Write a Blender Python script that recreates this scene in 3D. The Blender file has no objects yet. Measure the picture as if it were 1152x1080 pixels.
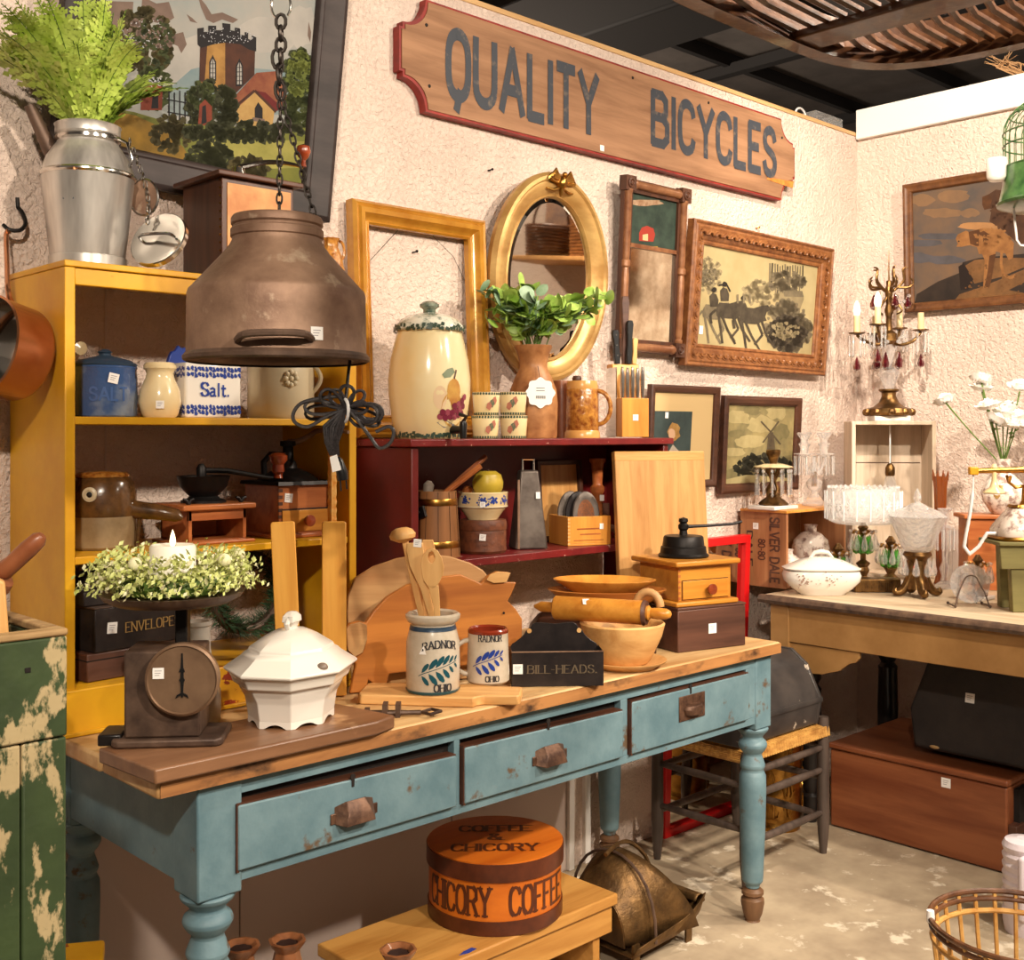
import bpy, math, random
from mathutils import Vector, Matrix
random.seed(7)
R = math.radians
PI = math.pi
C = bpy.context.scene.collection
# ---------------------------------------------------------------- camera geometry (photo 1152 x 1080)
F = 1287.0
TH = R(46.39)
VX, VY = math.cos(TH), math.sin(TH)
EYE = 1.331
HOR = 487.0
W = 2.414          # left wall plane y
XR = 4.25          # right wall plane x


def ray(u, v):
    a = (u - 576) / F
    return Vector((VX + a * VY, VY - a * VX, (HOR - v) / F))


def at(u, v, z=None, y=None, x=None):
    r = ray(u, v)
    if z is not None:
        d = (z - EYE) / r.z
    elif y is not None:
        d = y / r.y
    else:
        d = x / r.x
    return Vector((0, 0, EYE)) + r * d


def dep(p):
    return p[0] * VX + p[1] * VY


def spot(u, v, z, rpx=0):
    p = at(u, v, z=z)
    d = dep(p)
    q = ray(u, v)
    d2 = d + rpx * d / F
    c = Vector((q.x * d2, q.y * d2, z))
    return c, d2 / F


def ony(u, y, z):
    p = at(u, HOR, y=y)
    p.z = z
    return p, dep(p) / F


def onx(u, x, z):
    p = at(u, HOR, x=x)
    p.z = z
    return p, dep(p) / F


# ---------------------------------------------------------------- mesh builder
class MB:
    def __init__(s):
        s.v, s.f, s.m = [], [], []
        s.T = None

    def add(s, vs, fs, mi=0):
        b = len(s.v)
        if s.T is not None:
            vs = [s.T @ Vector(p) for p in vs]
        s.v += [tuple(p) for p in vs]
        for f in fs:
            s.f.append([b + i for i in f])
            s.m.append(mi)
        return s

    def bx(s, x0, x1, y0, y1, z0, z1, mi=0):
        vs = [(x, y, z) for z in (z0, z1) for y in (y0, y1) for x in (x0, x1)]
        return s.add(vs, [(0, 2, 3, 1), (4, 5, 7, 6), (0, 1, 5, 4), (2, 6, 7, 3), (0, 4, 6, 2), (1, 3, 7, 5)], mi)

    def taper(s, w0, d0, w1, d1, z0, z1, mi=0):
        vs = []
        for w, d, z in ((w0, d0, z0), (w1, d1, z1)):
            vs += [(x * w / 2, y * d / 2, z) for y in (-1, 1) for x in (-1, 1)]
        return s.add(vs, [(0, 2, 3, 1), (4, 5, 7, 6), (0, 1, 5, 4), (2, 6, 7, 3), (0, 4, 6, 2), (1, 3, 7, 5)], mi)

    def lathe(s, prof, n=32, c=(0, 0, 0), k=1.0, mi=0, sx=1, sy=1, ph=0, lobes=0, amp=0, cap=True):
        vs, fs = [], []
        for r, z in prof:
            for i in range(n):
                a = 2 * PI * i / n + ph
                rr = r * k * (1 + (amp * math.cos(lobes * a) if lobes else 0))
                vs.append((c[0] + rr * math.cos(a) * sx, c[1] + rr * math.sin(a) * sy, c[2] + z * k))
        m = len(prof)
        for j in range(m - 1):
            for i in range(n):
                i2 = (i + 1) % n
                fs.append((j * n + i, j * n + i2, (j + 1) * n + i2, (j + 1) * n + i))
        if cap:
            if prof[0][0] > 1e-6:
                fs.append(tuple(range(n - 1, -1, -1)))
            if prof[-1][0] > 1e-6:
                fs.append(tuple((m - 1) * n + i for i in range(n)))
        return s.add(vs, fs, mi)

    def tube(s, pts, r, n=8, mi=0, closed=False, cap=True, sm=0):
        pts = [Vector(p) for p in pts]
        N = len(pts)
        rs = r if isinstance(r, (list, tuple)) else [r] * N
        if sm and N > 2:                 # Catmull-Rom
            q, rq = [], []
            for i in range(N - 1):
                a, b, c, d = pts[max(i - 1, 0)], pts[i], pts[i + 1], pts[min(i + 2, N - 1)]
                for j in range(sm):
                    t = j / sm
                    q.append(.5 * (2 * b + (c - a) * t + (2 * a - 5 * b + 4 * c - d) * t * t + (3 * b - a - 3 * c + d) * t ** 3))
                    rq.append(rs[i] + (rs[i + 1] - rs[i]) * t)
            pts, rs = q + [pts[-1]], rq + [rs[-1]]
            N = len(pts)
        vs, fs = [], []
        up = None
        for i, p in enumerate(pts):
            if closed:
                t = pts[(i + 1) % N] - pts[i - 1]
            else:
                t = pts[min(i + 1, N - 1)] - pts[max(i - 1, 0)]
            if t.length < 1e-9:
                t = Vector((0, 0, 1))
            t.normalize()
            if up is None:
                up = Vector((0, 0, 1)) if abs(t.z) < .9 else Vector((1, 0, 0))
            a = up - t * up.dot(t)
            if a.length < 1e-6:
                a = t.orthogonal()
            a.normalize()
            up = a
            b = t.cross(a)
            for j in range(n):
                an = 2 * PI * j / n
                vs.append(p + (a * math.cos(an) + b * math.sin(an)) * rs[i])
        for i in range(N if closed else N - 1):
            i2 = (i + 1) % N
            for j in range(n):
                j2 = (j + 1) % n
                fs.append((i * n + j, i * n + j2, i2 * n + j2, i2 * n + j))
        if cap and not closed:
            fs.append(tuple(range(n - 1, -1, -1)))
            fs.append(tuple((N - 1) * n + j for j in range(n)))
        return s.add(vs, fs, mi)

    def prism(s, poly, y0, y1, mi=0, axis='y'):
        """extrude a 2d polygon (x,z) from y0 to y1 (axis 'y'), (y,z) along x, or (x,y) along z"""
        n = len(poly)
        P = {'y': lambda a, b, t: (a, t, b), 'x': lambda a, b, t: (t, a, b), 'z': lambda a, b, t: (a, b, t)}[axis]
        vs = [P(a, b, y0) for a, b in poly] + [P(a, b, y1) for a, b in poly]
        fs = [tuple(range(n)), tuple(range(2 * n - 1, n - 1, -1))]
        fs += [(i, n + i, n + (i + 1) % n, (i + 1) % n) for i in range(n)]
        return s.add(vs, fs, mi)

    def ball(s, c, r, n=12, mi=0, sz=1, sx=1, sy=1):
        m = max(4, n // 2)
        return s.lathe([(r * math.sin(PI * j / m), -r * sz * math.cos(PI * j / m)) for j in range(m + 1)], n, c, 1, mi, sx, sy, cap=False)

    def quad(s, a, b, c, d, mi=0):
        return s.add([a, b, c, d], [(0, 1, 2, 3)], mi)

    def frame(s, w, h, prof, mi=0, z0=0):
        """mitred rectangular frame, local x centred, z from z0; prof = (inset, y)"""
        n = len(prof)
        vs, fs = [], []
        for t, y in prof:
            vs += [(-w / 2 + t, y, z0 + t), (w / 2 - t, y, z0 + t), (w / 2 - t, y, z0 + h - t), (-w / 2 + t, y, z0 + h - t)]
        for j in range(n):
            j2 = (j + 1) % n
            for i in range(4):
                i2 = (i + 1) % 4
                fs.append((j * 4 + i, j * 4 + i2, j2 * 4 + i2, j2 * 4 + i))
        return s.add(vs, fs, mi)

    def oval(s, a, b, prof, n=56, mi=0, cz=0):
        m = len(prof)
        vs, fs = [], []
        for t, y in prof:
            for i in range(n):
                an = 2 * PI * i / n
                vs.append(((a - t) * math.cos(an), y, cz + (b - t) * math.sin(an)))
        for j in range(m):
            j2 = (j + 1) % m
            for i in range(n):
                i2 = (i + 1) % n
                fs.append((j * n + i, j * n + i2, j2 * n + i2, j2 * n + i))
        return s.add(vs, fs, mi)

    # flat picture paint: blobs on plane y, layered outwards
    def poly(s, pts, y, mi=0):
        return s.add([(x, y, z) for x, z in pts], [tuple(range(len(pts)))], mi)

    def blob(s, cx, cz, rx, rz, y, mi=0, n=12, jit=.2):
        return s.poly([(cx + rx * math.cos(2 * PI * i / n) * (1 + random.uniform(-jit, jit)),
                        cz + rz * math.sin(2 * PI * i / n) * (1 + random.uniform(-jit, jit))) for i in range(n)], y, mi)


def obj(name, mb, mats, parent=None, bevel=0, seg=2, ang=38, solid=0, sub=0):
    me = bpy.data.meshes.new(name)
    me.from_pydata(mb.v, [], mb.f)
    if not isinstance(mats, (list, tuple)):
        mats = [mats]
    for m in mats:
        me.materials.append(m)
    me.polygons.foreach_set('material_index', mb.m)
    me.polygons.foreach_set('use_smooth', [True] * len(mb.f))
    me.update()
    me.set_sharp_from_angle(angle=R(ang))
    o = bpy.data.objects.new(name, me)
    C.objects.link(o)
    if parent:
        o.parent = parent
    if solid:
        md = o.modifiers.new('solid', 'SOLIDIFY')
        md.thickness = solid
        md.offset = -1
    if sub:
        md = o.modifiers.new('sub', 'SUBSURF')
        md.levels = md.render_levels = sub
    if bevel:
        md = o.modifiers.new('bevel', 'BEVEL')
        md.width = bevel
        md.segments = seg
        md.limit_method = 'ANGLE'
        md.angle_limit = R(35)
    return o


def thing(name, label, cat, loc=(0, 0, 0), rz=0, group=None, rx=0, ry=0):
    o = bpy.data.objects.new(name, None)
    o.empty_display_size = .05
    C.objects.link(o)
    o.location = loc
    o.rotation_euler = (R(rx), R(ry), R(rz))
    o['label'] = label
    o['category'] = cat
    if group:
        o['group'] = group
    return o


def tag(o, label, cat, group=None, kind=None, loc=None, rz=None):
    o['label'] = label
    o['category'] = cat
    if group:
        o['group'] = group
    if kind:
        o['kind'] = kind
    if loc is not None:
        o.location = loc
    if rz is not None:
        o.rotation_euler = (0, 0, R(rz))
    return o


def struct(name, mb, m, bevel=0):
    o = obj(name, mb, m, None, bevel)
    o['kind'] = 'structure'
    return o


def dup(root, loc, rz=None, label=None):
    r = root.copy()
    C.objects.link(r)
    r.location = loc
    if rz is not None:
        r.rotation_euler = (0, 0, R(rz))
    if label:
        r['label'] = label
    for ch in list(root.children):
        c = ch.copy()
        C.objects.link(c)
        c.parent = r
        for g in ch.children:
            e = g.copy()
            C.objects.link(e)
            e.parent = c
    return r


# ---------------------------------------------------------------- materials
def lin(c):
    if isinstance(c, str):
        c = tuple(int(c[i:i + 2], 16) for i in (0, 2, 4))
    return tuple(((x / 255) / 12.92 if x / 255 <= .04045 else ((x / 255 + .055) / 1.055) ** 2.4) for x in c) + (1,)


def mat(name, c, rough=.5, metal=0, c2=None, sc=12, st=(1, 1, 1), lo=.35, hi=.65, det=4, bump=0, bsc=None, bst=None,
        worn=None, wsc=9, wlo=.56, whi=.62, wst=(1, 1, 1), coat=0, trans=0, ior=1.45, spec=.5, alpha=1, emit=0, vor=False, dist=0, bdist=0):
    m = bpy.data.materials.new(name)
    m.use_nodes = True
    nt = m.node_tree
    N, L = nt.nodes, nt.links
    b = N['Principled BSDF']
    b.inputs['Roughness'].default_value = rough
    b.inputs['Metallic'].default_value = metal
    b.inputs['Coat Weight'].default_value = coat
    b.inputs['Transmission Weight'].default_value = trans
    b.inputs['IOR'].default_value = ior
    b.inputs['Specular IOR Level'].default_value = spec
    b.inputs['Alpha'].default_value = alpha
    col = lin(c)
    b.inputs['Base Color'].default_value = col
    if emit:
        b.inputs['Emission Color'].default_value = col
        b.inputs['Emission Strength'].default_value = emit
    tc = N.new('ShaderNodeTexCoord')

    def noise(scale, stretch, detail=4, d=0):
        mp = N.new('ShaderNodeMapping')
        mp.inputs['Scale'].default_value = stretch
        L.new(tc.outputs['Object'], mp.inputs['Vector'])
        n = N.new('ShaderNodeTexNoise')
        n.inputs['Scale'].default_value = scale
        n.inputs['Detail'].default_value = detail
        n.inputs['Roughness'].default_value = .62
        n.inputs['Distortion'].default_value = d
        L.new(mp.outputs[0], n.inputs['Vector'])
        return n.outputs['Fac']

    def ramp(src, a, z):
        mr = N.new('ShaderNodeMapRange')
        mr.inputs['From Min'].default_value = a
        mr.inputs['From Max'].default_value = z
        L.new(src, mr.inputs['Value'])
        return mr.outputs[0]

    def mix(fac, a, z):
        mx = N.new('ShaderNodeMix')
        mx.data_type = 'RGBA'
        L.new(fac, mx.inputs['Factor'])
        for s, val in ((6, a), (7, z)):
            if isinstance(val, tuple):
                mx.inputs[s].default_value = val
            else:
                L.new(val, mx.inputs[s])
        return mx.outputs[2]
    out = None
    if c2:
        f = noise(sc, st, det, dist)
        out = mix(ramp(f, lo, hi), col, lin(c2))
    if worn:
        f = ramp(noise(wsc, wst, 6), wlo, whi)
        out = mix(f, out if out is not None else col, lin(worn))
    if out is not None:
        L.new(out, b.inputs['Base Color'])
    if bump:
        bp = N.new('ShaderNodeBump')
        bp.inputs['Strength'].default_value = min(1, bump)
        bp.inputs['Distance'].default_value = .004 if bump <= 1 else .004 * bump
        if vor:
            vn = N.new('ShaderNodeTexVoronoi')
            vn.inputs['Scale'].default_value = bsc or sc
            L.new(tc.outputs['Object'], vn.inputs['Vector'])
            L.new(vn.outputs['Distance'], bp.inputs['Height'])
        else:
            L.new(noise(bsc or sc, bst or st, 3, bdist), bp.inputs['Height'])
        L.new(bp.outputs[0], b.inputs['Normal'])
    return m


def wood(name, c, c2, sc=26, ax='x', rough=.5, worn=None, **kw):
    st = {'x': (.09, 1, 1), 'y': (1, .09, 1), 'z': (1, 1, .09)}[ax]
    return mat(name, c, rough, c2=c2, sc=sc, st=st, lo=.38, hi=.66, det=5, bump=.15, worn=worn, dist=.4, **kw)


def glass(name, c=(255, 255, 255), white=.35, rough=.06, bump=0, bsc=80, thru=.45, vor=False):
    m = mat(name, c, rough, trans=1.0, ior=1.45, bump=bump, bsc=bsc, vor=vor)
    nt = m.node_tree
    N, L = nt.nodes, nt.links
    b = N['Principled BSDF']
    o = N['Material Output']
    tr = N.new('ShaderNodeBsdfTransparent')
    tr.inputs[0].default_value = lin(c)
    df = N.new('ShaderNodeBsdfDiffuse')
    df.inputs[0].default_value = lin(c)
    m1 = N.new('ShaderNodeMixShader')
    m1.inputs[0].default_value = thru
    L.new(b.outputs[0], m1.inputs[1])
    L.new(tr.outputs[0], m1.inputs[2])
    m2 = N.new('ShaderNodeMixShader')
    m2.inputs[0].default_value = white
    L.new(m1.outputs[0], m2.inputs[1])
    L.new(df.outputs[0], m2.inputs[2])
    L.new(m2.outputs[0], o.inputs[0])
    return m


# ---------------------------------------------------------------- lettering
GL = {
    'A': (.72, [[(0, 0), (.36, 1), (.72, 0)], [(.13, .34), (.59, .34)]]),
    'B': (.62, [[(0, 0), (0, 1), (.4, 1), (.56, .9), (.56, .64), (.42, .54), (0, .54)], [(.42, .54), (.62, .42), (.62, .12), (.45, 0), (0, 0)]]),
    'C': (.6, [[(.6, .78), (.52, .93), (.3, 1), (.1, .92), (0, .7), (0, .3), (.1, .08), (.3, 0), (.52, .07), (.6, .22)]]),
    'D': (.64, [[(0, 0), (0, 1), (.36, 1), (.57, .84), (.64, .5), (.57, .16), (.36, 0), (0, 0)]]),
    'E': (.52, [[(.52, 1), (0, 1), (0, 0), (.52, 0)], [(0, .52), (.42, .52)]]),
    'F': (.5, [[(.5, 1), (0, 1), (0, 0)], [(0, .52), (.4, .52)]]),
    'H': (.62, [[(0, 0), (0, 1)], [(.62, 0), (.62, 1)], [(0, .52), (.62, .52)]]),
    'I': (.06, [[(.03, 0), (.03, 1)]]),
    'L': (.48, [[(0, 1), (0, 0), (.48, 0)]]),
    'N': (.64, [[(0, 0), (0, 1), (.64, 0), (.64, 1)]]),
    'O': (.62, [[(.31, 1), (.1, .92), (0, .7), (0, .3), (.1, .08), (.31, 0), (.52, .08), (.62, .3), (.62, .7), (.52, .92), (.31, 1)]]),
    'P': (.58, [[(0, 0), (0, 1), (.4, 1), (.58, .88), (.58, .6), (.4, .48), (0, .48)]]),
    'Q': (.62, [[(.31, 1), (.1, .92), (0, .7), (0, .3), (.1, .08), (.31, 0), (.52, .08), (.62, .3), (.62, .7), (.52, .92), (.31, 1)], [(.36, .06), (.26, -.2)]]),
    'R': (.62, [[(0, 0), (0, 1), (.4, 1), (.58, .88), (.58, .62), (.4, .5), (0, .5)], [(.34, .5), (.62, 0)]]),
    'S': (.56, [[(.54, .8), (.46, .94), (.28, 1), (.08, .92), (.02, .74), (.12, .58), (.44, .44), (.56, .26), (.48, .07), (.28, 0), (.08, .06), (0, .22)]]),
    'T': (.6, [[(0, 1), (.6, 1)], [(.3, 1), (.3, 0)]]),
    'U': (.62, [[(0, 1), (0, .28), (.1, .07), (.31, 0), (.52, .07), (.62, .28), (.62, 1)]]),
    'V': (.68, [[(0, 1), (.34, 0), (.68, 1)]]),
    'Y': (.66, [[(0, 1), (.33, .5), (.66, 1)], [(.33, .5), (.33, 0)]]),
    '8': (.56, [[(.28, .54), (.06, .66), (.06, .88), (.28, 1), (.5, .88), (.5, .66), (.28, .54), (.02, .38), (.02, .12), (.28, 0), (.54, .12), (.54, .38), (.28, .54)]]),
    '0': (.54, [[(.27, 1), (.06, .88), (0, .5), (.06, .12), (.27, 0), (.48, .12), (.54, .5), (.48, .88), (.27, 1)]]),
    '-': (.34, [[(.02, .45), (.32, .45)]]),
    '.': (.1, [[(.05, 0), (.05, .1)]]),
    '&': (.6, [[(.58, 0), (.12, .78), (.2, .97), (.36, .97), (.4, .78), (.06, .34), (.04, .12), (.24, 0), (.44, .1), (.56, .4)]]),
    ' ': (.4, []),
    'a': (.5, [[(.06, .56), (.24, .64), (.4, .54), (.4, .06), (.5, 0)], [(.4, .36), (.12, .3), (.02, .16), (.1, .02), (.28, .02), (.4, .14)]]),
    'l': (.2, [[(.1, 1), (.1, 0)]]),
    't': (.36, [[(.14, .86), (.14, .1), (.22, 0), (.36, .06)], [(0, .62), (.34, .62)]]),
}


def rounded(P, m=3):
    out = []
    n = len(P)
    cl = P[0] == P[-1]
    for i in range(n - 1):
        a = P[i - 1] if i else (P[-2] if cl else P[0])
        b, c = P[i], P[i + 1]
        d = P[i + 2] if i + 2 < n else (P[1] if cl else P[-1])
        for j in range(m):
            t = j / m
            out.append(tuple(.5 * (2 * b[q] + (c[q] - a[q]) * t + (2 * a[q] - 5 * b[q] + 4 * c[q] - d[q]) * t * t + (3 * b[q] - a[q] - 3 * c[q] + d[q]) * t ** 3) for q in (0, 1)))
    return out + [P[-1]]


def textquads(txt, h, sw, serif=False, gap=.2, wide=1.0, sub=1):
    """list of 2d quads, origin at centre of the baseline box; returns (quads,total width)"""
    x = 0
    qs = []
    for ch in txt:
        w, pl = GL[ch]
        for line in pl:
            if ch in 'OQCSU0&8' and len(line) > 3:
                line = rounded(line)
            for (a, b) in zip(line, line[1:]):
                ax, az = x + a[0] * h * wide, a[1] * h
                bx_, bz = x + b[0] * h * wide, b[1] * h
                dx, dz = bx_ - ax, bz - az
                l = math.hypot(dx, dz) or 1
                dx /= l
                dz /= l
                wd = sw / 2 * (1 if not serif else (1.15 if abs(dz) > .55 else .6))
                e = wd * .55
                ns = max(1, int(sub * l / h * 3)) if sub > 1 else 1
                for i in range(ns):
                    t0, t1 = -e + (l + 2 * e) * i / ns, -e + (l + 2 * e) * (i + 1) / ns
                    qs.append([(ax + dx * t0 - dz * wd, az + dz * t0 + dx * wd), (ax + dx * t0 + dz * wd, az + dz * t0 - dx * wd),
                               (ax + dx * t1 + dz * wd, az + dz * t1 - dx * wd), (ax + dx * t1 - dz * wd, az + dz * t1 + dx * wd)])
            if serif:
                for q in (line[0], line[-1]):
                    if q[1] in (0, 1):
                        cx, cz = x + q[0] * h * wide, q[1] * h
                        s_ = sw * 1.15
                        qs.append([(cx - s_, cz - sw * .2), (cx + s_, cz - sw * .2), (cx + s_, cz + sw * .2), (cx - s_, cz + sw * .2)])
        x += (w + gap) * h * wide
    tot = x - gap * h * wide
    return [[(px - tot / 2, pz) for px, pz in q] for q in qs], tot


def text_flat(mb, txt, h, sw, y, cx=0, z=0, mi=0, width=None, **kw):
    qs, tot = textquads(txt, h, sw, **kw)
    f = width / tot if width else 1
    for i, q in enumerate(qs):
        mb.add([(cx + a * f, y - i * 2e-5, z + b) for a, b in q], [(0, 1, 2, 3)], mi)


def text_cyl(mb, txt, h, sw, rad, ang, z, mi=0, width=None, rise=0, **kw):
    """wrap round a cylinder; ang = angle where centred (rad is callable or number)"""
    kw.setdefault('sub', 2)
    qs, tot = textquads(txt, h, sw, **kw)
    f = width / tot if width else 1
    for i, q in enumerate(qs):
        vs = []
        for a, b in q:
            zz = z + b + rise * (1 - (2 * a / tot) ** 2)
            r = (rad(zz) if callable(rad) else rad) + i * 6e-6
            an = ang + a * f / r
            vs.append((r * math.cos(an), r * math.sin(an), zz))
        mb.add(vs, [(0, 1, 2, 3)], mi)


CAMDIR = lambda p: math.atan2(-p[1], -p[0])     # world angle from p towards the camera
# ---------------------------------------------------------------- palette
M = {}
M['wall'] = mat('embossed plaster', (226, 206, 192), .7, c2=(216, 194, 180), sc=4, bump=3.2, bsc=78, bdist=.5, spec=.35)
M['smooth'] = mat('painted board', (205, 186, 176), .6, bump=.08, bsc=300)
M['trimwhite'] = mat('white trim', (232, 226, 220), .5)
M['floor'] = mat('worn concrete', (182, 164, 138), .6, c2=(150, 132, 110), sc=5, bump=.1, bsc=40, worn=(212, 198, 176), wsc=9, wlo=.58, whi=.64)
M['ceil'] = mat('dark ceiling', (128, 118, 112), .8, c2=(104, 96, 92), sc=2)
M['ceilbeam'] = mat('dark beam', (50, 46, 45), .7)
M['topwood'] = wood('raw pine edge', (214, 176, 124), (190, 146, 94), 20, 'x')
M['blue'] = mat('worn blue paint', (108, 134, 142), .5, c2=(84, 112, 122), sc=9, det=7, bump=.3, bsc=28, worn=(92, 74, 56), wsc=15, wlo=.62, whi=.69)
M['pine'] = wood('scrubbed pine top', (214, 178, 126), (182, 136, 84), 16, 'x', .5, worn=(120, 82, 48), wsc=6, wlo=.56, whi=.70, wst=(.4, 1, 1))
M['footwood'] = wood('bare foot wood', (118, 84, 56), (84, 58, 38), 20, 'z')
M['gap'] = mat('dark gap', (26, 18, 14), .9)
M['pull'] = mat('rusty pull', (112, 82, 64), .5, .5, c2=(70, 48, 38), sc=40, bump=.3)
M['yellow'] = mat('mustard paint', (216, 162, 26), .42, c2=(200, 142, 22), sc=6, bump=.1, bsc=30, worn=(150, 96, 26), wsc=14, wlo=.69, whi=.74)
M['yellowworn'] = mat('mustard paint rubbed to red', (222, 166, 28), .45, c2=(204, 144, 24), sc=6, worn=(140, 46, 20), wsc=11, wlo=.57, whi=.585, wst=(1, 1, 2))
M['redpaint'] = mat('oxblood paint', (98, 20, 18), .36, c2=(82, 14, 14), sc=8, worn=(176, 128, 110), wsc=26, wlo=.73, whi=.75, bump=.1, bsc=30)
M['redworn'] = mat('oxblood edge chipped', (118, 30, 30), .36, c2=(100, 24, 26), sc=20, worn=(208, 168, 150), wsc=60, wlo=.64, whi=.68)
M['green'] = mat('flaking green paint', (60, 76, 42), .6, c2=(44, 58, 32), sc=6, worn=(176, 156, 116), wsc=16, wlo=.54, whi=.575, wst=(1, 1, .5), bump=.5, bsc=22)
M['greenrim'] = wood('weathered rim', (188, 156, 108), (128, 94, 58), 30, 'x', .7)
M['tin'] = mat('galvanised tin', (214, 208, 200), .3, .6, c2=(150, 144, 138), sc=12, st=(1, 1, .2), bump=.12)
M['rust'] = mat('rusted steel', (150, 120, 98), .55, .35, c2=(104, 76, 60), sc=8, det=7, bump=.25, bsc=50, worn=(182, 160, 136), wsc=12, wlo=.6, whi=.72)
M['rustdark'] = mat('dark rust', (104, 82, 68), .5, .4, c2=(66, 50, 42), sc=18, bump=.2)
M['iron'] = mat('black iron', (38, 35, 34), .45, .7, bump=.12, bsc=60)
M['chain'] = mat('blackened chain', (54, 48, 44), .4, .8)
M['steel'] = mat('polished steel', (210, 206, 200), .14, 1)
M['copper'] = mat('copper', (206, 148, 108), .24, .9, c2=(168, 104, 66), sc=7)
M['brass'] = mat('brass', (190, 142, 70), .3, 1, c2=(142, 98, 44), sc=25)
M['bronze'] = mat('aged bronze', (134, 100, 58), .36, .9, c2=(84, 60, 36), sc=40, bump=.4)
M['gilt'] = mat('gilt', (200, 162, 100), .36, .4, c2=(168, 126, 70), sc=16, st=(.3, 1, 1))
M['goldlac'] = mat('golden lacquer', (200, 144, 52), .22, .15, c2=(170, 112, 32), sc=10, coat=.6)
M['walnut'] = wood('dark walnut', (84, 50, 34), (54, 30, 20), 24, 'x', .42)
M['walnutz'] = wood('dark walnut upright', (84, 50, 34), (54, 30, 20), 24, 'z', .42)
M['boxdark'] = wood('dark stained box', (92, 58, 44), (64, 38, 28), 22, 'x', .5)
M['mahog'] = wood('mahogany', (142, 84, 52), (112, 58, 34), 16, 'y', .36)
M['oak'] = wood('oak', (204, 154, 92), (176, 122, 64), 34, 'z', .42)
M['oakx'] = wood('oak across', (212, 158, 90), (186, 128, 64), 34, 'x', .42)
M['pineedge'] = wood('worn pine edge', (176, 122, 70), (120, 76, 42), 20, 'x', .6, worn=(66, 42, 26), wsc=12, wlo=.54, whi=.66, wst=(.5, 1, 1))
M['breadboard'] = wood('worn bread board', (136, 98, 70), (98, 64, 42), 14, 'x', .35, worn=(170, 134, 100), wsc=9, wlo=.64, whi=.74)
M['paddle'] = wood('amber paddle', (232, 172, 78), (212, 142, 52), 22, 'z', .36)
M['maple'] = wood('maple', (224, 176, 112), (202, 146, 82), 26, 'z', .5)
M['maplex'] = wood('maple board', (218, 170, 108), (192, 138, 78), 26, 'x', .5)
M['orange'] = wood('honey pine', (218, 152, 66), (190, 118, 42), 22, 'z', .36)
M['pigwood'] = wood('orange cutting board', (200, 128, 58), (146, 80, 34), 11, 'x', .4)
M['bigboard'] = wood('tan cutting board', (206, 162, 108), (168, 118, 70), 14, 'x', .5)
M['mill'] = wood('mill wood', (182, 108, 58), (146, 76, 36), 30, 'x', .36)
M['millgold'] = wood('golden mill wood', (206, 142, 56), (180, 112, 36), 30, 'x', .36)
M['knob'] = mat('red brown knob', (150, 66, 32), .25, c2=(116, 44, 20), sc=30, coat=.5)
M['white'] = mat('white ironstone', (226, 219, 209), .16, coat=.4)
M['cream'] = mat('cream glaze', (232, 212, 168), .2, coat=.5, c2=(222, 196, 146), sc=9)
M['creamjar'] = mat('ivory glaze', (236, 220, 178), .16, coat=.5, c2=(232, 204, 146), sc=4)
M['stone'] = mat('grey salt glaze', (196, 184, 166), .24, coat=.4, c2=(182, 168, 148), sc=30)
M['cobalt'] = mat('cobalt', (36, 60, 138), .3)
M['bluegreen'] = mat('teal slip', (26, 74, 84), .3)
M['slate'] = mat('slate band', (44, 64, 84), .3)
M['ink'] = mat('dark ink', (38, 36, 40), .6)
M['saltblue'] = mat('blue salt glaze', (58, 84, 130), .2, coat=.5, c2=(142, 152, 160), sc=7, lo=.5, hi=.72, bump=.5, bsc=50)
M['tan'] = mat('tan glaze', (206, 190, 158), .3, coat=.3)
M['brownglaze'] = mat('brown glaze', (128, 66, 24), .2, coat=.5, c2=(198, 138, 60), sc=60, bump=.7, bsc=60)
M['steinrim'] = mat('honey glaze', (206, 152, 84), .25, coat=.4)
M['pelican'] = mat('drip glaze', (104, 70, 36), .25, c2=(62, 42, 24), sc=26, coat=.5, bump=.3)
M['pelbody'] = mat('stoneware buff', (150, 128, 96), .35, coat=.2, c2=(120, 98, 68), sc=16)
M['blacktin'] = mat('black japanned tin', (36, 31, 31), .34, .3, c2=(54, 46, 44), sc=18, worn=(104, 84, 70), wsc=30, wlo=.7, whi=.73)
M['goldink'] = mat('faded gilt lettering', (150, 118, 66), .5)
M['fadeink'] = mat('faded bronze lettering', (92, 78, 60), .55)
M['leather'] = mat('black leather', (45, 41, 41), .42, c2=(56, 50, 48), sc=9, bump=.3, bsc=120, worn=(116, 104, 96), wsc=22, wlo=.74, whi=.77)
M['scuff'] = mat('scuffed black trunk', (42, 39, 39), .4, c2=(64, 58, 55), sc=8, bump=.2, worn=(170, 156, 140), wsc=20, wst=(1, .25, 1), wlo=.64, whi=.67)
M['sticker'] = mat('price sticker', (238, 234, 230), .6)
M['stickerink'] = mat('sticker print', (150, 146, 150), .6)
M['paper'] = mat('white paper tag', (244, 240, 234), .6)
M['wax'] = mat('white wax', (244, 238, 222), .45)
M['flame'] = mat('candle flame', (255, 226, 170), .4, emit=3.5)
M['bulb'] = mat('lit bulb', (255, 240, 214), .4, emit=1.2)
M['fern'] = mat('fern green', (140, 164, 52), .5, c2=(190, 206, 100), sc=22)
M['ferndark'] = mat('fern stem', (70, 96, 28), .6)
M['leaf'] = mat('eucalyptus', (130, 166, 66), .45, c2=(176, 202, 104), sc=18)
M['leafgrey'] = mat('grey green leaf', (158, 180, 150), .5, c2=(118, 148, 112), sc=18)
M['moss'] = mat('pale ring leaf', (176, 186, 92), .55, c2=(216, 220, 150), sc=60)
M['mosslight'] = mat('cream buds', (224, 220, 178), .55)
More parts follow.
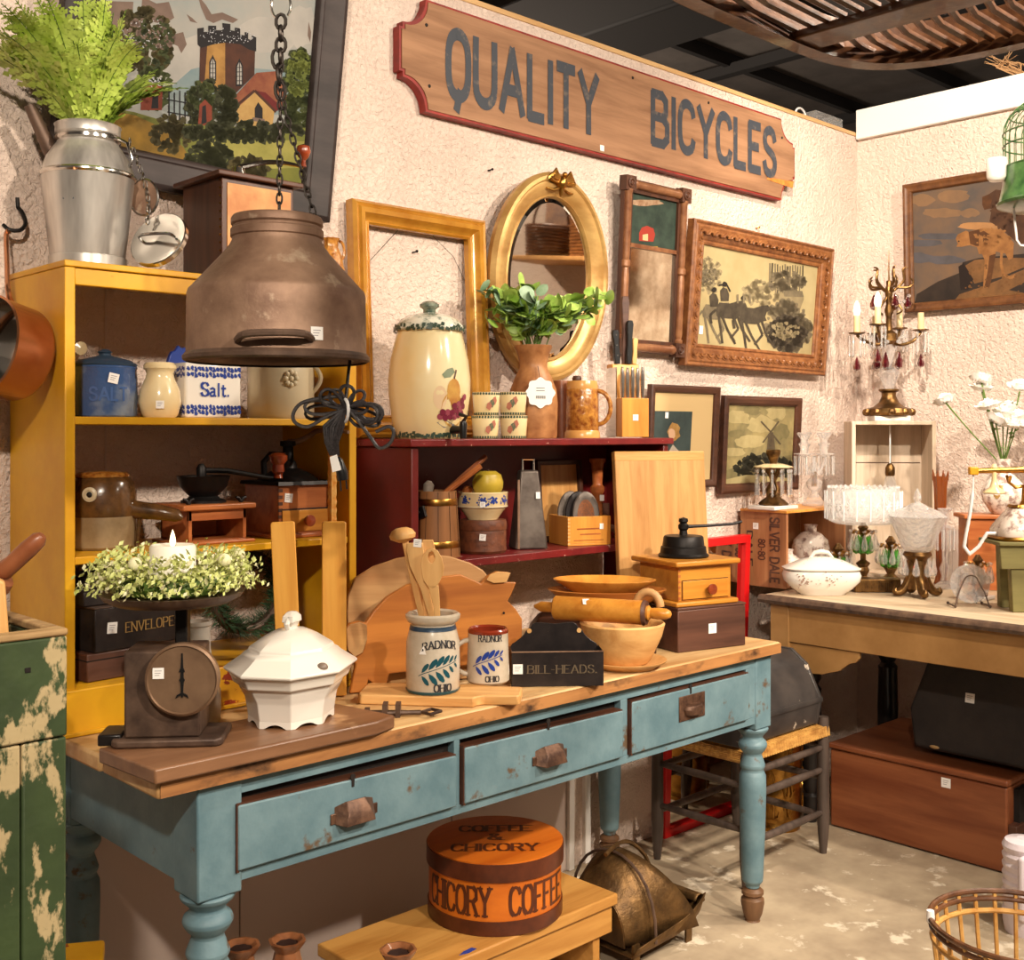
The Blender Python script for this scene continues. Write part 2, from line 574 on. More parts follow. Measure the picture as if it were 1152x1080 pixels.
M['needle'] = mat('dark needles', (40, 66, 42), .5, c2=(62, 92, 56), sc=40)
M['stemgreen'] = mat('flower stem', (96, 122, 56), .5)
M['petal'] = mat('white petals', (252, 248, 242), .5)
M['wicker'] = mat('wicker', (150, 98, 52), .45, c2=(106, 62, 30), sc=30, bump=.3)
M['wickerdark'] = mat('dark wicker', (112, 72, 44), .4, c2=(76, 46, 28), sc=30, bump=.3, coat=.3)
M['cane'] = mat('pale cane', (206, 160, 92), .4, c2=(178, 126, 62), sc=30)
M['seat'] = mat('woven rush', (206, 156, 82), .5, c2=(158, 108, 50), sc=70, st=(.3, 1, 1), bump=.5)
M['chairwood'] = wood('charcoal chair wood', (84, 70, 62), (56, 46, 41), 30, 'z', .45)
M['red'] = mat('bright red frame', (206, 24, 26), .35)
M['mirror'] = mat('mirror glass', (214, 206, 196), .03, 1)
M['mirrorold'] = mat('foxed mirror glass', (236, 228, 208), .08, 1, c2=(190, 174, 150), sc=16)
M['signwood'] = wood('weathered sign board', (162, 120, 88), (130, 92, 64), 26, 'x', .7)
M['signred'] = mat('sign red edge', (150, 44, 34), .5, c2=(120, 30, 26), sc=20)
M['signink'] = mat('sign lettering', (58, 62, 70), .6, c2=(140, 120, 100), sc=30, lo=.56, hi=.85)
M['benchwood'] = wood('ochre bench', (196, 144, 74), (168, 114, 50), 22, 'x', .55)
M['hatbox'] = wood('orange hat box', (206, 112, 32), (180, 88, 22), 12, 'x', .3)
M['hatdark'] = mat('hat box band', (70, 32, 18), .35, c2=(92, 44, 24), sc=20)
M['scuttle'] = mat('pitted brass scuttle', (116, 86, 50), .5, .7, c2=(80, 58, 34), sc=20, bump=.6, bsc=60)
M['crate'] = wood('tea crate wood', (176, 122, 80), (138, 86, 52), 24, 'z', .6)
M['cratewhite'] = wood('whitewashed crate', (206, 186, 164), (170, 148, 124), 20, 'z', .7, worn=(120, 92, 68), wsc=9, wlo=.7, whi=.76)
M['rtop'] = wood('pale table top', (206, 186, 158), (178, 152, 120), 14, 'y', .5)
M['rapron'] = mat('tan apron paint', (168, 126, 76), .45, c2=(146, 106, 60), sc=6, bump=.12, bsc=30, worn=(92, 62, 36), wsc=16, wlo=.7, whi=.75)
M['rdark'] = mat('worn dark edge', (62, 46, 40), .45, c2=(100, 78, 62), sc=30)
M['blackpaint'] = mat('black leg', (30, 26, 25), .3)
M['olive'] = wood('olive painted bench', (126, 118, 70), (100, 92, 52), 18, 'x', .6)
M['marble'] = mat('white marble', (238, 232, 226), .2, c2=(214, 206, 198), sc=10)
M['glass'] = glass('clear crystal', white=.10, thru=.5)
M['cutline'] = glass('frosted cut lines', white=.6)
M['cut'] = glass('cut crystal', white=.17, rough=.08, bump=1.6, bsc=70, thru=.5, vor=True)
M['prism'] = glass('crystal drop', white=.12, rough=.03, thru=.4)
M['greenglass'] = glass('green crystal drop', (120, 214, 96), white=.2)
M['amethyst'] = glass('amethyst drop', (120, 40, 50), white=.2, thru=.3)
M['amber'] = mat('amber glass', (146, 76, 34), .15, trans=.4, coat=.4)
M['floral'] = mat('floral china', (230, 216, 204), .2, coat=.4, c2=(150, 122, 112), sc=34, lo=.48, hi=.62)
M['fade'] = mat('faded floral print', (142, 112, 98), .4)
M['bottle'] = glass('silvered bottle glass', (226, 220, 210), white=.35)
M['cloth'] = mat('lilac white cloth', (222, 210, 216), .8, bump=.4, bsc=60)
M['apple'] = mat('yellow green fruit', (196, 168, 56), .4, c2=(166, 142, 44), sc=14, coat=.3)
M['cord'] = mat('black braided cord', (34, 31, 33), .45, c2=(66, 60, 60), sc=240, coat=.2)
M['ziptie'] = mat('white tie', (226, 222, 220), .5)
M['barrel'] = wood('bucket staves', (150, 100, 58), (116, 74, 40), 22, 'z', .5)
M['brownbox'] = mat('brown cork box', (112, 62, 36), .55, c2=(84, 44, 26), sc=60, bump=.5)
M['greymetal'] = mat('grey cow bell metal', (116, 106, 98), .42, .6, c2=(82, 72, 66), sc=14, bump=.15)
M['drum'] = mat('mottled vase wood', (186, 130, 80), .45, c2=(128, 76, 40), sc=14, det=7, bump=.15)
M['black'] = mat('black plastic', (24, 23, 24), .3)
M['sewer'] = mat('salt glazed clay', (150, 96, 60), .3, c2=(92, 54, 34), sc=14, coat=.4)
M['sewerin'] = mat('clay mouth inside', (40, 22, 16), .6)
M['twig'] = mat('dry twig', (176, 134, 92), .7)
M['birdgreen'] = mat('green cage enamel', (36, 66, 34), .3, coat=.4, c2=(70, 104, 56), sc=30)
M['pinkglass'] = mat('pink glass', (232, 168, 160), .2, coat=.4)


def pic(name, c, c2=None, sc=14, **kw):
    return mat(name, tuple(x * .86 for x in c), .65, c2=tuple(x * .86 for x in c2) if c2 else None, sc=sc, spec=.25, **kw)


# ---------------------------------------------------------------- setting
b = MB().bx(-4.2, XR + .25, W, W + .14, 0, 2.54)
struct('wall_left', b, M['wall'])
b = MB().bx(XR, XR + .14, -3.2, W, 0, 2.54)
struct('wall_right', b, M['wall'])
b = MB().bx(-4.2, XR + .25, W - .004, W + .144, 2.54, 2.556)
struct('trim_1', b, M['topwood'], .002)
b = MB().bx(XR - .022, XR + .15, -3.2, W - .006, 2.525, 2.645)
struct('trim_2', b, M['trimwhite'], .003)
b = MB().bx(-9, 14, -6, 16, -.05, 0)
struct('floor', b, M['floor'])
b = MB()
for x0, x1 in ((-.6, .83), (.834, 1.40), (1.404, 2.06), (2.064, 2.52)):
    b.bx(x0, x1, W - .008, W + .002, 0, .70)
struct('trim_3', b, M['smooth'], .001)
b = MB().bx(2.522, 2.545, W - .02, W + .002, 0, .72).bx(2.60, 2.625, W - .014, W + .002, 0, .72)
struct('trim_4', b, M['trimwhite'], .002)
# vertical wallpaper seams
b = MB()
for x in (1.075, 1.62):
    b.bx(x, x + .004, W - .0025, W + .002, .72, 2.2)
struct('trim_5', b, M['smooth'])
# open dark shop ceiling
b = MB().bx(-9, 14, -6, 16, 4.3, 4.35)
struct('ceiling', b, M['ceil'])
b = MB()
for i in range(15):
    y = 1.5 + i * .95
    b.bx(-9, 14, y, y + .05, 4.2, 4.3)
for i in range(10):
    x = -4 + i * 1.9
    b.bx(x, x + .09, -6, 16, 4.14, 4.22)
struct('trim_6', b, M['ceilbeam'])
b = MB().bx(-9, 14, 13, 13.1, 0, 4.3)
struct('wall_far', b, M['ceilbeam'])
b = MB()
b.bx(4.6, 5.1, 3.4, 13, 3.5, 3.85)
o = tag(obj('ventilation_duct', b, M['ceilbeam'], None, .02), 'dark square air duct running under the black shop ceiling', 'duct')
# ceiling strip light and its hook seen above the sign
b = MB().bx(-.6, .6, -.16, .16, 0, .06)
t = thing('ceiling_light', 'pale flat ceiling light panel in the dark roof above the long wooden sign', 'ceiling light', at(655, -4, z=4.05), -20)
obj('housing', b, M['ceilbeam'], t, .01)
obj('diffuser', MB().bx(-.56, .56, -.13, .13, -.012, 0), mat('lamp diffuser', (255, 244, 228), .5, emit=2.0), t)
obj('hanger', MB().tube([(-.5, 0, .06), (-.5, 0, .25)], .006).tube([(.5, 0, .06), (.5, 0, .25)], .006), M['ceilbeam'], t)
b = MB().tube([(0, 0, 0), (0, 0, .5)], .004)
# clear box on the wall top near the corner
p = at(925, 135, y=W + .07)
t = tag(obj('plastic_box', MB().bx(-.1, .1, -.035, .035, 0, .055), M['glass'], None, .004), 'small clear plastic box lying on the wall top near the corner', 'box', loc=(p.x, W + .07, 2.556))
t = tag(obj('cable_loop', MB().tube([(.03 * math.cos(a) * 1.2, .0, .028 + .028 * math.sin(a)) for a in [i * PI / 8 for i in range(16)]], .004, 6, closed=True), M['ziptie']),
        'pale loop of cable standing on the wall top left of the clear box', 'cable', loc=(p.x - .16, W + .07, 2.556))
# tiny nails and screws in the wall
for (u, v, lab) in ((549, 192, 'small bent nail in the bare wall below the left end of the wooden sign'),
                    (464, 284, 'small dark screw in the wall seen through the empty gold frame'),
                    (850, 257, 'brass picture hook above the carved picture frame')):
    p = at(u, v, y=W)
    tag(obj('nail', MB().tube([(0, .01, 0), (0, -.008, 0), (.006, -.012, .003)], .0022, 6).ball((.006, -.012, .003), .004, 8), M['iron' if v != 257 else 'brass']), lab, 'nail', loc=p)


# ---------------------------------------------------------------- light
def spotlight(name, loc, target, power, size=60, blend=.6, rad=.06, col=(1, .87, .71)):
    l = bpy.data.lights.new(name, 'SPOT')
    l.energy = power
    l.spot_size = R(size)
    l.spot_blend = blend
    l.shadow_soft_size = rad
    l.color = col
    o = bpy.data.objects.new(name, l)
    C.objects.link(o)
    o.location = loc
    o.rotation_euler = (Vector(target) - Vector(loc)).to_track_quat('-Z', 'Y').to_euler()
    return o


spotlight('track_light', (3.0, -.8, 3.0), (2.3, 2.4, 1.5), 370, 75)
spotlight('track_light', (-.5, -.4, 2.65), (1.3, 2.3, 1.2), 300, 70)
spotlight('track_light', (1.5, .9, 3.3), (4.2, 1.9, 1.95), 620, 46)
spotlight('track_light', (4.0, .5, 3.6), (2.6, 1.6, .3), 300, 70)
spotlight('track_light', (1.2, -1.1, 2.7), (1.7, 2.2, 1.0), 340, 60)
spotlight('track_light', (1.8, -1.2, 3.2), (3.8, .9, 1.0), 520, 80)
spotlight('ceiling_fill', (3.5, 6.5, 2.4), (4.2, 5.5, 4.3), 650, 150, .8, .3)  # unseen fill light, added only to lift the dark ceiling
wd = bpy.data.worlds.new('room')
bpy.context.scene.world = wd
wd.use_nodes = True
wd.node_tree.nodes['Background'].inputs[0].default_value = (1, .82, .66, 1)
wd.node_tree.nodes['Background'].inputs[1].default_value = .22

cam = bpy.data.cameras.new('camera')
co = bpy.data.objects.new('camera', cam)
C.objects.link(co)
co.location = (0, 0, EYE)
co.rotation_euler = (R(90), 0, TH - R(90))
cam.sensor_width = 36
cam.lens = F / 1152 * 36
cam.shift_y = -(540 - HOR) / 1152
cam.clip_start = .05
sc = bpy.context.scene
sc.camera = co
sc.view_settings.view_transform = 'Standard'
sc.view_settings.look = 'None'
sc.view_settings.exposure = -.1
sc.view_settings.gamma = 1
sc.view_settings.use_curve_mapping = False


def sticker(parent, loc, s=.018, rz=0, rx=0, ry=0, h=None, txt=True):
    h = h or s
    b = MB().bx(-s / 2, s / 2, -.0004, .0002, -h / 2, h / 2)
    if txt:
        for i in range(3):
            b.bx(-s * .32, s * (.3 - .1 * i), -.0006, -.0003, h * (.2 - .2 * i), h * (.26 - .2 * i), 1)
    o = obj('price_sticker', b, [M['sticker'], M['stickerink']], parent)
    o.location = loc
    o.rotation_euler = (R(rx), R(ry), R(rz))
    o['label'] = 'small white price sticker'
    return o
def mbw(base):
    m = MB()
    m.T = Matrix.Translation(-Vector(base))
    return m


# ================================================================ blue work table
base = (1.777, 2.08, 0)
t = thing('work_table', 'long worn blue painted work table with three drawers and a scrubbed pine top', 'table', base)
b = mbw(base)
b.bx(.872, 2.69, 1.757, 1.97, .728, .76).bx(.868, 2.687, 1.973, 2.19, .728, .7595).bx(.872, 2.69, 2.193, 2.40, .728, .76)
obj('tabletop', b, M['pine'], t, .006)
obj('worn_front_edge', mbw(base).bx(.876, 2.686, 1.7545, 1.7569, .731, .757), M['pineedge'], t)
b = mbw(base)
FX = 1.778
b.bx(.97, 2.66, FX, FX + .004, .700, .728).bx(.97, 2.66, FX, FX + .02, .547, .566)
for x0, x1 in ((.97, 1.022), (1.530, 1.545), (2.048, 2.072), (2.556, 2.66)):
    b.bx(x0, x1, FX, FX + .02, .566, .70)
b.bx(.97, 2.66, FX + .003, FX + .02, .700, .728)
obj('front_apron', b, M['blue'], t, .001)
b = mbw(base).bx(1.0, 2.6, FX + .021, FX + .03, .55, .72)
obj('drawer_recess', b, M['gap'], t)
b = mbw(base).bx(.956, .98, 1.85, 2.36, .547, .728)
o = obj('end_apron', b, M['blue'], t, .001)
b = mbw(base).bx(2.632, 2.655, 1.83, 2.36, .56, .728)
o = obj('end_apron', b, M['blue'], t, .001)
b = mbw(base).bx(.93, 2.63, 2.34, 2.36, .56, .728)
obj('back_apron', b, M['blue'], t)


def turned_leg(x, y, post, k=1.0):
    m = mbw(base)
    h = post / 2
    m.bx(x - h, x + h, y - h, y + h, .53, .728)
    m.T = Matrix.Translation(Vector((x, y, 0)) - Vector(base))
    pr = [(0, .53), (.043, .53), (.043, .522), (.030, .508), (.026, .500), (.037, .490), (.040, .480), (.034, .468), (.024, .456), (.031, .436), (.035, .424), (.029, .412),
          (.036, .398), (.037, .36), (.034, .24), (.029, .12), (.028, .108), (.020, .100), (.019, .094), (.020, .09)]
    if k != 1:
        pr = [(r * k, z) for r, z in pr]
    m.lathe(pr, 28)
    o = obj('leg', m, M['blue'], t, .004)
    f = MB()
    f.T = m.T
    f.lathe([(0, .09), (.021, .09), (.030, .082), (.030, .074), (.022, .068), (.031, .060), (.032, .05), (.026, .02), (.019, .004), (.021, 0), (0, 0)], 24)
    obj('foot', f, M['footwood'], o)


turned_leg(.995, 1.816, .086, 1.12)
turned_leg(2.632, 1.81, .072)
turned_leg(.995, 2.345, .082)
turned_leg(2.66, 2.355, .066)
for x0, x1, tz, sk, (pu, pv), plate in ((1.026, 1.527, .683, -.010, (398, 912), 0), (1.549, 2.044, .684, -.006, (618, 849), 0), (2.076, 2.552, .692, 0, (778, 795), 1)):
    m = mbw(base)
    yf = FX - .012
    m.prism([(x0, .569), (x1, .569), (x1, tz + sk), (x0, tz)], yf, FX + .018)
    d = obj('drawer', m, M['blue'], t, .003)
    e = mbw(base)
    for z0 in (.567,):
        e.bx(x0 - .002, x0 + .003, yf + .002, FX + .018, .566, tz + .002)
        e.prism([(x0, tz - .001), (x1, tz + sk - .001), (x1, tz + sk + .003), (x0, tz + .003)], yf + .003, FX + .018)
    obj('drawer_edge', e, M['walnut'], d)
    p = at(pu, pv, y=yf)
    h = mbw(base)
    h.T = Matrix.Translation(p - Vector(base)) @ Matrix.Scale(.84, 4)
    if plate:
        h.bx(-.062, .062, -.004, 0, -.036, .038)
        h.lathe([(0, -.02), (.03, -.016), (.035, 0), (.03, .012), (0, .016)], 16, (0, -.004, -.004), 1, 0, 1.2, .75)
    else:
        # faceted bin pull
        pts = [(-.052, 0, -.02), (.052, 0, -.02), (.052, 0, .02), (-.052, 0, .02), (-.040, -.030, -.022), (.040, -.030, -.022), (.030, -.026, .006), (-.030, -.026, .006), (-.026, -.006, .028), (.026, -.006, .028)]
        h.add(pts, [(0, 4, 7, 8, 3), (1, 2, 9, 6, 5), (4, 5, 6, 7), (7, 6, 9, 8), (3, 8, 9, 2), (0, 1, 5, 4)])
        h.bx(-.064, .064, -.004, 0, -.018, .006)
    obj('drawer_pull', h, M['pull'], d, .002)
    p = at(pu - 1, pv - (34 if not plate else 20), y=yf)
    h = MB()
    h.T = Matrix.Translation(p - Vector(base))
    h.lathe([(0, 0), (.006, 0), (.006, .001), (0, .001)], 12)
    h.v = []
    h.f = []
    h.m = []
    h.prism([(-.003, -.012), (.003, -.012), (.0035, .002), (.006, .006), (.004, .012), (-.004, .012), (-.006, .006), (-.0035, .002)], -.0008, .001)
    obj('keyhole', h, M['gap'], d)

# ================================================================ yellow open cabinet
base = (1.206, 2.27, .76)
YF = 2.13
t = thing('open_cabinet', 'tall mustard yellow open cabinet with three shelves standing on the blue table', 'cabinet', base)
x0, x1, z0, z1 = .872, 1.54, .7605, 1.656
b = mbw(base).bx(x0, x0 + .02, YF, W - .006, z0, z1 - .012)
obj('side_panel', b, M['yellow'], t, .002)
b = mbw(base).bx(x1 - .02, x1, YF, W - .006, z0, z1 - .012)
obj('side_panel', b, M['yellow'], t, .002)
b = mbw(base).bx(x0 - .002, x1 + .002, YF - .004, W - .006, z1 - .012, z1)
obj('top_board', b, M['yellow'], t, .002)
b = mbw(base).bx(x0 + .02, x1 - .02, YF + .003, YF + .02, z1 - .045, z1 - .012)
obj('top_rail', b, M['yellow'], t, .002)
for z, n in ((1.362, 0), (1.096, 1)):
    b = mbw(base).bx(x0 + .02, x1 - .02, YF + .004, W - .01, z - .015, z)
    obj('shelf_board', b, M['yellow'], t, .002)
b = mbw(base).bx(x0 + .02, x1 - .02, YF + .004, W - .01, .833, .848)
obj('shelf_board', b, M['yellow'], t, .002)
b = mbw(base).bx(x0 - .004, x1 + .002, YF - .010, YF + .006, z0, .848)
o = obj('plinth', b, M['yellowworn'], t, .003)
o['label'] = 'yellow plinth rubbed through to red'
b = mbw(base).bx(x0 - .006, x1 + .003, YF - .016, YF - .008, z0, .769)
obj('base_moulding', b, M['yellow'], t, .002)

# ================================================================ oxblood shelf
base = (2.212, 2.285, .76)
RF = 2.16
t = thing('open_shelf_unit', 'oxblood red wooden shelf unit standing on the blue table right of the yellow cabinet', 'shelf unit', base)
x0, x1 = 1.724, 2.705
b = mbw(base).bx(x0 - .012, x1 + .012, RF - .012, W - .012, 1.297, 1.316)
obj('top_board', b, M['redworn'], t, .003)
for x in (x0, x1 - .022):
    b = mbw(base).bx(x, x + .022, RF, W - .012, .7605, 1.297)
    obj('side_panel', b, M['redpaint'], t, .003)
b = mbw(base).bx(x0 + .022, x1 - .022, RF + .002, W - .014, .993, 1.013)
obj('shelf_board', b, M['redworn'], t, .002)
b = mbw(base).bx(x0 + .022, x1 - .022, W - .026, W - .014, 1.013, 1.297)
obj('back_panel', b, M['redpaint'], t)

# ================================================================ display table by the right wall
base = (3.74, 1.4, 0)
RZ = .79
t = thing('display_table', 'long tan display table with a pale top and dark worn edge along the right wall', 'table', base)
b = mbw(base)
yy = 2.20
for i in range(6):
    w_ = .165
    b.bx(3.262 + i * .163, 3.262 + i * .163 + .161, .55, 2.195, .77, RZ)
obj('tabletop', b, M['rtop'], t, .001)
b = mbw(base).prism([(.79, 3.262), (.79, 3.246), (.783, 3.236), (.772, 3.234), (.762, 3.240), (.760, 3.262)], .55, 2.205)
# profile was given as (z,x): rebuild along y
b = mbw(base)
pr = [(3.262, .7905), (3.248, .7905), (3.238, .785), (3.234, .776), (3.238, .765), (3.262, .762)]
b.prism(pr, .55, 2.206, axis='y')
obj('table_edge', b, M['rdark'], t)
b = mbw(base).bx(3.262, 3.285, .6, 2.17, .642, .77)
b.bx(3.258, 3.285, 2.10, 2.17, .60, .77)
obj('front_apron', b, M['rapron'], t, .002)
b = mbw(base)
b.prism([(2.17, .640), (2.17, .545), (2.05, .545), (1.98, .552), (1.92, .572), (1.885, .60), (1.862, .607), (1.85, .622), (1.85, .640)], 3.268, 3.284, axis='x')
obj('corner_bracket', b, M['rapron'], t, .002)
b = mbw(base).bx(3.28, 4.2, 2.15, 2.17, .642, .77)
obj('end_apron', b, M['rapron'], t)
for x, y in ((3.45, 2.135), (3.99, 2.14)):
    m = MB()
    m.T = Matrix.Translation(Vector((x, y, 0)) - Vector(base))
    m.bx(-.035, .035, -.035, .035, .60, .77)
    m.lathe([(0, 0), (.02, 0), (.024, .02), (.03, .09), (.022, .1), (.034, .14), (.038, .3), (.034, .44), (.036, .455), (.024, .47), (.034, .49), (.034, .505), (.022, .525), (.03, .56), (.034, .585), (.034, .602), (0, .602)], 24)
    obj('leg', m, M['blackpaint'], t)

# ================================================================ trunk and suitcase under the display table
base = (3.70, 1.76, 0)
t = thing('wooden_chest', 'long mahogany coloured wooden chest on the floor under the display table', 'chest', base)
b = mbw(base).bx(3.452, 3.95, 1.465, 2.062, .004, .262)
obj('body', b, M['mahog'], t, .006)
b = mbw(base).bx(3.446, 3.955, 1.46, 2.067, .264, .284)
obj('lid', b, M['mahog'], t, .006)
b = mbw(base).bx(3.50, 3.9, 1.447, 1.465, .11, .25)
obj('end_panel', b, M['gap'], t)
b = mbw(base).bx(3.46, 3.52, 1.438, 1.466, .12, .15)
obj('end_handle', b, M['boxdark'], t, .003)
s = sticker(t, (3.4445 - base[0], 1.655 - base[1], .245), .03, -90)
s.location.x = 3.444 - base[0]
s.location.z = .236
s.location.x = 3.4515 - base[0]

base = (3.535, 1.50, .3055)
t = thing('suitcase', 'black leather suitcase leaning back on top of the mahogany chest', 'suitcase', base, 0, None)
t.rotation_euler = (0, R(9), 0)
H = .315
poly = [(.30, 0), (.325, .12), (.27, .30), (.25, .315), (-.40, .315), (-.42, .30), (-.45, .10), (-.44, 0)]
b = MB().prism(poly, -.01, .12, axis='x')
obj('body', b, M['leather'], t, .012, 3)
b = MB().tube([(-.02, .332, .335)] and [(.05, .275 - i * .0 - (i * .07), .318) for i in range(1)] + [(.05, -.35, .318)], .006)
o = obj('top_seam', MB().tube([(.055, .25, .317), (.055, -.40, .317)], .005, 6), M['blackpaint'], t)
h = MB().tube([(.02, .09, .318), (.015, .085, .333), (.0, .06, .325), (-.012, .01, .318), (-.012, -.05, .318), (0, -.10, .325), (.015, -.125, .333), (.02, -.13, .318)], .009, 8, sm=4)
obj('handle', h, M['leather'], t)
for yy in (.085, -.125, .20):
    obj('latch', MB().bx(.0, .05, yy - .012, yy + .012, .313, .325), M['iron'], t, .002)
s = sticker(t, (-.0106, 1.645 - 1.5 - .02, .185), .03, -90)
s = MB().ball((-.008, 1.8 - 1.5 - .07, .012), .012, 8, 0, .5, .8, 1.6)
obj('corner_wear', s, M['pine'], t)

# ================================================================ rush seated stool
base = (3.005, 2.095, 0)
t = thing('rush_stool', 'low dark stool with a woven rush seat holding the black domed trunk', 'stool', base)
xl, xr, yf, yb = 2.795, 3.215, 1.945, 2.275
for x, y, h in ((xl, yf, .404), (xr, yf, .432), (xl, yb, .404), (xr, yb, .42)):
    m = MB()
    m.T = Matrix.Translation(Vector((x, y, 0)) - Vector(base))
    m.lathe([(0, 0), (.011, 0), (.0165, .06), (.019, .10), (.018, h - .012), (.0165, h), (0, h)], 16)
    obj('leg', m, M['chairwood'], t)
for (xa, ya, xb, yb_, zs) in ((xl, yf, xr, yf, (.13, .265, .335)), (xl, yb, xr, yb, (.15, .29)), (xl, yf, xl, yb, (.17, .30)), (xr, yf, xr, yb, (.12, .24, .34))):
    for z in zs:
        m = mbw(base)
        m.tube([(xa, ya, z), ((xa + xb) / 2, (ya + yb_) / 2, z), (xb, yb_, z)], [.009, .0125, .009], 10)
        obj('rung', m, M['chairwood'], t)
b = mbw(base).bx(xl, xr, yf, yb, .376, .404)
nb = 34
for i in range(nb):
    x = xl - .01 + (xr - xl + .02) * (i + .5) / nb
    hw = (xr - xl + .02) / nb / 2
    b.tube([(x, yf - .016, .378), (x, yf - .014, .400), (x, yf + .03, .406), (x, yb - .03, .406), (x, yb + .014, .400), (x, yb + .016, .378), (x, yb, .370), (x, yf, .370)], hw * 1.02, 6, 0, True)
for i in range(6):
    for x in (xl - .012, xr + .012):
        b.tube([(x, yf - .01, .374 + i * .0055), (x, yb + .01, .374 + i * .0055)], .005, 5)
obj('woven_seat', b, M['seat'], t)

# domed black trunk on the stool
base = (2.985, 2.1, .413)
t = thing('domed_trunk', 'scuffed black many sided tin trunk resting on the rush stool', 'trunk', base, 0)
pr = [(-.15, 0), (.15, 0), (.165, .075), (.165, .085), (.115, .185), (.06, .225), (-.06, .225), (-.115, .185), (-.165, .085), (-.165, .075)]
b = MB().prism(pr, -.215, .205, axis='x')
obj('body', b, M['scuff'], t, .005)
for xx in (-.20, .19):
    o = obj('end_rim', MB().prism([(a * 1.015, c * 1.012 + .0005) for a, c in pr], xx, xx + .014, axis='x'), M['scuff'], t, .002)
obj('body_seam', MB().prism([(-.167, .072), (.167, .072), (.169, .08), (.167, .088), (-.167, .088), (-.169, .08)], -.218, .207, axis='x'), M['scuff'], t)
hp = [(-.07 + .14 * i / 14, 0, .228 + .03 * math.sin(PI * i / 14)) for i in range(15)]
m = MB().tube([(p_[0], -.05, p_[2]) for p_ in hp], .007, 8)
for i in range(7):
    m.lathe([(.010, -.004), (.012, 0), (.010, .004)], 8, (-.06 + .02 * i, -.05, .24 + .017 * math.sin(PI * (i + .5) / 7)), 1)
obj('handle', m, M['blacktin'], t)
obj('end_loop', MB().tube([(.208, -.03, .17), (.232, -.02, .165), (.236, .0, .16), (.232, .02, .165), (.208, .03, .17)], .005, 8), M['copper'], t)

# embossed brass bucket
c = Vector((3.327, 2.188, 0))
t = thing('brass_bucket', 'embossed brass umbrella stand on the floor behind the rush stool', 'bucket', c)
c = MB()
c.T = Matrix.Diagonal((.84, .84, 1, 1))
c.lathe([(0, .012), (.085, .012), (.09, 0), (.094, .012), (.088, .02), (.096, .10), (.098, .22), (.096, .30), (.10, .34), (.104, .345), (.10, .35), (.094, .345), (.09, .03), (0, .03)], 40)
obj('body', c, M['brass'], t)
m = MB()
for i in range(40):
    a = random.uniform(0, 2 * PI)
    z = random.uniform(.06, .30)
    pts = []
    for j in range(8):
        aa = a + .05 * j * random.choice((1, 1, .6))
        pts.append((.083 * math.cos(aa), .083 * math.sin(aa), z + .025 * math.sin(j * .9)))
    m.tube(pts, [.001, .003, .004, .004, .004, .004, .003, .001], 6)
obj('embossing', m, M['brass'], t)

# red framed mirror on the floor against the wall
base = (3.165, 2.385, 0)
t = thing('red_mirror', 'bright red framed mirror standing on the floor in the gap between the tables', 'mirror', base, 0, None, 2.0)
obj('frame', MB().frame(.44, .975, [(0, .012), (0, -.018), (.028, -.018), (.028, .012)]), M['red'], t, .003)
obj('mirror_glass', MB().bx(-.195, .195, .0, .008, .024, .95), M['mirror'], t)

# ================================================================ low bench under the table
base = (1.79, 1.99, 0)
t = thing('low_bench', 'low ochre wooden bench on the floor under the blue table', 'bench', base)
b = mbw(base).bx(1.44, 2.135, 1.862, 2.14, .168, .196)
obj('bench_top', b, M['benchwood'], t, .004)
b = mbw(base).bx(1.46, 2.125, 1.872, 1.888, .10, .168)
obj('front_rail', b, M['benchwood'], t, .003)
for x in (1.49, 2.07):
    b = mbw(base).bx(x, x + .024, 1.885, 2.12, 0, .168)
    obj('leg', b, M['benchwood'], t, .003)
obj('paint_mark', mbw(base).prism([(1.63, 1.878), (1.655, 1.872), (1.68, 1.876), (1.675, 1.888), (1.65, 1.886)], .1955, .1965, axis='z'), M['cobalt'], t)

# coffee hat box
c0 = Vector((1.857, 2.008, .197))
t = thing('hat_box', 'round orange lidded box with dark bands and coffee lettering on the low bench', 'box', c0)
r = .158
obj('body', MB().lathe([(0, 0), (r, 0), (r, .15), (0, .15)], 64), M['hatbox'], t)
obj('base_band', MB().lathe([(r, 0), (r + .003, 0), (r + .003, .032), (r, .032)], 64, cap=False), M['hatdark'], t)
b = MB().lathe([(r + .001, .122), (r + .006, .122), (r + .006, .162), (r + .001, .162)], 64, cap=False)
o = obj('lid', MB().lathe([(0, .158), (r + .004, .158), (r + .004, .165), (r, .1655), (0, .1655)], 64), M['hatbox'], t)
obj('lid_band', b, M['hatdark'], o)
fc = CAMDIR(c0)
m = MB()
text_cyl(m, 'CHICORY', .062, .011, r + .0008, fc - .62, .045, width=.175, serif=True)
obj('lettering', m, M['hatdark'], t)
m = MB()
text_cyl(m, 'COFFEE', .062, .011, r + .0008, fc + .74, .045, width=.165, serif=True)
obj('lettering', m, M['hatdark'], t)
for txt, zz, hh, ww in (('COFFEE', .045, .04, .17), ('&', -.012, .04, .03), ('CHICORY', -.085, .045, .2)):
    m = MB()
    m.T = Matrix.Rotation(fc + R(90), 4, 'Z')
    qs, tot = textquads(txt, hh, .007, serif=True)
    for i, qd in enumerate(qs):
        m.add([(a * ww / tot, bb + zz, .1660 + i * 1e-5) for a, bb in qd], [(0, 1, 2, 3)])
    obj('lid_lettering', m, M['hatdark'], o)

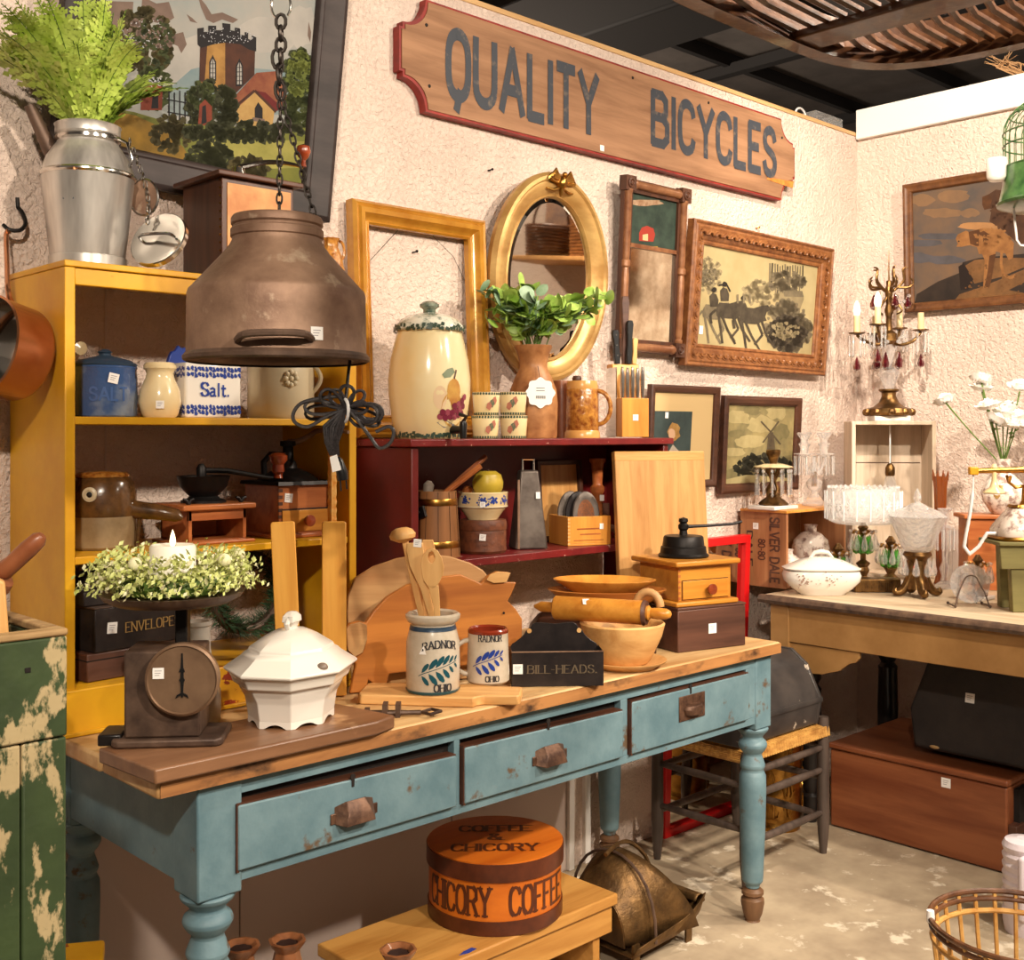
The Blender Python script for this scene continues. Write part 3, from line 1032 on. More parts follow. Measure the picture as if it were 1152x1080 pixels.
# clay drain mouths standing under the table
def clay(u, y, v, z0, lab):
    p, k = ony(u, y, z0)
    zt = EYE - (v - HOR) * k
    h = zt - z0
    t = thing('clay_vase', lab, 'vase', p, 0, 'clay vases under the blue table')
    b = MB().lathe([(0, 0), (.045, 0), (.05, h * .3), (.042, h * .7), (.026, h - .03), (.024, h - .02), (.034, h - .006), (.036, h), (.030, h + .001), (.022, h - .006), (.018, h - .03), (0, h - .05)], 36, (0, 0, 0), 1, 0, 1, 1, 0, 8, .035)
    obj('body', b, M['sewer'], t)
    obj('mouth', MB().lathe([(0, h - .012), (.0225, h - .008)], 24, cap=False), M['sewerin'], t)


clay(271, 1.95, 1063, 0, 'scallop mouthed brown clay vase on the floor, leftmost under the blue table')
clay(323, 1.95, 1057, 0, 'scallop mouthed brown clay vase on the floor, second from the left')
clay(448, 1.785, 1068, 0, 'scallop mouthed brown clay vase standing on the floor in front of the low bench')

# ================================================================ coal scuttle
base = (2.24, 1.96, 0)
t = thing('coal_scuttle', 'pitted brass coal scuttle with an open scoop tray beside the low bench', 'coal scuttle', base)
m = mbw(base)
n = 18
rows = []
for j in range(7):
    s_ = j / 6
    row = []
    for i in range(n + 1):
        a = PI * i / n
        xe = 2.25 + .13 * (1 - math.sin(a))
        x = 2.142 + (xe - 2.142) * s_
        hw = .105 + .045 * s_
        hh = .12 + .075 * math.sin(min(1, s_ * 1.05) * PI / 2)
        row.append((x, 1.95 + hw * math.cos(a), .062 + hh * math.sin(a) ** .8))
    rows += row
fs = []
for j in range(6):
    for i in range(n):
        fs.append((j * (n + 1) + i, j * (n + 1) + i + 1, (j + 1) * (n + 1) + i + 1, (j + 1) * (n + 1) + i))
fs.append(tuple(range(n + 1)))
m.add(rows, fs)
obj('hood', m, M['scuttle'], t, solid=.003)
m = mbw(base)
sec = []
N2 = 12
for j in range(N2 + 1):
    s_ = j / N2
    x = 2.141 + .309 * s_
    hw = .15 - .03 * max(0, (s_ - .5) * 2) ** 2
    zz = .045 + .012 * s_ + .02 * max(0, s_ - .6)
    sec += [(x, 1.95 - hw, zz + .03 + .025 * s_), (x, 1.95 - hw + .02, zz), (x, 1.95 + hw - .02, zz), (x, 1.95 + hw, zz + .03 + .025 * s_)]
xs, zs = 2.45, .068
for a in range(1, 7):
    an = a * R(42)
    x = xs + .022 * math.sin(an)
    zz = zs + .022 - .022 * math.cos(an)
    sec += [(x, 1.85, zz + (.03 if a == 1 else 0)), (x, 1.86, zz), (x, 2.04, zz), (x, 2.05, zz + (.03 if a == 1 else 0))]
rows_n = len(sec) // 4
fs = []
for j in range(rows_n - 1):
    for i in range(3):
        fs.append((j * 4 + i, j * 4 + i + 1, (j + 1) * 4 + i + 1, (j + 1) * 4 + i))
m.add(sec, fs)
obj('tray', m, M['scuttle'], t, solid=.003)
for x, y in ((2.165, 1.83), (2.40, 1.85), (2.165, 2.07), (2.40, 2.05)):
    obj('foot', mbw(base).bx(x - .012, x + .012, y - .003, y + .003, 0, .07), M['scuttle'], t)
hp = [(2.165 + .215 * i / 12, 1.95 - .02 + .05 * i / 12, .265 + .018 * math.sin(PI * i / 12) - .07 * (i / 12) ** 2) for i in range(13)]
obj('handle', mbw(base).tube(hp + [(2.392, 1.97, .16), (2.37, 1.94, .12)], .006, 6), M['scuttle'], t)
obj('handle_seam', mbw(base).tube([(2.215, 1.95 + .143 * math.cos(PI * i / 14), .064 + .193 * math.sin(PI * i / 14) ** .8) for i in range(15)], .004, 6), M['rustdark'], t)

# ================================================================ wire basket, rolled cloth at the lower right
c0, k = spot(1166, 1040, 0, 0)
p = at(1152, 1042, z=.34)
t = thing('cane_basket', 'open round cane basket standing on the floor at the lower right corner', 'basket', (p.x, p.y, 0))
r = 100 * dep(p) / F
nn = 26
m = MB()
for rr, zz, nm, mk in ((r, .34, 'rim', 'wickerdark'), (r * .985, .325, 'rim', 'wickerdark'), (r * .80, .10, 'hoop', 'wickerdark'), (r * .97, .30, 'hoop', 'cane'), (r * .88, .2, 'hoop', 'cane')):
    obj(nm, MB().tube([(rr * math.cos(2 * PI * i / 40), rr * math.sin(2 * PI * i / 40), zz) for i in range(40)], .006, 8, 0, True), M[mk], t)
for i in range(nn):
    a = 2 * PI * i / nn
    m = MB().tube([(r * .99 * math.cos(a), r * .99 * math.sin(a), .335), (r * .93 * math.cos(a), r * .93 * math.sin(a), .25), (r * .78 * math.cos(a), r * .78 * math.sin(a), .08), (r * .6 * math.cos(a), r * .6 * math.sin(a), .006)], .0045, 6)
    obj('stake', m, M['cane'], t)
obj('basket_bottom', MB().lathe([(0, 0), (r * .62, 0), (r * .62, .012), (0, .012)], 32), M['cane'], t)
obj('tape', MB().lathe([(.0075, -.012), (.0085, 0), (.0075, .012)], 10, (r * math.cos(CAMDIR(p) - 1.35), r * math.sin(CAMDIR(p) - 1.35), .345), 1), M['sticker'], t)

p = at(1150, 1000, z=.35)
c0 = at(1153, 990, x=3.10)
t = thing('cloth_roll', 'upright roll of lilac white cloth at the right edge behind the cane basket', 'cloth', (c0.x, c0.y, 0))
zt = at(1150, 942, x=3.10).z
obj('roll', MB().lathe([(0, 0), (.05, 0), (.056, .03)] + [(.055 + .003 * math.sin(i * 2.1), .05 + (zt - .07) * i / 22) for i in range(23)] + [(.05, zt - .006), (.02, zt), (0, zt - .01)], 24), M['cloth'], t)
obj('loose_end', MB().bx(-.075, -.02, -.03, -.01, .05, zt - .03), M['cloth'], t, .008)
# ================================================================ on and in the yellow cabinet
TOPZ, SH1, SH2, SH3 = 1.6565, 1.3625, 1.0965, .8485


def rotz(m, a):
    m.T = Matrix.Rotation(a, 4, 'Z')
    return m


# milk can with fern on top
c0, k = ony(99, 2.255, TOPZ)
t = thing('milk_can', 'bright galvanised milk can filled with a green fern on top of the yellow cabinet', 'milk can', c0)
pr = [(0, 0), (40, 0), (42, 2), (42, 14), (40, 15), (40.5, 17), (50, 104), (51, 107), (50, 110), (44, 126), (36, 138), (33, 142), (33, 150), (35, 152), (35, 160), (36, 162), (34, 163), (31, 160), (31, 140), (0, 138)]
obj('body', MB().lathe(pr, 48, (0, 0, 0), k), M['tin'], t)
obj('hoop', MB().lathe([(50.2, 103), (52, 105), (52, 107), (50.2, 109)], 48, (0, 0, 0), k, cap=False), M['steel'], t)
obj('collar_ring', MB().lathe([(33, 143), (35.5, 145), (35.5, 148), (33, 150)], 48, (0, 0, 0), k, cap=False), M['steel'], t)
fa = CAMDIR(c0)
m = rotz(MB(), fa - .75)
m.bx(50 * k, 50.6 * k, -.014, .008, 80 * k, 89 * k)
m.T = None
s = sticker(t, (46 * k * math.cos(fa - .45), 46 * k * math.sin(fa - .45), 76 * k), .022, math.degrees(fa - .45) + 90, h=.014, txt=False)
s.data.materials[0] = M['slate']
s.name = 'stamp'
s['label'] = 'faded slate blue stamp'
m = MB()
ha = fa + .9
m.tube([(34 * k * math.cos(ha + i * .12), 34 * k * math.sin(ha + i * .12), 150 * k) for i in range(-3, 4)], .003, 6)
hp = [(36 * k * math.cos(ha), 36 * k * math.sin(ha), 148 * k), (52 * k * math.cos(ha), 52 * k * math.sin(ha), 140 * k), (58 * k * math.cos(ha), 58 * k * math.sin(ha), 122 * k), (55 * k * math.cos(ha), 55 * k * math.sin(ha), 112 * k)]
m.tube(hp, .003, 8)
obj('side_handle', m, M['steel'], t)
# spout-like dark handle behind on the left
m = MB()
pl, kk = ony(52, 2.30, 0)
p0 = at(58, 172, y=2.30) - c0
p1 = at(33, 118, y=2.30) - c0
m.tube([p0, p1], [.016, .011], 12)
obj('spout', m, M['rustdark'], t)
# chain to the hanging lid
m = MB()
q0 = at(146, 160, y=2.19) - c0
q1 = at(166, 248, y=2.17) - c0
for i in range(12):
    s_ = i / 11
    pc = q0.lerp(q1, s_) + Vector((.004 * math.sin(PI * s_) * 4, 0, -.012 * math.sin(PI * s_)))
    ax = (1, 0, 0) if i % 2 else (0, 1, 0)
    m.tube([pc + Vector((ax[0] * .004 * math.cos(a), ax[1] * .004 * math.cos(a), .009 * math.sin(a))) for a in [j * PI / 4 for j in range(8)]], .0014, 5, 0, True)
obj('lid_chain', m, M['steel'], t)

# fern foliage
m = MB()
st = MB()
for i in range(46):
    az = random.uniform(0, 2 * PI)
    lean = random.uniform(.05, 1.0)
    L_ = random.uniform(.24, .38) * (1 - .15 * lean)
    d = Vector((math.cos(az), math.sin(az) * .55, 0))
    if c0.y + d.y * L_ * .8 > W - .02:
        d.y = min(d.y, .25)
    pts = []
    for j in range(13):
        s_ = j / 12
        out = L_ * lean * (s_ ** 1.25) * .85
        up = L_ * (s_ - .42 * lean * s_ ** 2.2)
        pts.append(Vector((0, 0, 145 * k)) + d * (out + .018) + Vector((0, 0, up)))
    pts = [Vector((p.x, min(p.y, W - .03 - c0.y), p.z)) for p in pts]
    st.tube(pts, .001, 4)
    side = Vector((-d.y, d.x, .15)).normalized()
    for j in range(3, 26):
        s_ = j / 26
        f_ = s_ * 12
        a = pts[int(f_)].lerp(pts[min(12, int(f_) + 1)], f_ - int(f_))
        tg = (pts[min(12, int(f_) + 1)] - pts[int(f_)]).normalized()
        ln = .052 * math.sin(PI * (.12 + .86 * s_)) * random.uniform(.8, 1.15)
        for sg in (-1, 1):
            dd = (side * sg + tg * .55 + Vector((0, 0, random.uniform(-.25, .2)))).normalized()
            nrm = dd.cross(tg).normalized()
            w_ = dd.cross(nrm) * ln * .2
            for q in range(3):          # lobed leaflet
                b0 = a + dd * ln * q * .3
                m.add([b0 - w_ * .3, b0 + dd * ln * .22 - w_ * (1.25 - .3 * q), b0 + dd * ln * .44, b0 + dd * ln * .22 + w_ * (1.25 - .3 * q)], [(0, 1, 2, 3)])
fo = obj('fern_leaves', m, M['fern'], t)
fo['label'] = 'light green fern fronds'
obj('fern_stems', st, M['ferndark'], t)

# lids hanging beside the can
c1 = at(181, 272, y=2.148)
t = thing('can_lid', 'shiny tin can lid leaning on its edge beside the fern filled milk can', 'lid', (c1.x, c1.y, TOPZ))
m = MB()
tl = Matrix.Translation((0, 0, .052)) @ Matrix.Rotation(R(-38), 4, 'Z') @ Matrix.Rotation(R(52), 4, 'X') @ Matrix.Rotation(R(38), 4, 'Y')
m.T = Matrix.Translation((0, 0, .058)) @ Matrix.Rotation(R(-62), 4, 'Z') @ Matrix.Rotation(R(64), 4, 'X')
m.lathe([(0, -.006), (.056, -.006), (.062, 0), (.062, .01), (.06, .012), (.045, .009), (0, .012)], 40)
obj('disc', m, M['steel'], t)
h = MB()
h.T = m.T
h.tube([(-.04, 0, .012), (-.03, 0, .026), (.03, 0, .026), (.04, 0, .012)], .003, 6, sm=5)
obj('lid_handle', h, M['steel'], t)
c2 = at(162, 222, y=2.24)
t = thing('tin_disc', 'small dark round tin cap with a bright rim hanging on the milk can chain', 'cap', c2)
m = MB()
m.T = Matrix.Rotation(R(-48), 4, 'Z') @ Matrix.Rotation(R(90), 4, 'X')
m.lathe([(0, -.002), (.036, -.002), (.036, .002), (0, .002)], 32, (0, 0, 0), 1, 0, .8, 1)
obj('disc', m, M['rust'], t)
h = MB()
h.T = m.T
h.tube([(.037 * .8 * math.cos(i * PI / 14), .037 * math.sin(i * PI / 14), 0) for i in range(28)], .003, 6, 0, True)
obj('rim', h, M['steel'], t)

# big box coffee mill on top
c0, k = ony(268, 2.248, TOPZ)
t = thing('box_mill', 'large dark wooden box coffee mill with a crank, beside the milk can', 'coffee mill', c0 + Vector((.0, .0, 0)))
hw, hd, hh = .088, .085, .215
b = MB().bx(-hw, hw, -hd, hd, 0, hh)
obj('body', b, M['walnutz'], t, .002)
o = obj('front_panel', MB().bx(-hw + .012, hw - .008, -hd - .002, -hd, .02, hh - .012), mat('paper label', (206, 150, 88), .5, c2=(176, 110, 56), sc=12), t)
o['label'] = 'tan label panel'
m = MB()
for i in range(13):
    for q in range(2):
        m.ball((-hw - .0005, -hd + .006, .01 + i * .0165), .003, 6)
obj('rivets', m, M['brass'], t)
ov = .016
m = MB().add([(-hw - ov, -hd - ov, hh), (hw + ov, -hd - ov, hh), (hw + ov, hd + ov, hh), (-hw - ov, hd + ov, hh),
              (-hw - ov, -hd - ov, hh + .01), (hw + ov, -hd - ov, hh + .01), (hw + ov, hd + ov, hh + .01), (-hw - ov, hd + ov, hh + .01), (0, 0, hh + .03)],
             [(3, 2, 1, 0), (0, 1, 5, 4), (1, 2, 6, 5), (2, 3, 7, 6), (3, 0, 4, 7), (4, 5, 8), (5, 6, 8), (6, 7, 8), (7, 4, 8)])
obj('roof_lid', m, M['boxdark'], t, .002)
m = MB().lathe([(0, hh + .022), (.018, hh + .022), (.014, hh + .045), (.006, hh + .05), (0, hh + .05)], 16)
ca = at(258, 193, y=2.26) - c0
cb = at(330, 187, y=2.22) - c0
pts = []
for i in range(13):
    s_ = i / 12
    p = Vector((0, 0, hh + .045)).lerp(Vector((.13, -.06, hh + .058)), s_)
    p.z += .012 * math.sin(PI * s_)
    pts.append(p)
m.tube(pts, [.007 - .003 * i / 12 for i in range(13)], 8)
obj('crank', m, M['steel'], t)
e = pts[-1]
m = MB().lathe([(0, 0), (.007, 0), (.005, .014), (.012, .022), (.017, .034), (.014, .046), (0, .052)], 18, e)
obj('crank_knob', m, M['knob'], t)

# small brown jug at the right end of the cabinet top
c0, k = ony(372, 2.20, TOPZ)
t = thing('glazed_jug', 'small brown ribbed jug with a looped handle behind the hanging lamp', 'jug', c0)
m = MB().lathe([(0, 0), (10, 0), (14, 10), (15, 24), (12, 40), (8, 50), (8, 56), (10, 60), (8, 60), (6, 52), (0, 50)], 32, (0, 0, 0), k, 0, 1, 1, 0, 10, .05)
obj('body', m, M['brownglaze'], t)
obj('handle', MB().tube([((12 + 7 * math.sin(i * PI / 8)) * k * .9, -.004, (36 + 22 * (1 - math.cos(i * PI / 8)) / 2) * k) for i in range(9)], .0035, 8), M['brownglaze'], t)

# shelf one
c0, k = ony(118, 2.275, SH1)
k *= .93
fa = CAMDIR(c0)
t = thing('salt_crock', 'round blue salt glazed crock with a grey knobbed lid on the top shelf', 'crock', c0)
obj('body', MB().lathe([(0, 0), (36, 0), (38, 2), (38.5, 30), (37, 58), (38, 60), (36, 62), (0, 62)], 48, (0, 0, 0), k), M['saltblue'], t)
o = obj('lid', MB().lathe([(0, 62), (37, 62), (38, 64), (30, 69), (10, 74), (8, 75), (0, 75)], 48, (0, 0, 0), k), M['slate'], t)
obj('knob', MB().lathe([(0, 73), (7, 73), (7, 77), (9, 79), (4, 82), (0, 83)], 20, (0, 0, 0), k), M['slate'], o)
m = MB()
text_cyl(m, 'SALT', 15 * k, 2.6 * k, 39 * k, fa + .12, 20 * k, width=44 * k)
obj('lettering', m, mat('raised blue letters', (70, 98, 150), .2, coat=.5), t)
sticker(t, (39.2 * k * math.cos(fa + .25), 39.2 * k * math.sin(fa + .25), 46 * k), .02, math.degrees(fa + .25) + 90, 0, 12)

c0, k = ony(180, 2.215, SH1)
k *= .95
t = thing('cream_vase', 'plain cream glazed vase right of the blue salt crock', 'vase', c0)
obj('body', MB().lathe([(0, 0), (18, 0), (21, 4), (24.5, 18), (23, 32), (17, 46), (15.5, 52), (17, 56), (19, 58), (19, 62), (16, 65), (12, 65), (12, 50), (0, 48)], 40, (0, 0, 0), k), M['cream'], t)
fa = CAMDIR(c0)
sticker(t, (24.7 * k * math.cos(fa), 24.7 * k * math.sin(fa), 15 * k), .016, math.degrees(fa) + 90)

c0, k = ony(229, 2.25, SH1)
t = thing('salt_box', 'white china salt box with blue flower bands and a blue scrolled back', 'salt box', c0, 0)
w_, h_ = .066, 61 * k
obj('body', MB().bx(-w_, w_, -.045, .05, 0, h_), M['white'], t, .006, 3)
pts = [(-w_, h_ - .004)] + [(-w_ + .008 + .05 * i / 10, h_ + .018 + .02 * math.sin(PI * i / 10) + .004 * math.sin(i * 2)) for i in range(11)] + [(w_, h_ - .004)]
obj('scroll_back', MB().prism(pts, .038, .05), M['cobalt'], t, .002)
for rows in ((.012, .022), (h_ - .026, h_ - .014)):
    m = MB()
    for row in rows:
        for i in range(15):
            x = -w_ + .006 + i * (2 * w_ - .012) / 14
            z = row + .003 * math.sin(i * 2.4)
            m.blob(x, z, .0042, .004, -.0462, 0, 8, .35)
            m.poly([(x - .004, row + .004), (x + .001, row - .004), (x + .004, row - .002), (x, row + .006)], -.0464)
            y = -.04 + i * .006
            m.add([(-w_ - .0008, y - .003, z - .003), (-w_ - .0008, y + .003, z - .004), (-w_ - .0008, y + .004, z + .003), (-w_ - .0008, y - .002, z + .004)], [(0, 1, 2, 3)])
    obj('flower_band', m, M['cobalt'], t)
m = MB()
text_flat(m, 'S', .028, .005, -.0465, -.022, h_ * .40, serif=True)
text_flat(m, 'alt.', .027, .0042, -.0465, .012, h_ * .40, serif=False, gap=.16)
obj('lettering', m, M['cobalt'], t)

c0, k = ony(316, 2.25, SH1)
fa = CAMDIR(c0)
t = thing('beige_jug', 'straight sided beige stoneware jug with a raised flower, right end of the top shelf', 'jug', c0)
obj('body', MB().lathe([(0, 0), (34, 0), (37, 4), (37, 60), (35, 66), (32, 66), (32, 50), (0, 46)], 44, (0, 0, 0), k), M['tan'], t)
obj('handle', MB().tube([((36 + 9 * math.sin(i * PI / 8)) * k * math.cos(fa + 1.35), (36 + 9 * math.sin(i * PI / 8)) * k * math.sin(fa + 1.35), (62 - 32 * i / 8) * k) for i in range(9)], .005, 8), M['tan'], t)
m = MB()
for i in range(9):
    a = fa + .30
    q = i * 2 * PI / 8
    rr = 37.2 * k
    aa = a + (0 if i == 8 else .16 * math.cos(q))
    m.ball((rr * math.cos(aa), rr * math.sin(aa), 44 * k + (0 if i == 8 else .014 * math.sin(q))), .0068, 10)
obj('flower_relief', m, M['tan'], t)
c0, k = ony(89, 2.36, SH1)
t = thing('china_hook_plate', 'small round pale china knob showing above the blue salt crock against the wall', 'knob', at(89, 392, y=2.385))
obj('disc', MB().lathe([(0, -.03), (.006, -.03), (.006, 0), (.014, .003), (.014, .009), (0, .012)], 24), M['cream'], t)
t.rotation_euler = (R(90), 0, 0)

# shelf two : stoneware pelican jug, two mills
c0, k = ony(115, 2.265, SH2)
fa = CAMDIR(c0)
t = thing('stoneware_pelican', 'drip glazed stoneware jar shaped like a long billed bird on the second shelf', 'jar', c0)
m = MB().lathe([(0, 0), (33, 0), (36, 3), (37, 30), (36, 42)], 40, (0, 0, 0), k)
obj('body', m, M['pelbody'], t)
o = obj('head', MB().lathe([(36.4, 36), (37.5, 42), (37, 60), (34, 74), (30, 79), (28, 80), (0, 81)], 40, (0, 0, 0), k), M['pelican'], t)
obj('jar_lid', MB().lathe([(0, 80), (29, 80), (30, 82), (26, 85), (0, 87)], 36, (0, 0, 0), k), M['brownglaze'], o)
m = MB().lathe([(0, 0), (8, 0), (9, 2), (5, 3), (5, 2), (0, 2)], 20, (0, 0, 0), k)
ea = fa - .35
mm = Matrix.Translation((36.5 * k * math.cos(ea), 36.5 * k * math.sin(ea), 62 * k)) @ Matrix.Rotation(ea, 4, 'Z') @ Matrix.Rotation(R(90), 4, 'Y')
e = MB()
e.T = mm
e.lathe([(0, 0), (8, 0), (8, 2), (5, 3), (4, 1.5), (0, 1.5)], 20, (0, 0, 0), k)
obj('eye_ring', e, M['tan'], o)
e = MB()
e.T = mm
e.lathe([(0, 1.6), (3.2, 2.2), (0, 3)], 12, (0, 0, 0), k)
obj('pupil', e, M['black'], o)
ba = fa + 1.25
bd = Vector((math.cos(ba), math.sin(ba), 0))
pts = [bd * 30 * k + Vector((0, 0, 44 * k)), bd * 45 * k + Vector((0, 0, 42 * k)), bd * 65 * k + Vector((0, 0, 40 * k)), bd * 84 * k + Vector((0, 0, 36 * k)), bd * 90 * k + Vector((0, 0, 33 * k))]
obj('bill', MB().tube(pts, [.02, .018, .016, .013, .004], 12), M['pelican'], t)
obj('bill_prop', MB().tube([bd * 42 * k + Vector((0, 0, 36 * k)), bd * 38 * k], .004, 8), M['pelican'], t)


def dovetail_box(m, w, d, h):
    return m.bx(-w, w, -d, d, 0, h)


c0, k = ony(229, 2.25, SH2)
t = thing('coffee_mill', 'open fronted wooden coffee mill with a black iron hopper bowl on the second cabinet shelf', 'coffee mill', c0, 0)
hw, hd, hh = .068, .062, .072
m = MB().bx(-hw, hw, -hd, hd, 0, .008).bx(-hw, -hw + .008, -hd, hd, .008, hh).bx(hw - .008, hw, -hd, hd, .008, hh).bx(-hw, hw, hd - .008, hd, .008, hh).bx(-hw, hw, -hd, -hd + .008, hh - .022, hh)
obj('body', m, M['mill'], t, .001)
obj('base', MB().bx(-hw - .016, hw + .016, -hd - .012, hd + .012, -.0005, .007), M['mill'], t, .003)
obj('top_board', MB().bx(-hw - .018, hw + .018, -hd - .012, hd + .012, hh, hh + .012), M['mill'], t, .003)
z = hh + .012
o = obj('hopper', MB().lathe([(0, 0), (.048, 0), (.048, .005), (.034, .01), (.03, .014), (.036, .02), (.05, .036), (.056, .056), (.058, .058), (.053, .056), (.04, .03), (0, .022)], 36, (0, 0, z)), M['iron'], t)
m = MB().tube([(-.005, 0, z + .07), (.05, -.015, z + .068), (.13, -.04, z + .052), (.155, -.05, z + .05)], [.006, .006, .005, .004], 8)
m.lathe([(0, .055), (.010, .055), (.011, .075), (.006, .083), (0, .084)], 16, (-.005, 0, z))
obj('crank', m, M['iron'], t)
for sx in (-1, 1):
    m = MB()
    for q in (-1, 1):
        m.tube([(sx * .062, -.05, z), (sx * .062 + q * .005, -.05, z + .009), (sx * .062 + q * .012, -.05, z + .012)], [.004, .004, .003], 8)
    obj('wing_nut', m, M['iron'], t)
m = MB().lathe([(0, 0), (.011, 0), (.009, .008), (.014, .014), (.013, .03), (.02, .04), (.021, .05), (.012, .056), (0, .057)], 20, (.155, -.05, z + .05))
obj('crank_knob', m, M['knob'], t)

c0, k = ony(324, 2.255, SH2)
t = thing('drawer_mill', 'closed wooden coffee mill with a drawer, right end of the second shelf', 'coffee mill', c0, 0)
hw, hd, hh = .070, .072, .118
obj('body', MB().bx(-hw, hw, -hd, hd, .008, hh), M['mill'], t, .002)
obj('base', MB().bx(-hw - .010, hw + .008, -hd - .01, hd + .01, 0, .01), M['mill'], t, .003)
m = MB()
for i in range(7):
    z = .016 + i * .0145
    m.bx(-hw - .0006, -hw + .010, -hd - .0008, -hd + .002, z, z + .0075)
obj('dovetails', m, M['walnut'], t)
d = obj('drawer', MB().bx(-hw + .008, hw - .008, -hd - .003, -hd, .014, .062), M['millgold'], t, .001)
m = MB()
m.T = Matrix.Translation((0, -hd - .003, .038)) @ Matrix.Rotation(R(90), 4, 'X')
m.lathe([(0, 0), (.007, 0), (.007, .006), (.013, .012), (.013, .018), (0, .02)], 18)
obj('drawer_knob', m, M['knob'], d)
obj('drawer_line', MB().bx(-hw + .004, hw - .004, -hd - .001, -hd + .001, .062, .066), M['walnut'], t)
o = obj('hopper', MB().taper(.154, .165, .150, .16, hh, hh + .008).lathe([(.075, hh + .006), (.06, hh + .018), (.03, hh + .034), (.022, hh + .036), (.018, hh + .05), (.013, hh + .055), (.012, hh + .085), (.018, hh + .087), (.018, hh + .098), (0, hh + .10)], 28, (0, 0, 0)), M['iron'], t)
o['label'] = 'black cast iron hopper dome'
m = MB().tube([(0, 0, hh + .095), (.02, -.01, hh + .097), (.045, -.02, hh + .11), (.05, -.045, hh + .121), (.055, -.09, hh + .122), (.062, -.15, hh + .118)], [.008, .007, .006, .006, .005, .004], 8, sm=4)
obj('crank', m, M['rust'], t)
m = MB().tube([(-.05, .02, hh + .02), (-.052, .02, hh + .05), (-.04, .01, hh + .068), (-.02, -.02, hh + .066)], .007, 8)
obj('clamp_arm', m, M['iron'], t)
sticker(t, (-.045, -hd - .001, .09), .02, 0, 0, 6)

# bottom compartment : deed boxes, wreath
c0, k = ony(118, 2.26, SH3)
t = thing('wooden_box', 'low dark wooden box at the bottom of the yellow cabinet, undermost of the stack', 'box', c0 + Vector((.01, 0, 0)), 6)
obj('body', MB().bx(-.10, .10, -.09, .09, 0, .055), M['boxdark'], t, .003)
obj('lid_line', MB().bx(-.1005, .1005, -.0905, .0905, .04, .0425), M['gap'], t)
t0 = c0 + Vector((.035, 0, .0555))
t = thing('tin_box', 'black tin box lettered envelopes in faded gold inside the bottom of the yellow cabinet', 'tin box', t0, 9)
obj('body', MB().bx(-.115, .105, -.085, .075, 0, .085), M['blacktin'], t, .002)
obj('rim', MB().bx(-.117, .107, -.087, .077, .0845, .088), M['rustdark'], t, .001)
m = MB()
text_flat(m, 'ENVELOPES', .019, .0024, -.0862, .015, .032, width=.125, serif=True)
obj('lettering', m, M['goldink'], t)
sticker(t, (-.078, -.0862, .045), .022, 0, 0, 4)
t = thing('ledger_tin', 'flat black tin tray lying on the lettered envelope box, topmost of the stack', 'tin tray', t0 + Vector((-.02, .005, .0885)), 4)
obj('body', MB().bx(-.10, .10, -.08, .07, 0, .03), M['blacktin'], t, .003)
obj('lid', MB().bx(-.09, .09, -.07, .06, .0305, .055), M['blacktin'], t, .003)

c0, k = ony(278, 2.31, SH3)
t = thing('wreath', 'dark green needle wreath standing inside the bottom of the yellow cabinet', 'wreath', c0, 0)
m = MB()
rr = .084
cz = rr + .034
for i in range(2600):
    a = random.uniform(0, 2 * PI)
    q = random.uniform(0, 2 * PI)
    r0 = random.uniform(0, .02)
    base_ = Vector(((rr + r0 * math.cos(q)) * math.cos(a), r0 * math.sin(q), cz + (rr + r0 * math.cos(q)) * math.sin(a)))
    dr = (Vector((math.cos(a) * math.cos(q), math.sin(q), math.sin(a) * math.cos(q))) * .9 + Vector((-math.sin(a), 0, math.cos(a))) * random.uniform(-.3, 1)).normalized()
    e = base_ + dr * random.uniform(.014, .034)
    if c0.y + e.y > W - .02 or not .003 < e.z < .226 or base_.z < .003:
        continue
    s_ = dr.orthogonal().normalized() * .0014
    m.add([base_ - s_, base_ + s_, e], [(0, 1, 2)])
obj('needles', m, M['needle'], t)
obj('ring', MB().tube([(rr * math.cos(i * PI / 16), 0, cz + rr * math.sin(i * PI / 16)) for i in range(32)], .012, 8, 0, True), M['rustdark'], t)

# orange upright boards in front of the cabinet and the rod behind them
for u, v0, w_, lab, ry in ((327, 588, 27, 'honey pine paddle blank standing behind the white tureen, left of a pair', -2.5), (376, 588, 27, 'honey pine paddle blank with an amber rod behind it, right of a pair', 0)):
    c0, k = ony(u, 2.06, .7625)
    h = EYE - (v0 - HOR) * k - .7605
    t = thing('wooden_paddle', lab, 'paddle', c0, -32, 'paddle blanks in front of the cabinet', -2, ry)
    b = MB().prism([(-w_ * k / 2, 0), (w_ * k / 2, 0), (w_ * k / 2, h - .003), (w_ * k / 2 - .004, h), (-w_ * k / 2 + .003, h), (-w_ * k / 2, h - .004)], -.009, .009)
    obj('blade', b, M['paddle'], t, .002)
c0, k = ony(374, 2.098, .7605)
h = EYE - (505 - HOR) * k - .7605
t = thing('amber_rod', 'rough amber yellow twisted candle rod rising behind the right paddle blank', 'candle', c0)
m = MB()
m.lathe([(.0095 + .0012 * math.sin(i * 2.7), h * i / 60) for i in range(61)], 16, (0, 0, 0), 1, 0, 1, 1, 0, 5, .12)
m.lathe([(0, h), (.0085, h), (.004, h + .006), (0, h + .007)], 12)
obj('rod', m, mat('amber wax', (226, 140, 40), .4, c2=(240, 190, 110), sc=90, bump=.6), t)
# ================================================================ on the blue table
TB = .7605
# dark bread board at the left end
BD = TB + .026
base = (1.10, 1.83, TB)
t = thing('bread_board', 'long dark brown board lying on the left end of the blue table under the tureen', 'board', base)
b = mbw(base).prism([(.858, 1.738), (1.305, 1.738), (1.36, 1.755), (1.33, 1.935), (.846, 1.925)], TB, BD, axis='z')
obj('board', b, M['breadboard'], t, .004)

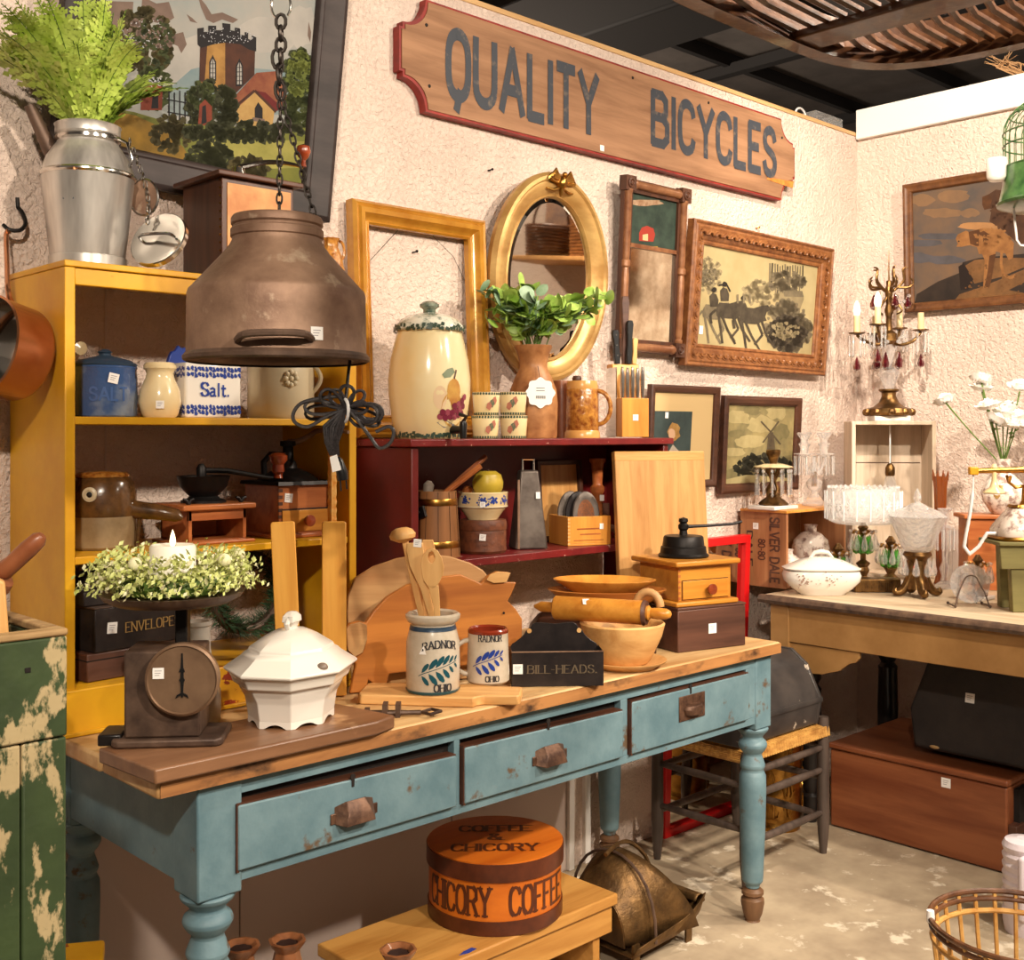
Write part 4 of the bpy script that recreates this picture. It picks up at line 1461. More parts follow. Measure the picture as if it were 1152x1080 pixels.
# kitchen scale with candle ring
c0, k = spot(186, 846, BD, 50)
c0 = c0 + Vector((.012, -.004, 0))
c0.z = BD + .0005
t = thing('kitchen_scale', 'old rusty brown kitchen scale with a round dial carrying a candle ring', 'scale', c0, -38)
obj('base', MB().prism([(-.085, -.06), (.085, -.06), (.095, -.05), (.095, .06), (-.095, .06), (-.095, -.05)], 0, .014, axis='z'), M['rustdark'], t, .004)
obj('body', MB().bx(-.074, .055, -.045, .06, .014, .165), M['rustdark'], t, .004)
obj('foot_pad', MB().bx(-.12, -.08, -.04, .03, 0, .02), M['blackpaint'], t, .003)
dz = .118
m = MB()
m.T = Matrix.Translation((.028, -.045, dz)) @ Matrix.Rotation(R(90), 4, 'X')
m.lathe([(0, 0), (.061, 0), (.063, .004), (.063, .018), (.059, .021), (.057, .0175), (0, .0175)], 48)
d = obj('dial', m, mat('brown dial', (132, 104, 80), .45, c2=(112, 86, 66), sc=14, metal=.4), t)
m = MB()
m.T = Matrix.Translation((.028, -.045 - .0176, dz))
m.prism([(-.0016, -.03), (.0016, -.03), (.003, 0), (.0012, .046), (-.0012, .046), (-.003, 0)], -.002, -.0002)
m.prism([(-.005, .0), (0, -.009), (.005, 0), (0, .009)], -.0026, -.001)
m.prism([(-.005, .014), (.005, .014), (.003, .02), (-.003, .02)], -.0026, -.001)
m.prism([(-.011, -.032), (-.009, -.026), (0, -.021), (.009, -.026), (.011, -.032), (.007, -.029), (0, -.0255), (-.007, -.029)], -.0022, -.0004)
obj('pointer', m, M['black'], d)
sticker(t, (-.012, -.0635, dz + .012), .019, 0)
obj('stem', MB().bx(.006, .028, -.015, .02, .165, .245), M['iron'], t, .003)
obj('platform', MB().lathe([(0, .243), (.10, .243), (.118, .252), (.125, .262), (.121, .263), (.10, .254), (0, .252)], 44), M['rustdark'], t)
ringz = c0.z + .2555
t2 = thing('candle_ring', 'pale green leafy candle ring with cream buds resting on the old scale', 'candle ring', (c0.x, c0.y, ringz))
ml, mw = MB(), MB()
ms = MB()
ms.tube([(.085 * math.cos(i * PI / 14), .085 * math.sin(i * PI / 14), .022) for i in range(28)], .018, 8, 0, True)
obj('wire_ring', ms, M['ferndark'], t2)
for i in range(3300):
    a = random.uniform(0, 2 * PI)
    rr = .106 + random.gauss(0, .024)
    rr = max(rr, .056)
    rr = min(rr, .166) if random.random() > .03 else rr + .012
    edge = max(0, 1 - abs(rr - .106) / .070)
    zz = .012 + random.uniform(0, .072) * edge ** .5 + (.0 if random.random() > .05 else .012)
    p = Vector((rr * math.cos(a), rr * math.sin(a), zz))
    n_ = Vector((random.gauss(0, 1), random.gauss(0, 1), random.gauss(.6, 1))).normalized()
    u_ = n_.orthogonal().normalized()
    v_ = n_.cross(u_)
    s_ = random.uniform(.0038, .0074)
    tgt = mw if random.random() < .2 else ml
    tgt.add([p - u_ * s_, p - v_ * s_ * .6, p + u_ * s_ * 1.1, p + v_ * s_ * .6], [(0, 1, 2, 3)])
obj('ring_leaves', ml, M['moss'], t2)
for a in (-2.6, -1.2, -.4, .8):
    obj('cream_bud', MB().ball((.115 * math.cos(a), .115 * math.sin(a), .068), .012, 10), M['mosslight'], t2)
obj('pale_leaves', mw, M['mosslight'], t2)
t3 = thing('candle', 'round white candle with a flickering flame tip inside the leafy ring', 'candle', (c0.x, c0.y, ringz))
obj('wax_body', MB().lathe([(0, 0), (.038, 0), (.04, .004), (.04, .086), (.037, .09), (.03, .087), (0, .085)], 36), M['wax'], t3)
obj('flame', MB().lathe([(0, .084), (.004, .089), (.0055, .096), (.0038, .106), (.0012, .114), (0, .117)], 14, (.0, 0, 0)), M['flame'], t3)

# silvered bottle behind the scale
c0, k = ony(222, 2.060, TB)
t = thing('glass_bottle', 'tall silvered glass bottle standing between the scale and the yellow cabinet', 'bottle', c0)
obj('body', MB().lathe([(0, 0), (24, 0), (26, 4), (26, 34), (22, 50), (17, 66), (14.5, 84), (14, 108), (16, 110), (16, 114), (13, 114), (12, 84), (15, 66), (23, 34), (23, 6), (0, 6)], 40, (0, 0, 0), k), M['bottle'], t)

# tureen
c0, k = spot(328, 822, BD, 58)
c0.z = BD + .0005
t = thing('tureen', 'white ironstone eight sided covered tureen on the dark board', 'tureen', c0, 38)
k *= .91
A = dict(n=8, ph=PI / 8, k=k, sx=1.26, sy=1.02, c=(0, 0, 0))
m = MB().lathe([(0, 6), (44, 6), (50, 8), (53, 28), (54, 32), (60, 44), (61, 47), (67, 50), (69, 56), (72, 62), (74, 64), (72, 66), (62, 62), (50, 20), (0, 14)], **A)
obj('bowl', m, M['white'], t, .003, 3, ang=25)
m = MB()
for i in range(8):
    a0 = 2 * PI * i / 8 + PI / 8
    a1 = a0 + PI / 4
    P0 = Vector((50 * k * math.cos(a0) * 1.26, 50 * k * math.sin(a0) * 1.02, 0))
    P1 = Vector((50 * k * math.cos(a1) * 1.26, 50 * k * math.sin(a1) * 1.02, 0))
    N_ = 14
    for j in range(N_):
        s0, s1 = j / N_, (j + 1) / N_
        def zz(s):
            q = abs(s - .5) * 2
            return 0 if q > .62 else 5 * k * math.cos(q / .62 * PI / 2) ** .6
        z0_, z1_ = zz(s0), zz(s1)
        a_, b_ = P0.lerp(P1, s0), P0.lerp(P1, s1)
        i0, i1 = a_ * .93, b_ * .93
        tp = Vector((0, 0, 9 * k))
        m.add([a_ + Vector((0, 0, z0_)), b_ + Vector((0, 0, z1_)), b_ + tp, a_ + tp, i0 + Vector((0, 0, z0_)), i1 + Vector((0, 0, z1_)), i1 + tp, i0 + tp],
              [(0, 1, 2, 3), (5, 4, 7, 6), (4, 5, 1, 0), (3, 2, 6, 7)])
obj('scalloped_foot', m, M['white'], t, ang=25)
m = MB().lathe([(0, 62), (70, 62), (77, 65), (78, 68), (74, 71), (58, 82), (54, 86), (50, 88), (49, 91), (30, 104), (20, 109), (12, 111), (0, 112)], **A)
l = obj('lid', m, M['white'], t, .002, 3, ang=25)
m = MB()
m.lathe([(0, 108), (8, 109), (7, 114), (9, 118), (13, 120), (12, 127), (7, 131), (0, 132)], 20, (0, 0, 0), k, 0, 1.3, .8, 0, 5, .12)
for s_ in (-1, 1):
    m.tube([(s_ * 4 * k, 0, 110 * k), (s_ * 14 * k, 0, 112 * k), (s_ * 18 * k, 0, 118 * k), (s_ * 12 * k, 0, 124 * k)], [.006, .005, .006, .004], 8)
obj('finial', m, M['white'], l)
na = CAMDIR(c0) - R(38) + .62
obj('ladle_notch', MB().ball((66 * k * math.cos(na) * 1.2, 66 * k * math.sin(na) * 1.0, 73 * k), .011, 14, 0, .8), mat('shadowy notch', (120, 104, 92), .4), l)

# iron tool
c0, k = spot(440, 806, TB, 0)
t = thing('iron_tool', 'small rusty iron kitchen gadget lying on the blue table in front of the little board', 'tool', c0 + Vector((.0, .0, 0)), -42)
m = MB().tube([(-.05, 0, .006), (.06, 0, .008)], .005, 8).tube([(-.05, .014, .006), (.03, .012, .006)], .004, 8).bx(-.055, -.045, -.015, .03, 0, .012)
for x in (-.012, .014):
    m.bx(x - .005, x + .005, -.012, .02, .0, .026)
obj('shank', m, M['rustdark'], t)
m = MB().tube([(.06, 0, .008), (.08, .018, .01), (.10, 0, .01), (.08, -.018, .008)], .0035, 8, 0, True)
obj('loop', m, M['rustdark'], t)

# small board with crock and mug
base = at(487, 781, z=TB) + ray(487, HOR) * .03
t = thing('cutting_board', 'pale maple cutting board with a stepped handle under the lettered crock and mug', 'cutting board', (1.585, 1.88, TB), -48)
b = MB().prism([(-.165, -.065), (.075, -.075), (.082, -.06), (.095, -.05), (.165, -.048), (.17, -.04), (.17, .030), (.165, .036), (.10, .038), (.085, .045), (.075, .052), (-.165, .052), (-.172, .045), (-.172, -.055)], 0, .021, axis='z')
obj('board', b, M['maplex'], t, .003)
CB = TB + .0215
c0, k = spot(487, 783, CB, 28)
fa = CAMDIR(c0)
t = thing('stoneware_crock', 'grey stoneware crock with teal leaf decoration holding wooden spoons', 'crock', c0)
prf = [(0, 0), (28, 0), (30, 3), (30.5, 30), (30, 56), (27, 68), (25, 73), (25, 76), (29, 79), (31, 83), (31, 86), (28, 88), (24, 86), (23, 74), (27, 56), (26, 6), (0, 5)]
obj('body', MB().lathe(prf, 56, (0, 0, 0), k), M['stone'], t)
obj('neck_band', MB().lathe([(26.6, 69.2), (25.3, 73), (25.4, 74)], 56, (0, 0, 0), k * 1.008, cap=False), M['slate'], t)
obj('foot_band', MB().lathe([(28.6, .6), (30.3, 3), (30.4, 4.2)], 56, (0, 0, 0), k * 1.006, cap=False), M['bluegreen'], t)
R1 = 30.6 * k
m = MB()
text_cyl(m, 'RADNOR', 8 * k, 1.35 * k, lambda z: (30.6 if z < 56 * k else 30.6 - (z / k - 56) * .25) * k, fa + .28, 50 * k, width=40 * k, serif=True, rise=3 * k)
obj('lettering', m, M['ink'], t)
m = MB()
text_cyl(m, 'OHIO', 7.5 * k, 1.5 * k, R1, fa + .38, 5 * k, width=20 * k, serif=True)
obj('lettering', m, M['ink'], t)


def leafspray(mb, r, a0, z0, L_, H_, n, k, ml, rise=.35, sgn=1, mi=0):
    """painted leaves along a curved stem, wrapped on radius r"""
    def P(u, w):
        an = a0 + u / r
        return (r * math.cos(an), r * math.sin(an), z0 + w)
    for i in range(n):
        s_ = (i + .5) / n
        bx_, bz = L_ * s_, H_ * s_ ** .8
        for sd in (1, -1):
            ll = ml * (.55 + .6 * math.sin(PI * min(1, s_ + .15)))
            dx, dz = .62 * ll, sd * .78 * ll
            nx, nz = -dz * .15, dx * .15
            pts = [(bx_, bz + sd * ll * .12)] + [(bx_ + dx * q + nx * w_, bz + sd * ll * .12 + dz * q + nz * w_) for q, w_ in ((.3, 1), (.65, 1.25), (.92, .7))] + [(bx_ + dx, bz + sd * ll * .12 + dz)] + [(bx_ + dx * q - nx * w_, bz + sd * ll * .12 + dz * q - nz * w_) for q, w_ in ((.92, .7), (.65, 1.25), (.3, 1))]
            mb.add([P(*q) for q in pts], [tuple(range(len(pts)))], mi)
    for i in range(12):
        a_, b_ = i / 12, (i + 1) / 12
        w_ = .0008
        q = [(L_ * a_, H_ * a_ ** .8 - w_), (L_ * b_, H_ * b_ ** .8 - w_), (L_ * b_, H_ * b_ ** .8 + w_), (L_ * a_, H_ * a_ ** .8 + w_)]
        mb.add([P(*x) for x in q], [(0, 1, 2, 3)], mi)


m = MB()
leafspray(m, R1 + .0004, fa - .55, 22 * k, 48 * k, 15 * k, 6, k, 14 * k)
obj('leaf_decoration', m, M['bluegreen'], t)
sa = fa - .38
m = MB()
m.add([(R1 * math.cos(sa + x) * 1.004, R1 * math.sin(sa + x) * 1.004, z * k) for x, z in ((-.14, 46), (.14, 46), (.04, 56))], [(0, 1, 2)])
o = obj('price_sticker', m, M['sticker'], t)
# utensils standing in the crock
side = Vector((math.sin(TH), -math.cos(TH), 0))     # image right
fwd = Vector((-math.cos(TH), -math.sin(TH), 0))     # toward camera


def px3(u, v, off=0):
    """point in the plane through the crock axis that faces the camera"""
    return side * ((u - 487) * k) + Vector((0, 0, (783 - v) * k + .004)) - fwd * off


def flatshape(mb, pts, th=.006):
    n = len(pts)
    vs = [p + fwd * th / 2 for p in pts] + [p - fwd * th / 2 for p in pts]
    mb.add(vs, [tuple(range(n)), tuple(range(2 * n - 1, n - 1, -1))] + [(i, n + i, n + (i + 1) % n, (i + 1) % n) for i in range(n)])


def utensil(name, lab, cat, spine, off, mt='maple', extra=None, th=.007):
    """spine = (u, v, half width px)"""
    m = MB()
    lft = [px3(u - w_, v, off) for u, v, w_ in spine]
    rgt = [px3(u + w_, v, off) for u, v, w_ in spine]
    flatshape(m, lft + rgt[::-1], th)
    t = thing(name, lab, cat, c0 + Vector((0, 0, .012)))
    m.v = [(x, y, z - .012) for x, y, z in m.v]
    obj('blade', m, M[mt], t, .0015)
    return t


t = utensil('wooden_mallet', 'mushroom headed wooden utensil leaning left in the lettered crock', 'utensil', [(484, 772, 3.2), (473, 700, 3.4), (459, 640, 3.6), (454, 614, 3.6)], .019)
m = MB()
hc = px3(452, 612, .019) - Vector((0, 0, .012))
m.T = Matrix.Translation(hc) @ Matrix.Rotation(TH - R(90), 4, 'Z') @ Matrix.Rotation(R(-8), 4, 'Y')
m.lathe([(0, -.012), (.01, -.014), (.026, -.006), (.028, .002), (.022, .012), (.012, .017), (0, .018)], 28, (0, 0, 0), 1, 0, 1, .8, 0, 12, .03)
obj('mushroom_head', m, M['maple'], t)
t = utensil('wooden_spatula', 'wooden slotted spatula with a price sticker in the lettered crock', 'spatula', [(492, 772, 3.6), (486, 700, 3.8), (478, 670, 5), (470, 645, 9), (467, 628, 10), (467, 619, 9)], -.003)
s = sticker(t, px3(470, 619, -.0075) - Vector((0, 0, .012)), .017, -42, 0, 5)
t = utensil('wooden_fork', 'broad wooden salad fork between the spatula and the spoon in the crock', 'fork', [(488, 772, 3.4), (490, 700, 3.6), (488, 665, 5), (484, 640, 9), (481, 625, 8), (481, 616, 6)], .0075)
m = MB()
t = thing('wooden_spoon', 'wooden spoon with a round hole standing at the right in the lettered crock', 'spoon', c0 + Vector((0, 0, .012)))
# bowl as ring of quads round the hole
ou, inn = [], []
outer = [(0, -16), (6, -13), (11, -4), (13, 6), (12, 14), (8, 22), (4, 28), (0, 30), (-5, 27), (-10, 20), (-12, 10), (-13, 2), (-11, -8), (-6, -14)]
N_ = len(outer)
cu, cv = 487, 640
for i, (a, b_) in enumerate(outer):
    ou.append(px3(cu + a, cv + b_, -.0155) - Vector((0, 0, .012)))
    an = math.atan2(b_ + 3, a)
    inn.append(px3(cu - 1 + 4 * math.cos(an), cv - 6 + 7 * math.sin(an), -.0155) - Vector((0, 0, .012)))
vs = [p + fwd * .003 for p in ou] + [p + fwd * .003 for p in inn] + [p - fwd * .003 for p in ou] + [p - fwd * .003 for p in inn]
fs = []
for i in range(N_):
    j = (i + 1) % N_
    fs += [(i, j, N_ + j, N_ + i), (2 * N_ + j, 2 * N_ + i, 3 * N_ + i, 3 * N_ + j), (i, 2 * N_ + i, 2 * N_ + j, j), (N_ + j, 3 * N_ + j, 3 * N_ + i, N_ + i)]
m.add(vs, fs)
lft = [px3(u - w_, v, -.0155) - Vector((0, 0, .012)) for u, v, w_ in ((488, 666, 6), (492, 690, 3.5), (494, 772, 3.5))]
rgt = [px3(u + w_, v, -.0155) - Vector((0, 0, .012)) for u, v, w_ in ((488, 666, 6), (492, 690, 3.5), (494, 772, 3.5))]
flatshape(m, lft + rgt[::-1], .006)
obj('spoon_body', m, M['maple'], t, .001)
utensil('wooden_paddle_spoon', 'slim plain wooden stick utensil at the back of the lettered crock', 'utensil', [(483, 772, 3), (478, 700, 3), (475, 665, 3), (474, 648, 4)], .031, 'maplex')

c0, k = spot(549, 771, CB, 23)
fa = CAMDIR(c0)
t = thing('mug', 'grey stoneware mug with a brown rim and cobalt leaves beside the spoon crock', 'mug', c0)
obj('body', MB().lathe([(0, 0), (22, 0), (24, 2), (24, 10), (23, 40), (22.5, 57), (21, 58.5), (19.5, 57), (20, 6), (0, 5)], 48, (0, 0, 0), k), M['stone'], t)
obj('rim', MB().lathe([(22.7, 55), (22.9, 58), (21.2, 60), (19.4, 58), (19.6, 40)], 48, (0, 0, 0), k, cap=False), mat('brown rim glaze', (128, 46, 26), .2, coat=.5), t)
ha = fa - 1.35
hp = []
for i in range(11):
    a = PI * i / 10
    rr = (22 + 18 * math.sin(a)) * k
    hp.append((rr * math.cos(ha), rr * math.sin(ha), (28 + 19 * math.cos(a)) * k))
obj('handle', MB().tube(hp, .0055, 10), M['stone'], t)
R2 = 24.3 * k
m = MB()
text_cyl(m, 'RADNOR', 7 * k, 1.2 * k, 23 * k, fa + .12, 48 * k, width=27 * k, serif=True)
obj('lettering', m, M['ink'], t)
m = MB()
text_cyl(m, 'OHIO', 6 * k, 1.2 * k, R2, fa + .2, 4 * k, width=15 * k, serif=True)
obj('lettering', m, M['ink'], t)
m = MB()
leafspray(m, R2, fa - .75, 20 * k, 36 * k, 13 * k, 5, k, 12 * k)
obj('leaf_decoration', m, M['cobalt'], t)

# cutting boards leaning on the red shelf
def board_thing(name, lab, cat, pts, u0, v0, d, mt, th=.018, lean=9, rz=-34):
    c0 = at(u0, v0, z=TB)
    kk = d / F
    cen = Vector((0, 0, 0)) + ray(u0, HOR) * d
    cen.z = TB
    t = thing(name, lab, cat, cen + Vector((0, 0, .0015)), rz, None, -lean)
    co = math.cos(R(rz) - (TH - R(90)))
    b = MB().prism([((u - u0) * kk / co, max(0, (v0 - v) * kk / math.cos(R(lean)))) for u, v in pts], -th / 2, th / 2)
    obj('board', b, M[mt], t, .003)
    return t, kk, co


pts = [(400, 781), (396, 740), (394, 700), (396, 682), (404, 662), (424, 650), (450, 642), (480, 638), (508, 642), (530, 650), (545, 659), (552, 668), (555, 690), (556, 781)]
board_thing('bread_slab', 'large tan rounded cutting board leaning behind the orange pig board', 'cutting board', pts, 470, 781, 2.612, 'bigboard', .014, 5, -24)
pig = [(399, 781), (402, 768), (406, 750), (402, 738), (394, 726), (393, 714), (400, 706), (410, 704), (417, 707), (426, 694), (440, 680), (462, 668), (490, 662), (520, 660), (543, 672), (551, 664), (562, 659), (576, 661), (571, 672), (584, 673), (577, 688), (573, 694), (582, 704), (589, 716), (588, 740), (575, 752), (570, 778), (555, 778), (548, 762), (500, 764), (440, 764), (436, 778), (428, 778), (418, 768), (416, 781)]
t, kk, co = board_thing('pig_board', 'orange wooden pig shaped cutting board leaning behind the lettered crock', 'cutting board', pig, 490, 781, 2.59, 'pigwood', .016, 5, -18)
for (u, v, r_) in ((408, 726, .007), (567, 707, .003)):
    m = MB()
    m.T = Matrix.Translation(((u - 490) * kk / co, -.0104, (781 - v) * kk)) @ Matrix.Rotation(R(90), 4, 'X')
    m.lathe([(0, 0), (r_, 0), (r_, .0006), (0, .0006)], 16)
    obj('hole' if r_ > .004 else 'eye', m, M['gap'], t)
m = MB()
q = [(548, 668), (552, 662), (562, 659), (576, 661), (571, 672), (556, 672)]
m.prism([((u - 490) * kk / co, (781 - v) * kk) for u, v in q], -.014, -.0098)
obj('ear', m, M['maplex'], t, .001)
q = [(396, 712), (400, 707), (410, 705), (417, 709), (417, 724), (412, 738), (404, 742), (397, 734)]
m = MB().prism([((u - 490) * kk / co, (781 - v) * kk) for u, v in q], -.0145, -.0098)
obj('tail', m, M['bigboard'], t, .001)

# bill heads box
c0, k = spot(629, 770, TB, 0)
c0 = c0 + Vector((.01, .020, 0))
k = dep(c0) / F
t = thing('letter_box', 'black tin wall box lettered bill heads with a scalloped back on the blue table', 'letter box', c0, -40)
w_, hf, hb = .104, .078, .130
m = MB().bx(-w_, w_, -.042, -.04, .0, hf).bx(-w_, w_, -.04, .04, 0, .003).bx(-w_, -w_ + .002, -.04, .04, .003, hf).bx(w_ - .002, w_, -.04, .04, .003, hf)
obj('tray', m, M['blacktin'], t, .001)
half = [(.104, 0), (.104, .072), (.098, .082), (.088, .088), (.078, .096), (.070, .104), (.066, .112), (.058, .116), (.052, .126), (.044, .131), (.03, .131), (0, .128)]
poly = half + [(-x, z) for x, z in half[::-1]][1:]
b = obj('back_plate', MB().prism(poly, .038, .041), M['blacktin'], t, .001)
for x in (-.058, .058):
    m = MB()
    m.T = Matrix.Translation((x, .0375, .112)) @ Matrix.Rotation(R(90), 4, 'X')
    m.lathe([(0, 0), (.0055, 0), (.0055, .0008), (0, .0008)], 14)
    obj('nail_hole', m, M['maple'], b)
obj('rim_wire', MB().tube([(-w_, -.042, hf), (w_, -.042, hf)], .0016, 6), M['rust'], t)
m = MB()
text_flat(m, 'BILL-HEADS.', .018, .0024, -.0428, .010, .030, width=.155, serif=True)
obj('lettering', m, M['fadeink'], t)
sticker(t, (-.090, -.0428, .040), .022, 0, 0, 0)

# stack of bowls at the right
c0, k = spot(703, 759, TB, 45)
t = thing('round_platter', 'pale wooden platter under the stack of dough bowls', 'platter', c0 + Vector((0, 0, 0)))
obj('plate', MB().lathe([(0, 0), (34, 0), (38, 3), (46, 7), (47, 9), (44, 9), (36, 5), (0, 4)], 48, (0, 0, 0), k), M['maplex'], t)
cb = c0 + ray(703, HOR) * .0 + Vector((0, 0, 5.5 * k))
z = cb.z
t = thing('wooden_bowl', 'thick pale wooden bowl on the platter with a rolling pin across it', 'bowl', (cb.x - .01, cb.y, z))
obj('bowl', MB().lathe([(0, 0), (30, 0), (35, 4), (48, 30), (52, 44), (50, 46), (45, 43), (32, 14), (0, 9)], 48, (0, 0, 0), k, 0, .92, .92), M['maplex'], t)
# rolling pin: nearly parallel to the picture, right end towards the camera
zr = z + 46 * k + .030
t = thing('rolling_pin', 'golden wooden rolling pin lying across the pale wooden bowl', 'rolling pin', (cb.x, cb.y, zr - .026))
a_ = Vector((cb.x, cb.y, 0))
pL = at(622, 696, y=cb.y + .03)
axis = (side * .93 + fwd * .37).normalized()
ctr = Vector((0, 0, .026)) - side * .055 + fwd * .03


def rp(s_):
    return ctr + axis * s_


obj('roller', MB().tube([rp(-.125), rp(-.122), rp(.10), rp(.103)], [.026, .029, .029, .026], 28), M['millgold'], t)
obj('handle', MB().tube([rp(.103), rp(.113), rp(.118), rp(.135), rp(.155), rp(.165), rp(.168)], [.016, .018, .012, .014, .013, .008, .002], 18), M['millgold'], t)
obj('handle', MB().tube([rp(-.125), rp(-.14), rp(-.16), rp(-.178)], [.012, .013, .013, .004], 18), M['millgold'], t)
obj('collar', MB().tube([rp(.100), rp(.108)], [.031, .028], 28), M['boxdark'], t)
sticker(t, ctr + axis * (-.045) + fwd * .020 + Vector((0, 0, .0215)), .016, -42, -45)
obj('back_handle', MB().tube([rp(.115 + .03 * math.cos(a)) + Vector((0, 0, .012 + .034 * math.sin(a))) - fwd * .03 for a in [PI * i / 10 for i in range(11)]], .010, 10), M['bigboard'], t)
# dough bowls stacked behind
cc = cb + ray(690, HOR) * .06
tilt = 0
kk = k * 1.02


def dough(name, lab, u, v_rim, hpx, half, zb, mt, rzz):
    c_ = Vector((cb.x, cb.y, 0)) + ray(u, HOR) * 0
    pos = Vector((0, 0, 0)) + ray(u, HOR) * (dep(cb) + .18)
    pos.z = zb
    t = thing(name, lab, 'bowl', pos, rzz)
    q = (dep(cb) + .18) / F
    prf = [(0, 0), (half * .45, 0), (half * .62, hpx * .25), (half * .98, hpx), (half, hpx + 1.5), (half * .96, hpx + 2), (half * .58, hpx * .42), (0, hpx * .3)]
    obj('bowl', MB().lathe(prf, 48, (0, 0, 0), q, 0, 1.0, .62), M[mt], t)
    return t, q


q = (dep(cb) + .18) / F
zl = EYE - (664 - HOR) * q
dough('dough_bowl', 'wide oval wooden dough bowl, lower of the two above the rolling pin', 683, 0, 24, 67, zl - 24 * q, 'pigwood', -44)
dough('dough_bowl', 'oval wooden dough bowl with an upturned side, topmost of the bowl stack', 680, 0, 17, 58, zl - 6 * q, 'orange', -52)
# the dark tray that carries them
pos = ray(650, HOR) * (dep(cb) + .185)
pos.z = TB
t = thing('dark_tray', 'dark brown arched wooden tray standing behind the black letter box', 'tray', (pos.x, pos.y, TB), -44)
hgt = zl - 24 * q - TB
m = MB().prism([(-.13, 0), (.2, 0), (.2, hgt - .002), (-.05, hgt - .002), (-.10, hgt - .01), (-.125, hgt - .04), (-.13, hgt - .06)], -.045, .05)
obj('body', m, M['walnut'], t, .006)

# dark box and mill on it
base = (2.475, 1.91, TB)
t = thing('lidded_box', 'plain dark stained wooden box under the golden coffee mill', 'box', (2.487, 1.910, TB), -14)
obj('body', MB().bx(-.114, .114, -.092, .092, 0, .109), M['boxdark'], t, .003)
obj('lid', MB().bx(-.115, .115, -.093, .093, .1095, .116), M['boxdark'], t, .002)
sticker(t, (.0, -.0925, .055), .026, 0)
z = TB + .1165
t = thing('golden_mill', 'golden wooden coffee mill with a black iron hopper on the dark box', 'coffee mill', (2.478, 1.922, z), -14)
hw, hd = .088, .085
obj('base', MB().bx(-hw - .016, hw + .016, -hd - .014, hd + .01, 0, .013), M['millgold'], t, .004)
obj('body', MB().bx(-hw, hw, -hd, hd, .013, .105), M['millgold'], t, .002)
m = MB()
for i in range(6):
    m.bx(-hw - .0006, -hw + .007, -hd - .0006, -hd + .001, .018 + i * .0145, .025 + i * .0145)
obj('finger_joints', m, M['mill'], t)
d = obj('drawer', MB().bx(-hw + .012, hw - .012, -hd - .004, -hd, .018, .066), M['millgold'], t, .001)
obj('drawer_gap', MB().bx(-hw + .010, hw - .010, -hd - .001, -hd + .001, .016, .068), M['walnut'], t)
m = MB()
m.T = Matrix.Translation((.01, -hd - .004, .042)) @ Matrix.Rotation(R(90), 4, 'X')
m.lathe([(0, 0), (.006, 0), (.006, .006), (.014, .012), (.014, .018), (0, .021)], 18)
obj('drawer_knob', m, M['knob'], d)
obj('top_board', MB().bx(-hw - .02, hw + .02, -hd - .018, hd + .015, .105, .119), M['millgold'], t, .004)
obj('hopper', MB().lathe([(0, .119), (.066, .119), (.068, .124), (.062, .13), (.060, .146), (.056, .149), (.053, .172), (.05, .176), (.02, .178), (0, .178)], 40, (-.005, 0, 0), 1, 0, 1, 1, 0, 40, .012), M['iron'], t)
m = MB().lathe([(0, .176), (.012, .176), (.01, .19), (.014, .195), (.014, .205), (.009, .21), (.013, .214), (.012, .222), (0, .226)], 18, (-.005, 0, 0))
m.tube([(-.005, 0, .20), (.06, -.025, .202), (.125, -.05, .206), (.15, -.058, .212)], [.005, .004, .004, .004], 8)
obj('crank', m, M['iron'], t)

# big oak panel leaning on the red shelf
c0 = at(752, 716, z=TB)
t = thing('oak_board', 'large pale oak board leaning against the right end of the oxblood shelf', 'board', (2.545, 2.040, TB + .0015), -26, None, -6)
m = MB().bx(-.140, .140, -.012, .012, 0, .518)
obj('board', m, M['oak'], t, .003)
obj('breadboard_end', MB().bx(-.1405, .1405, -.0125, .0125, .49, .5185), M['oakx'], t, .003)
# ================================================================ on the oxblood shelf: top
RT, RS = 1.3165, 1.0135
c0, k = ony(483, 2.236, RT)
fa = CAMDIR(c0)
t = thing('drink_crock', 'large ivory lidded drink crock with painted pear and grapes and a black spigot on the oxblood shelf', 'crock', c0)
t['label'] = 'large ivory lidded crock with painted fruit and a black spigot on the oxblood shelf'
prf = [(0, 0), (36, 0), (38, 3), (42, 20), (46, 50), (46.5, 66), (44, 88), (39, 110), (37, 118), (36, 120), (0, 120)]


def rad_of(zz):
    z = zz / k
    for (r0, z0), (r1, z1) in zip(prf[1:], prf[2:]):
        if z0 <= z <= z1 and z1 > z0:
            return (r0 + (r1 - r0) * (z - z0) / (z1 - z0)) * k
    return 40 * k


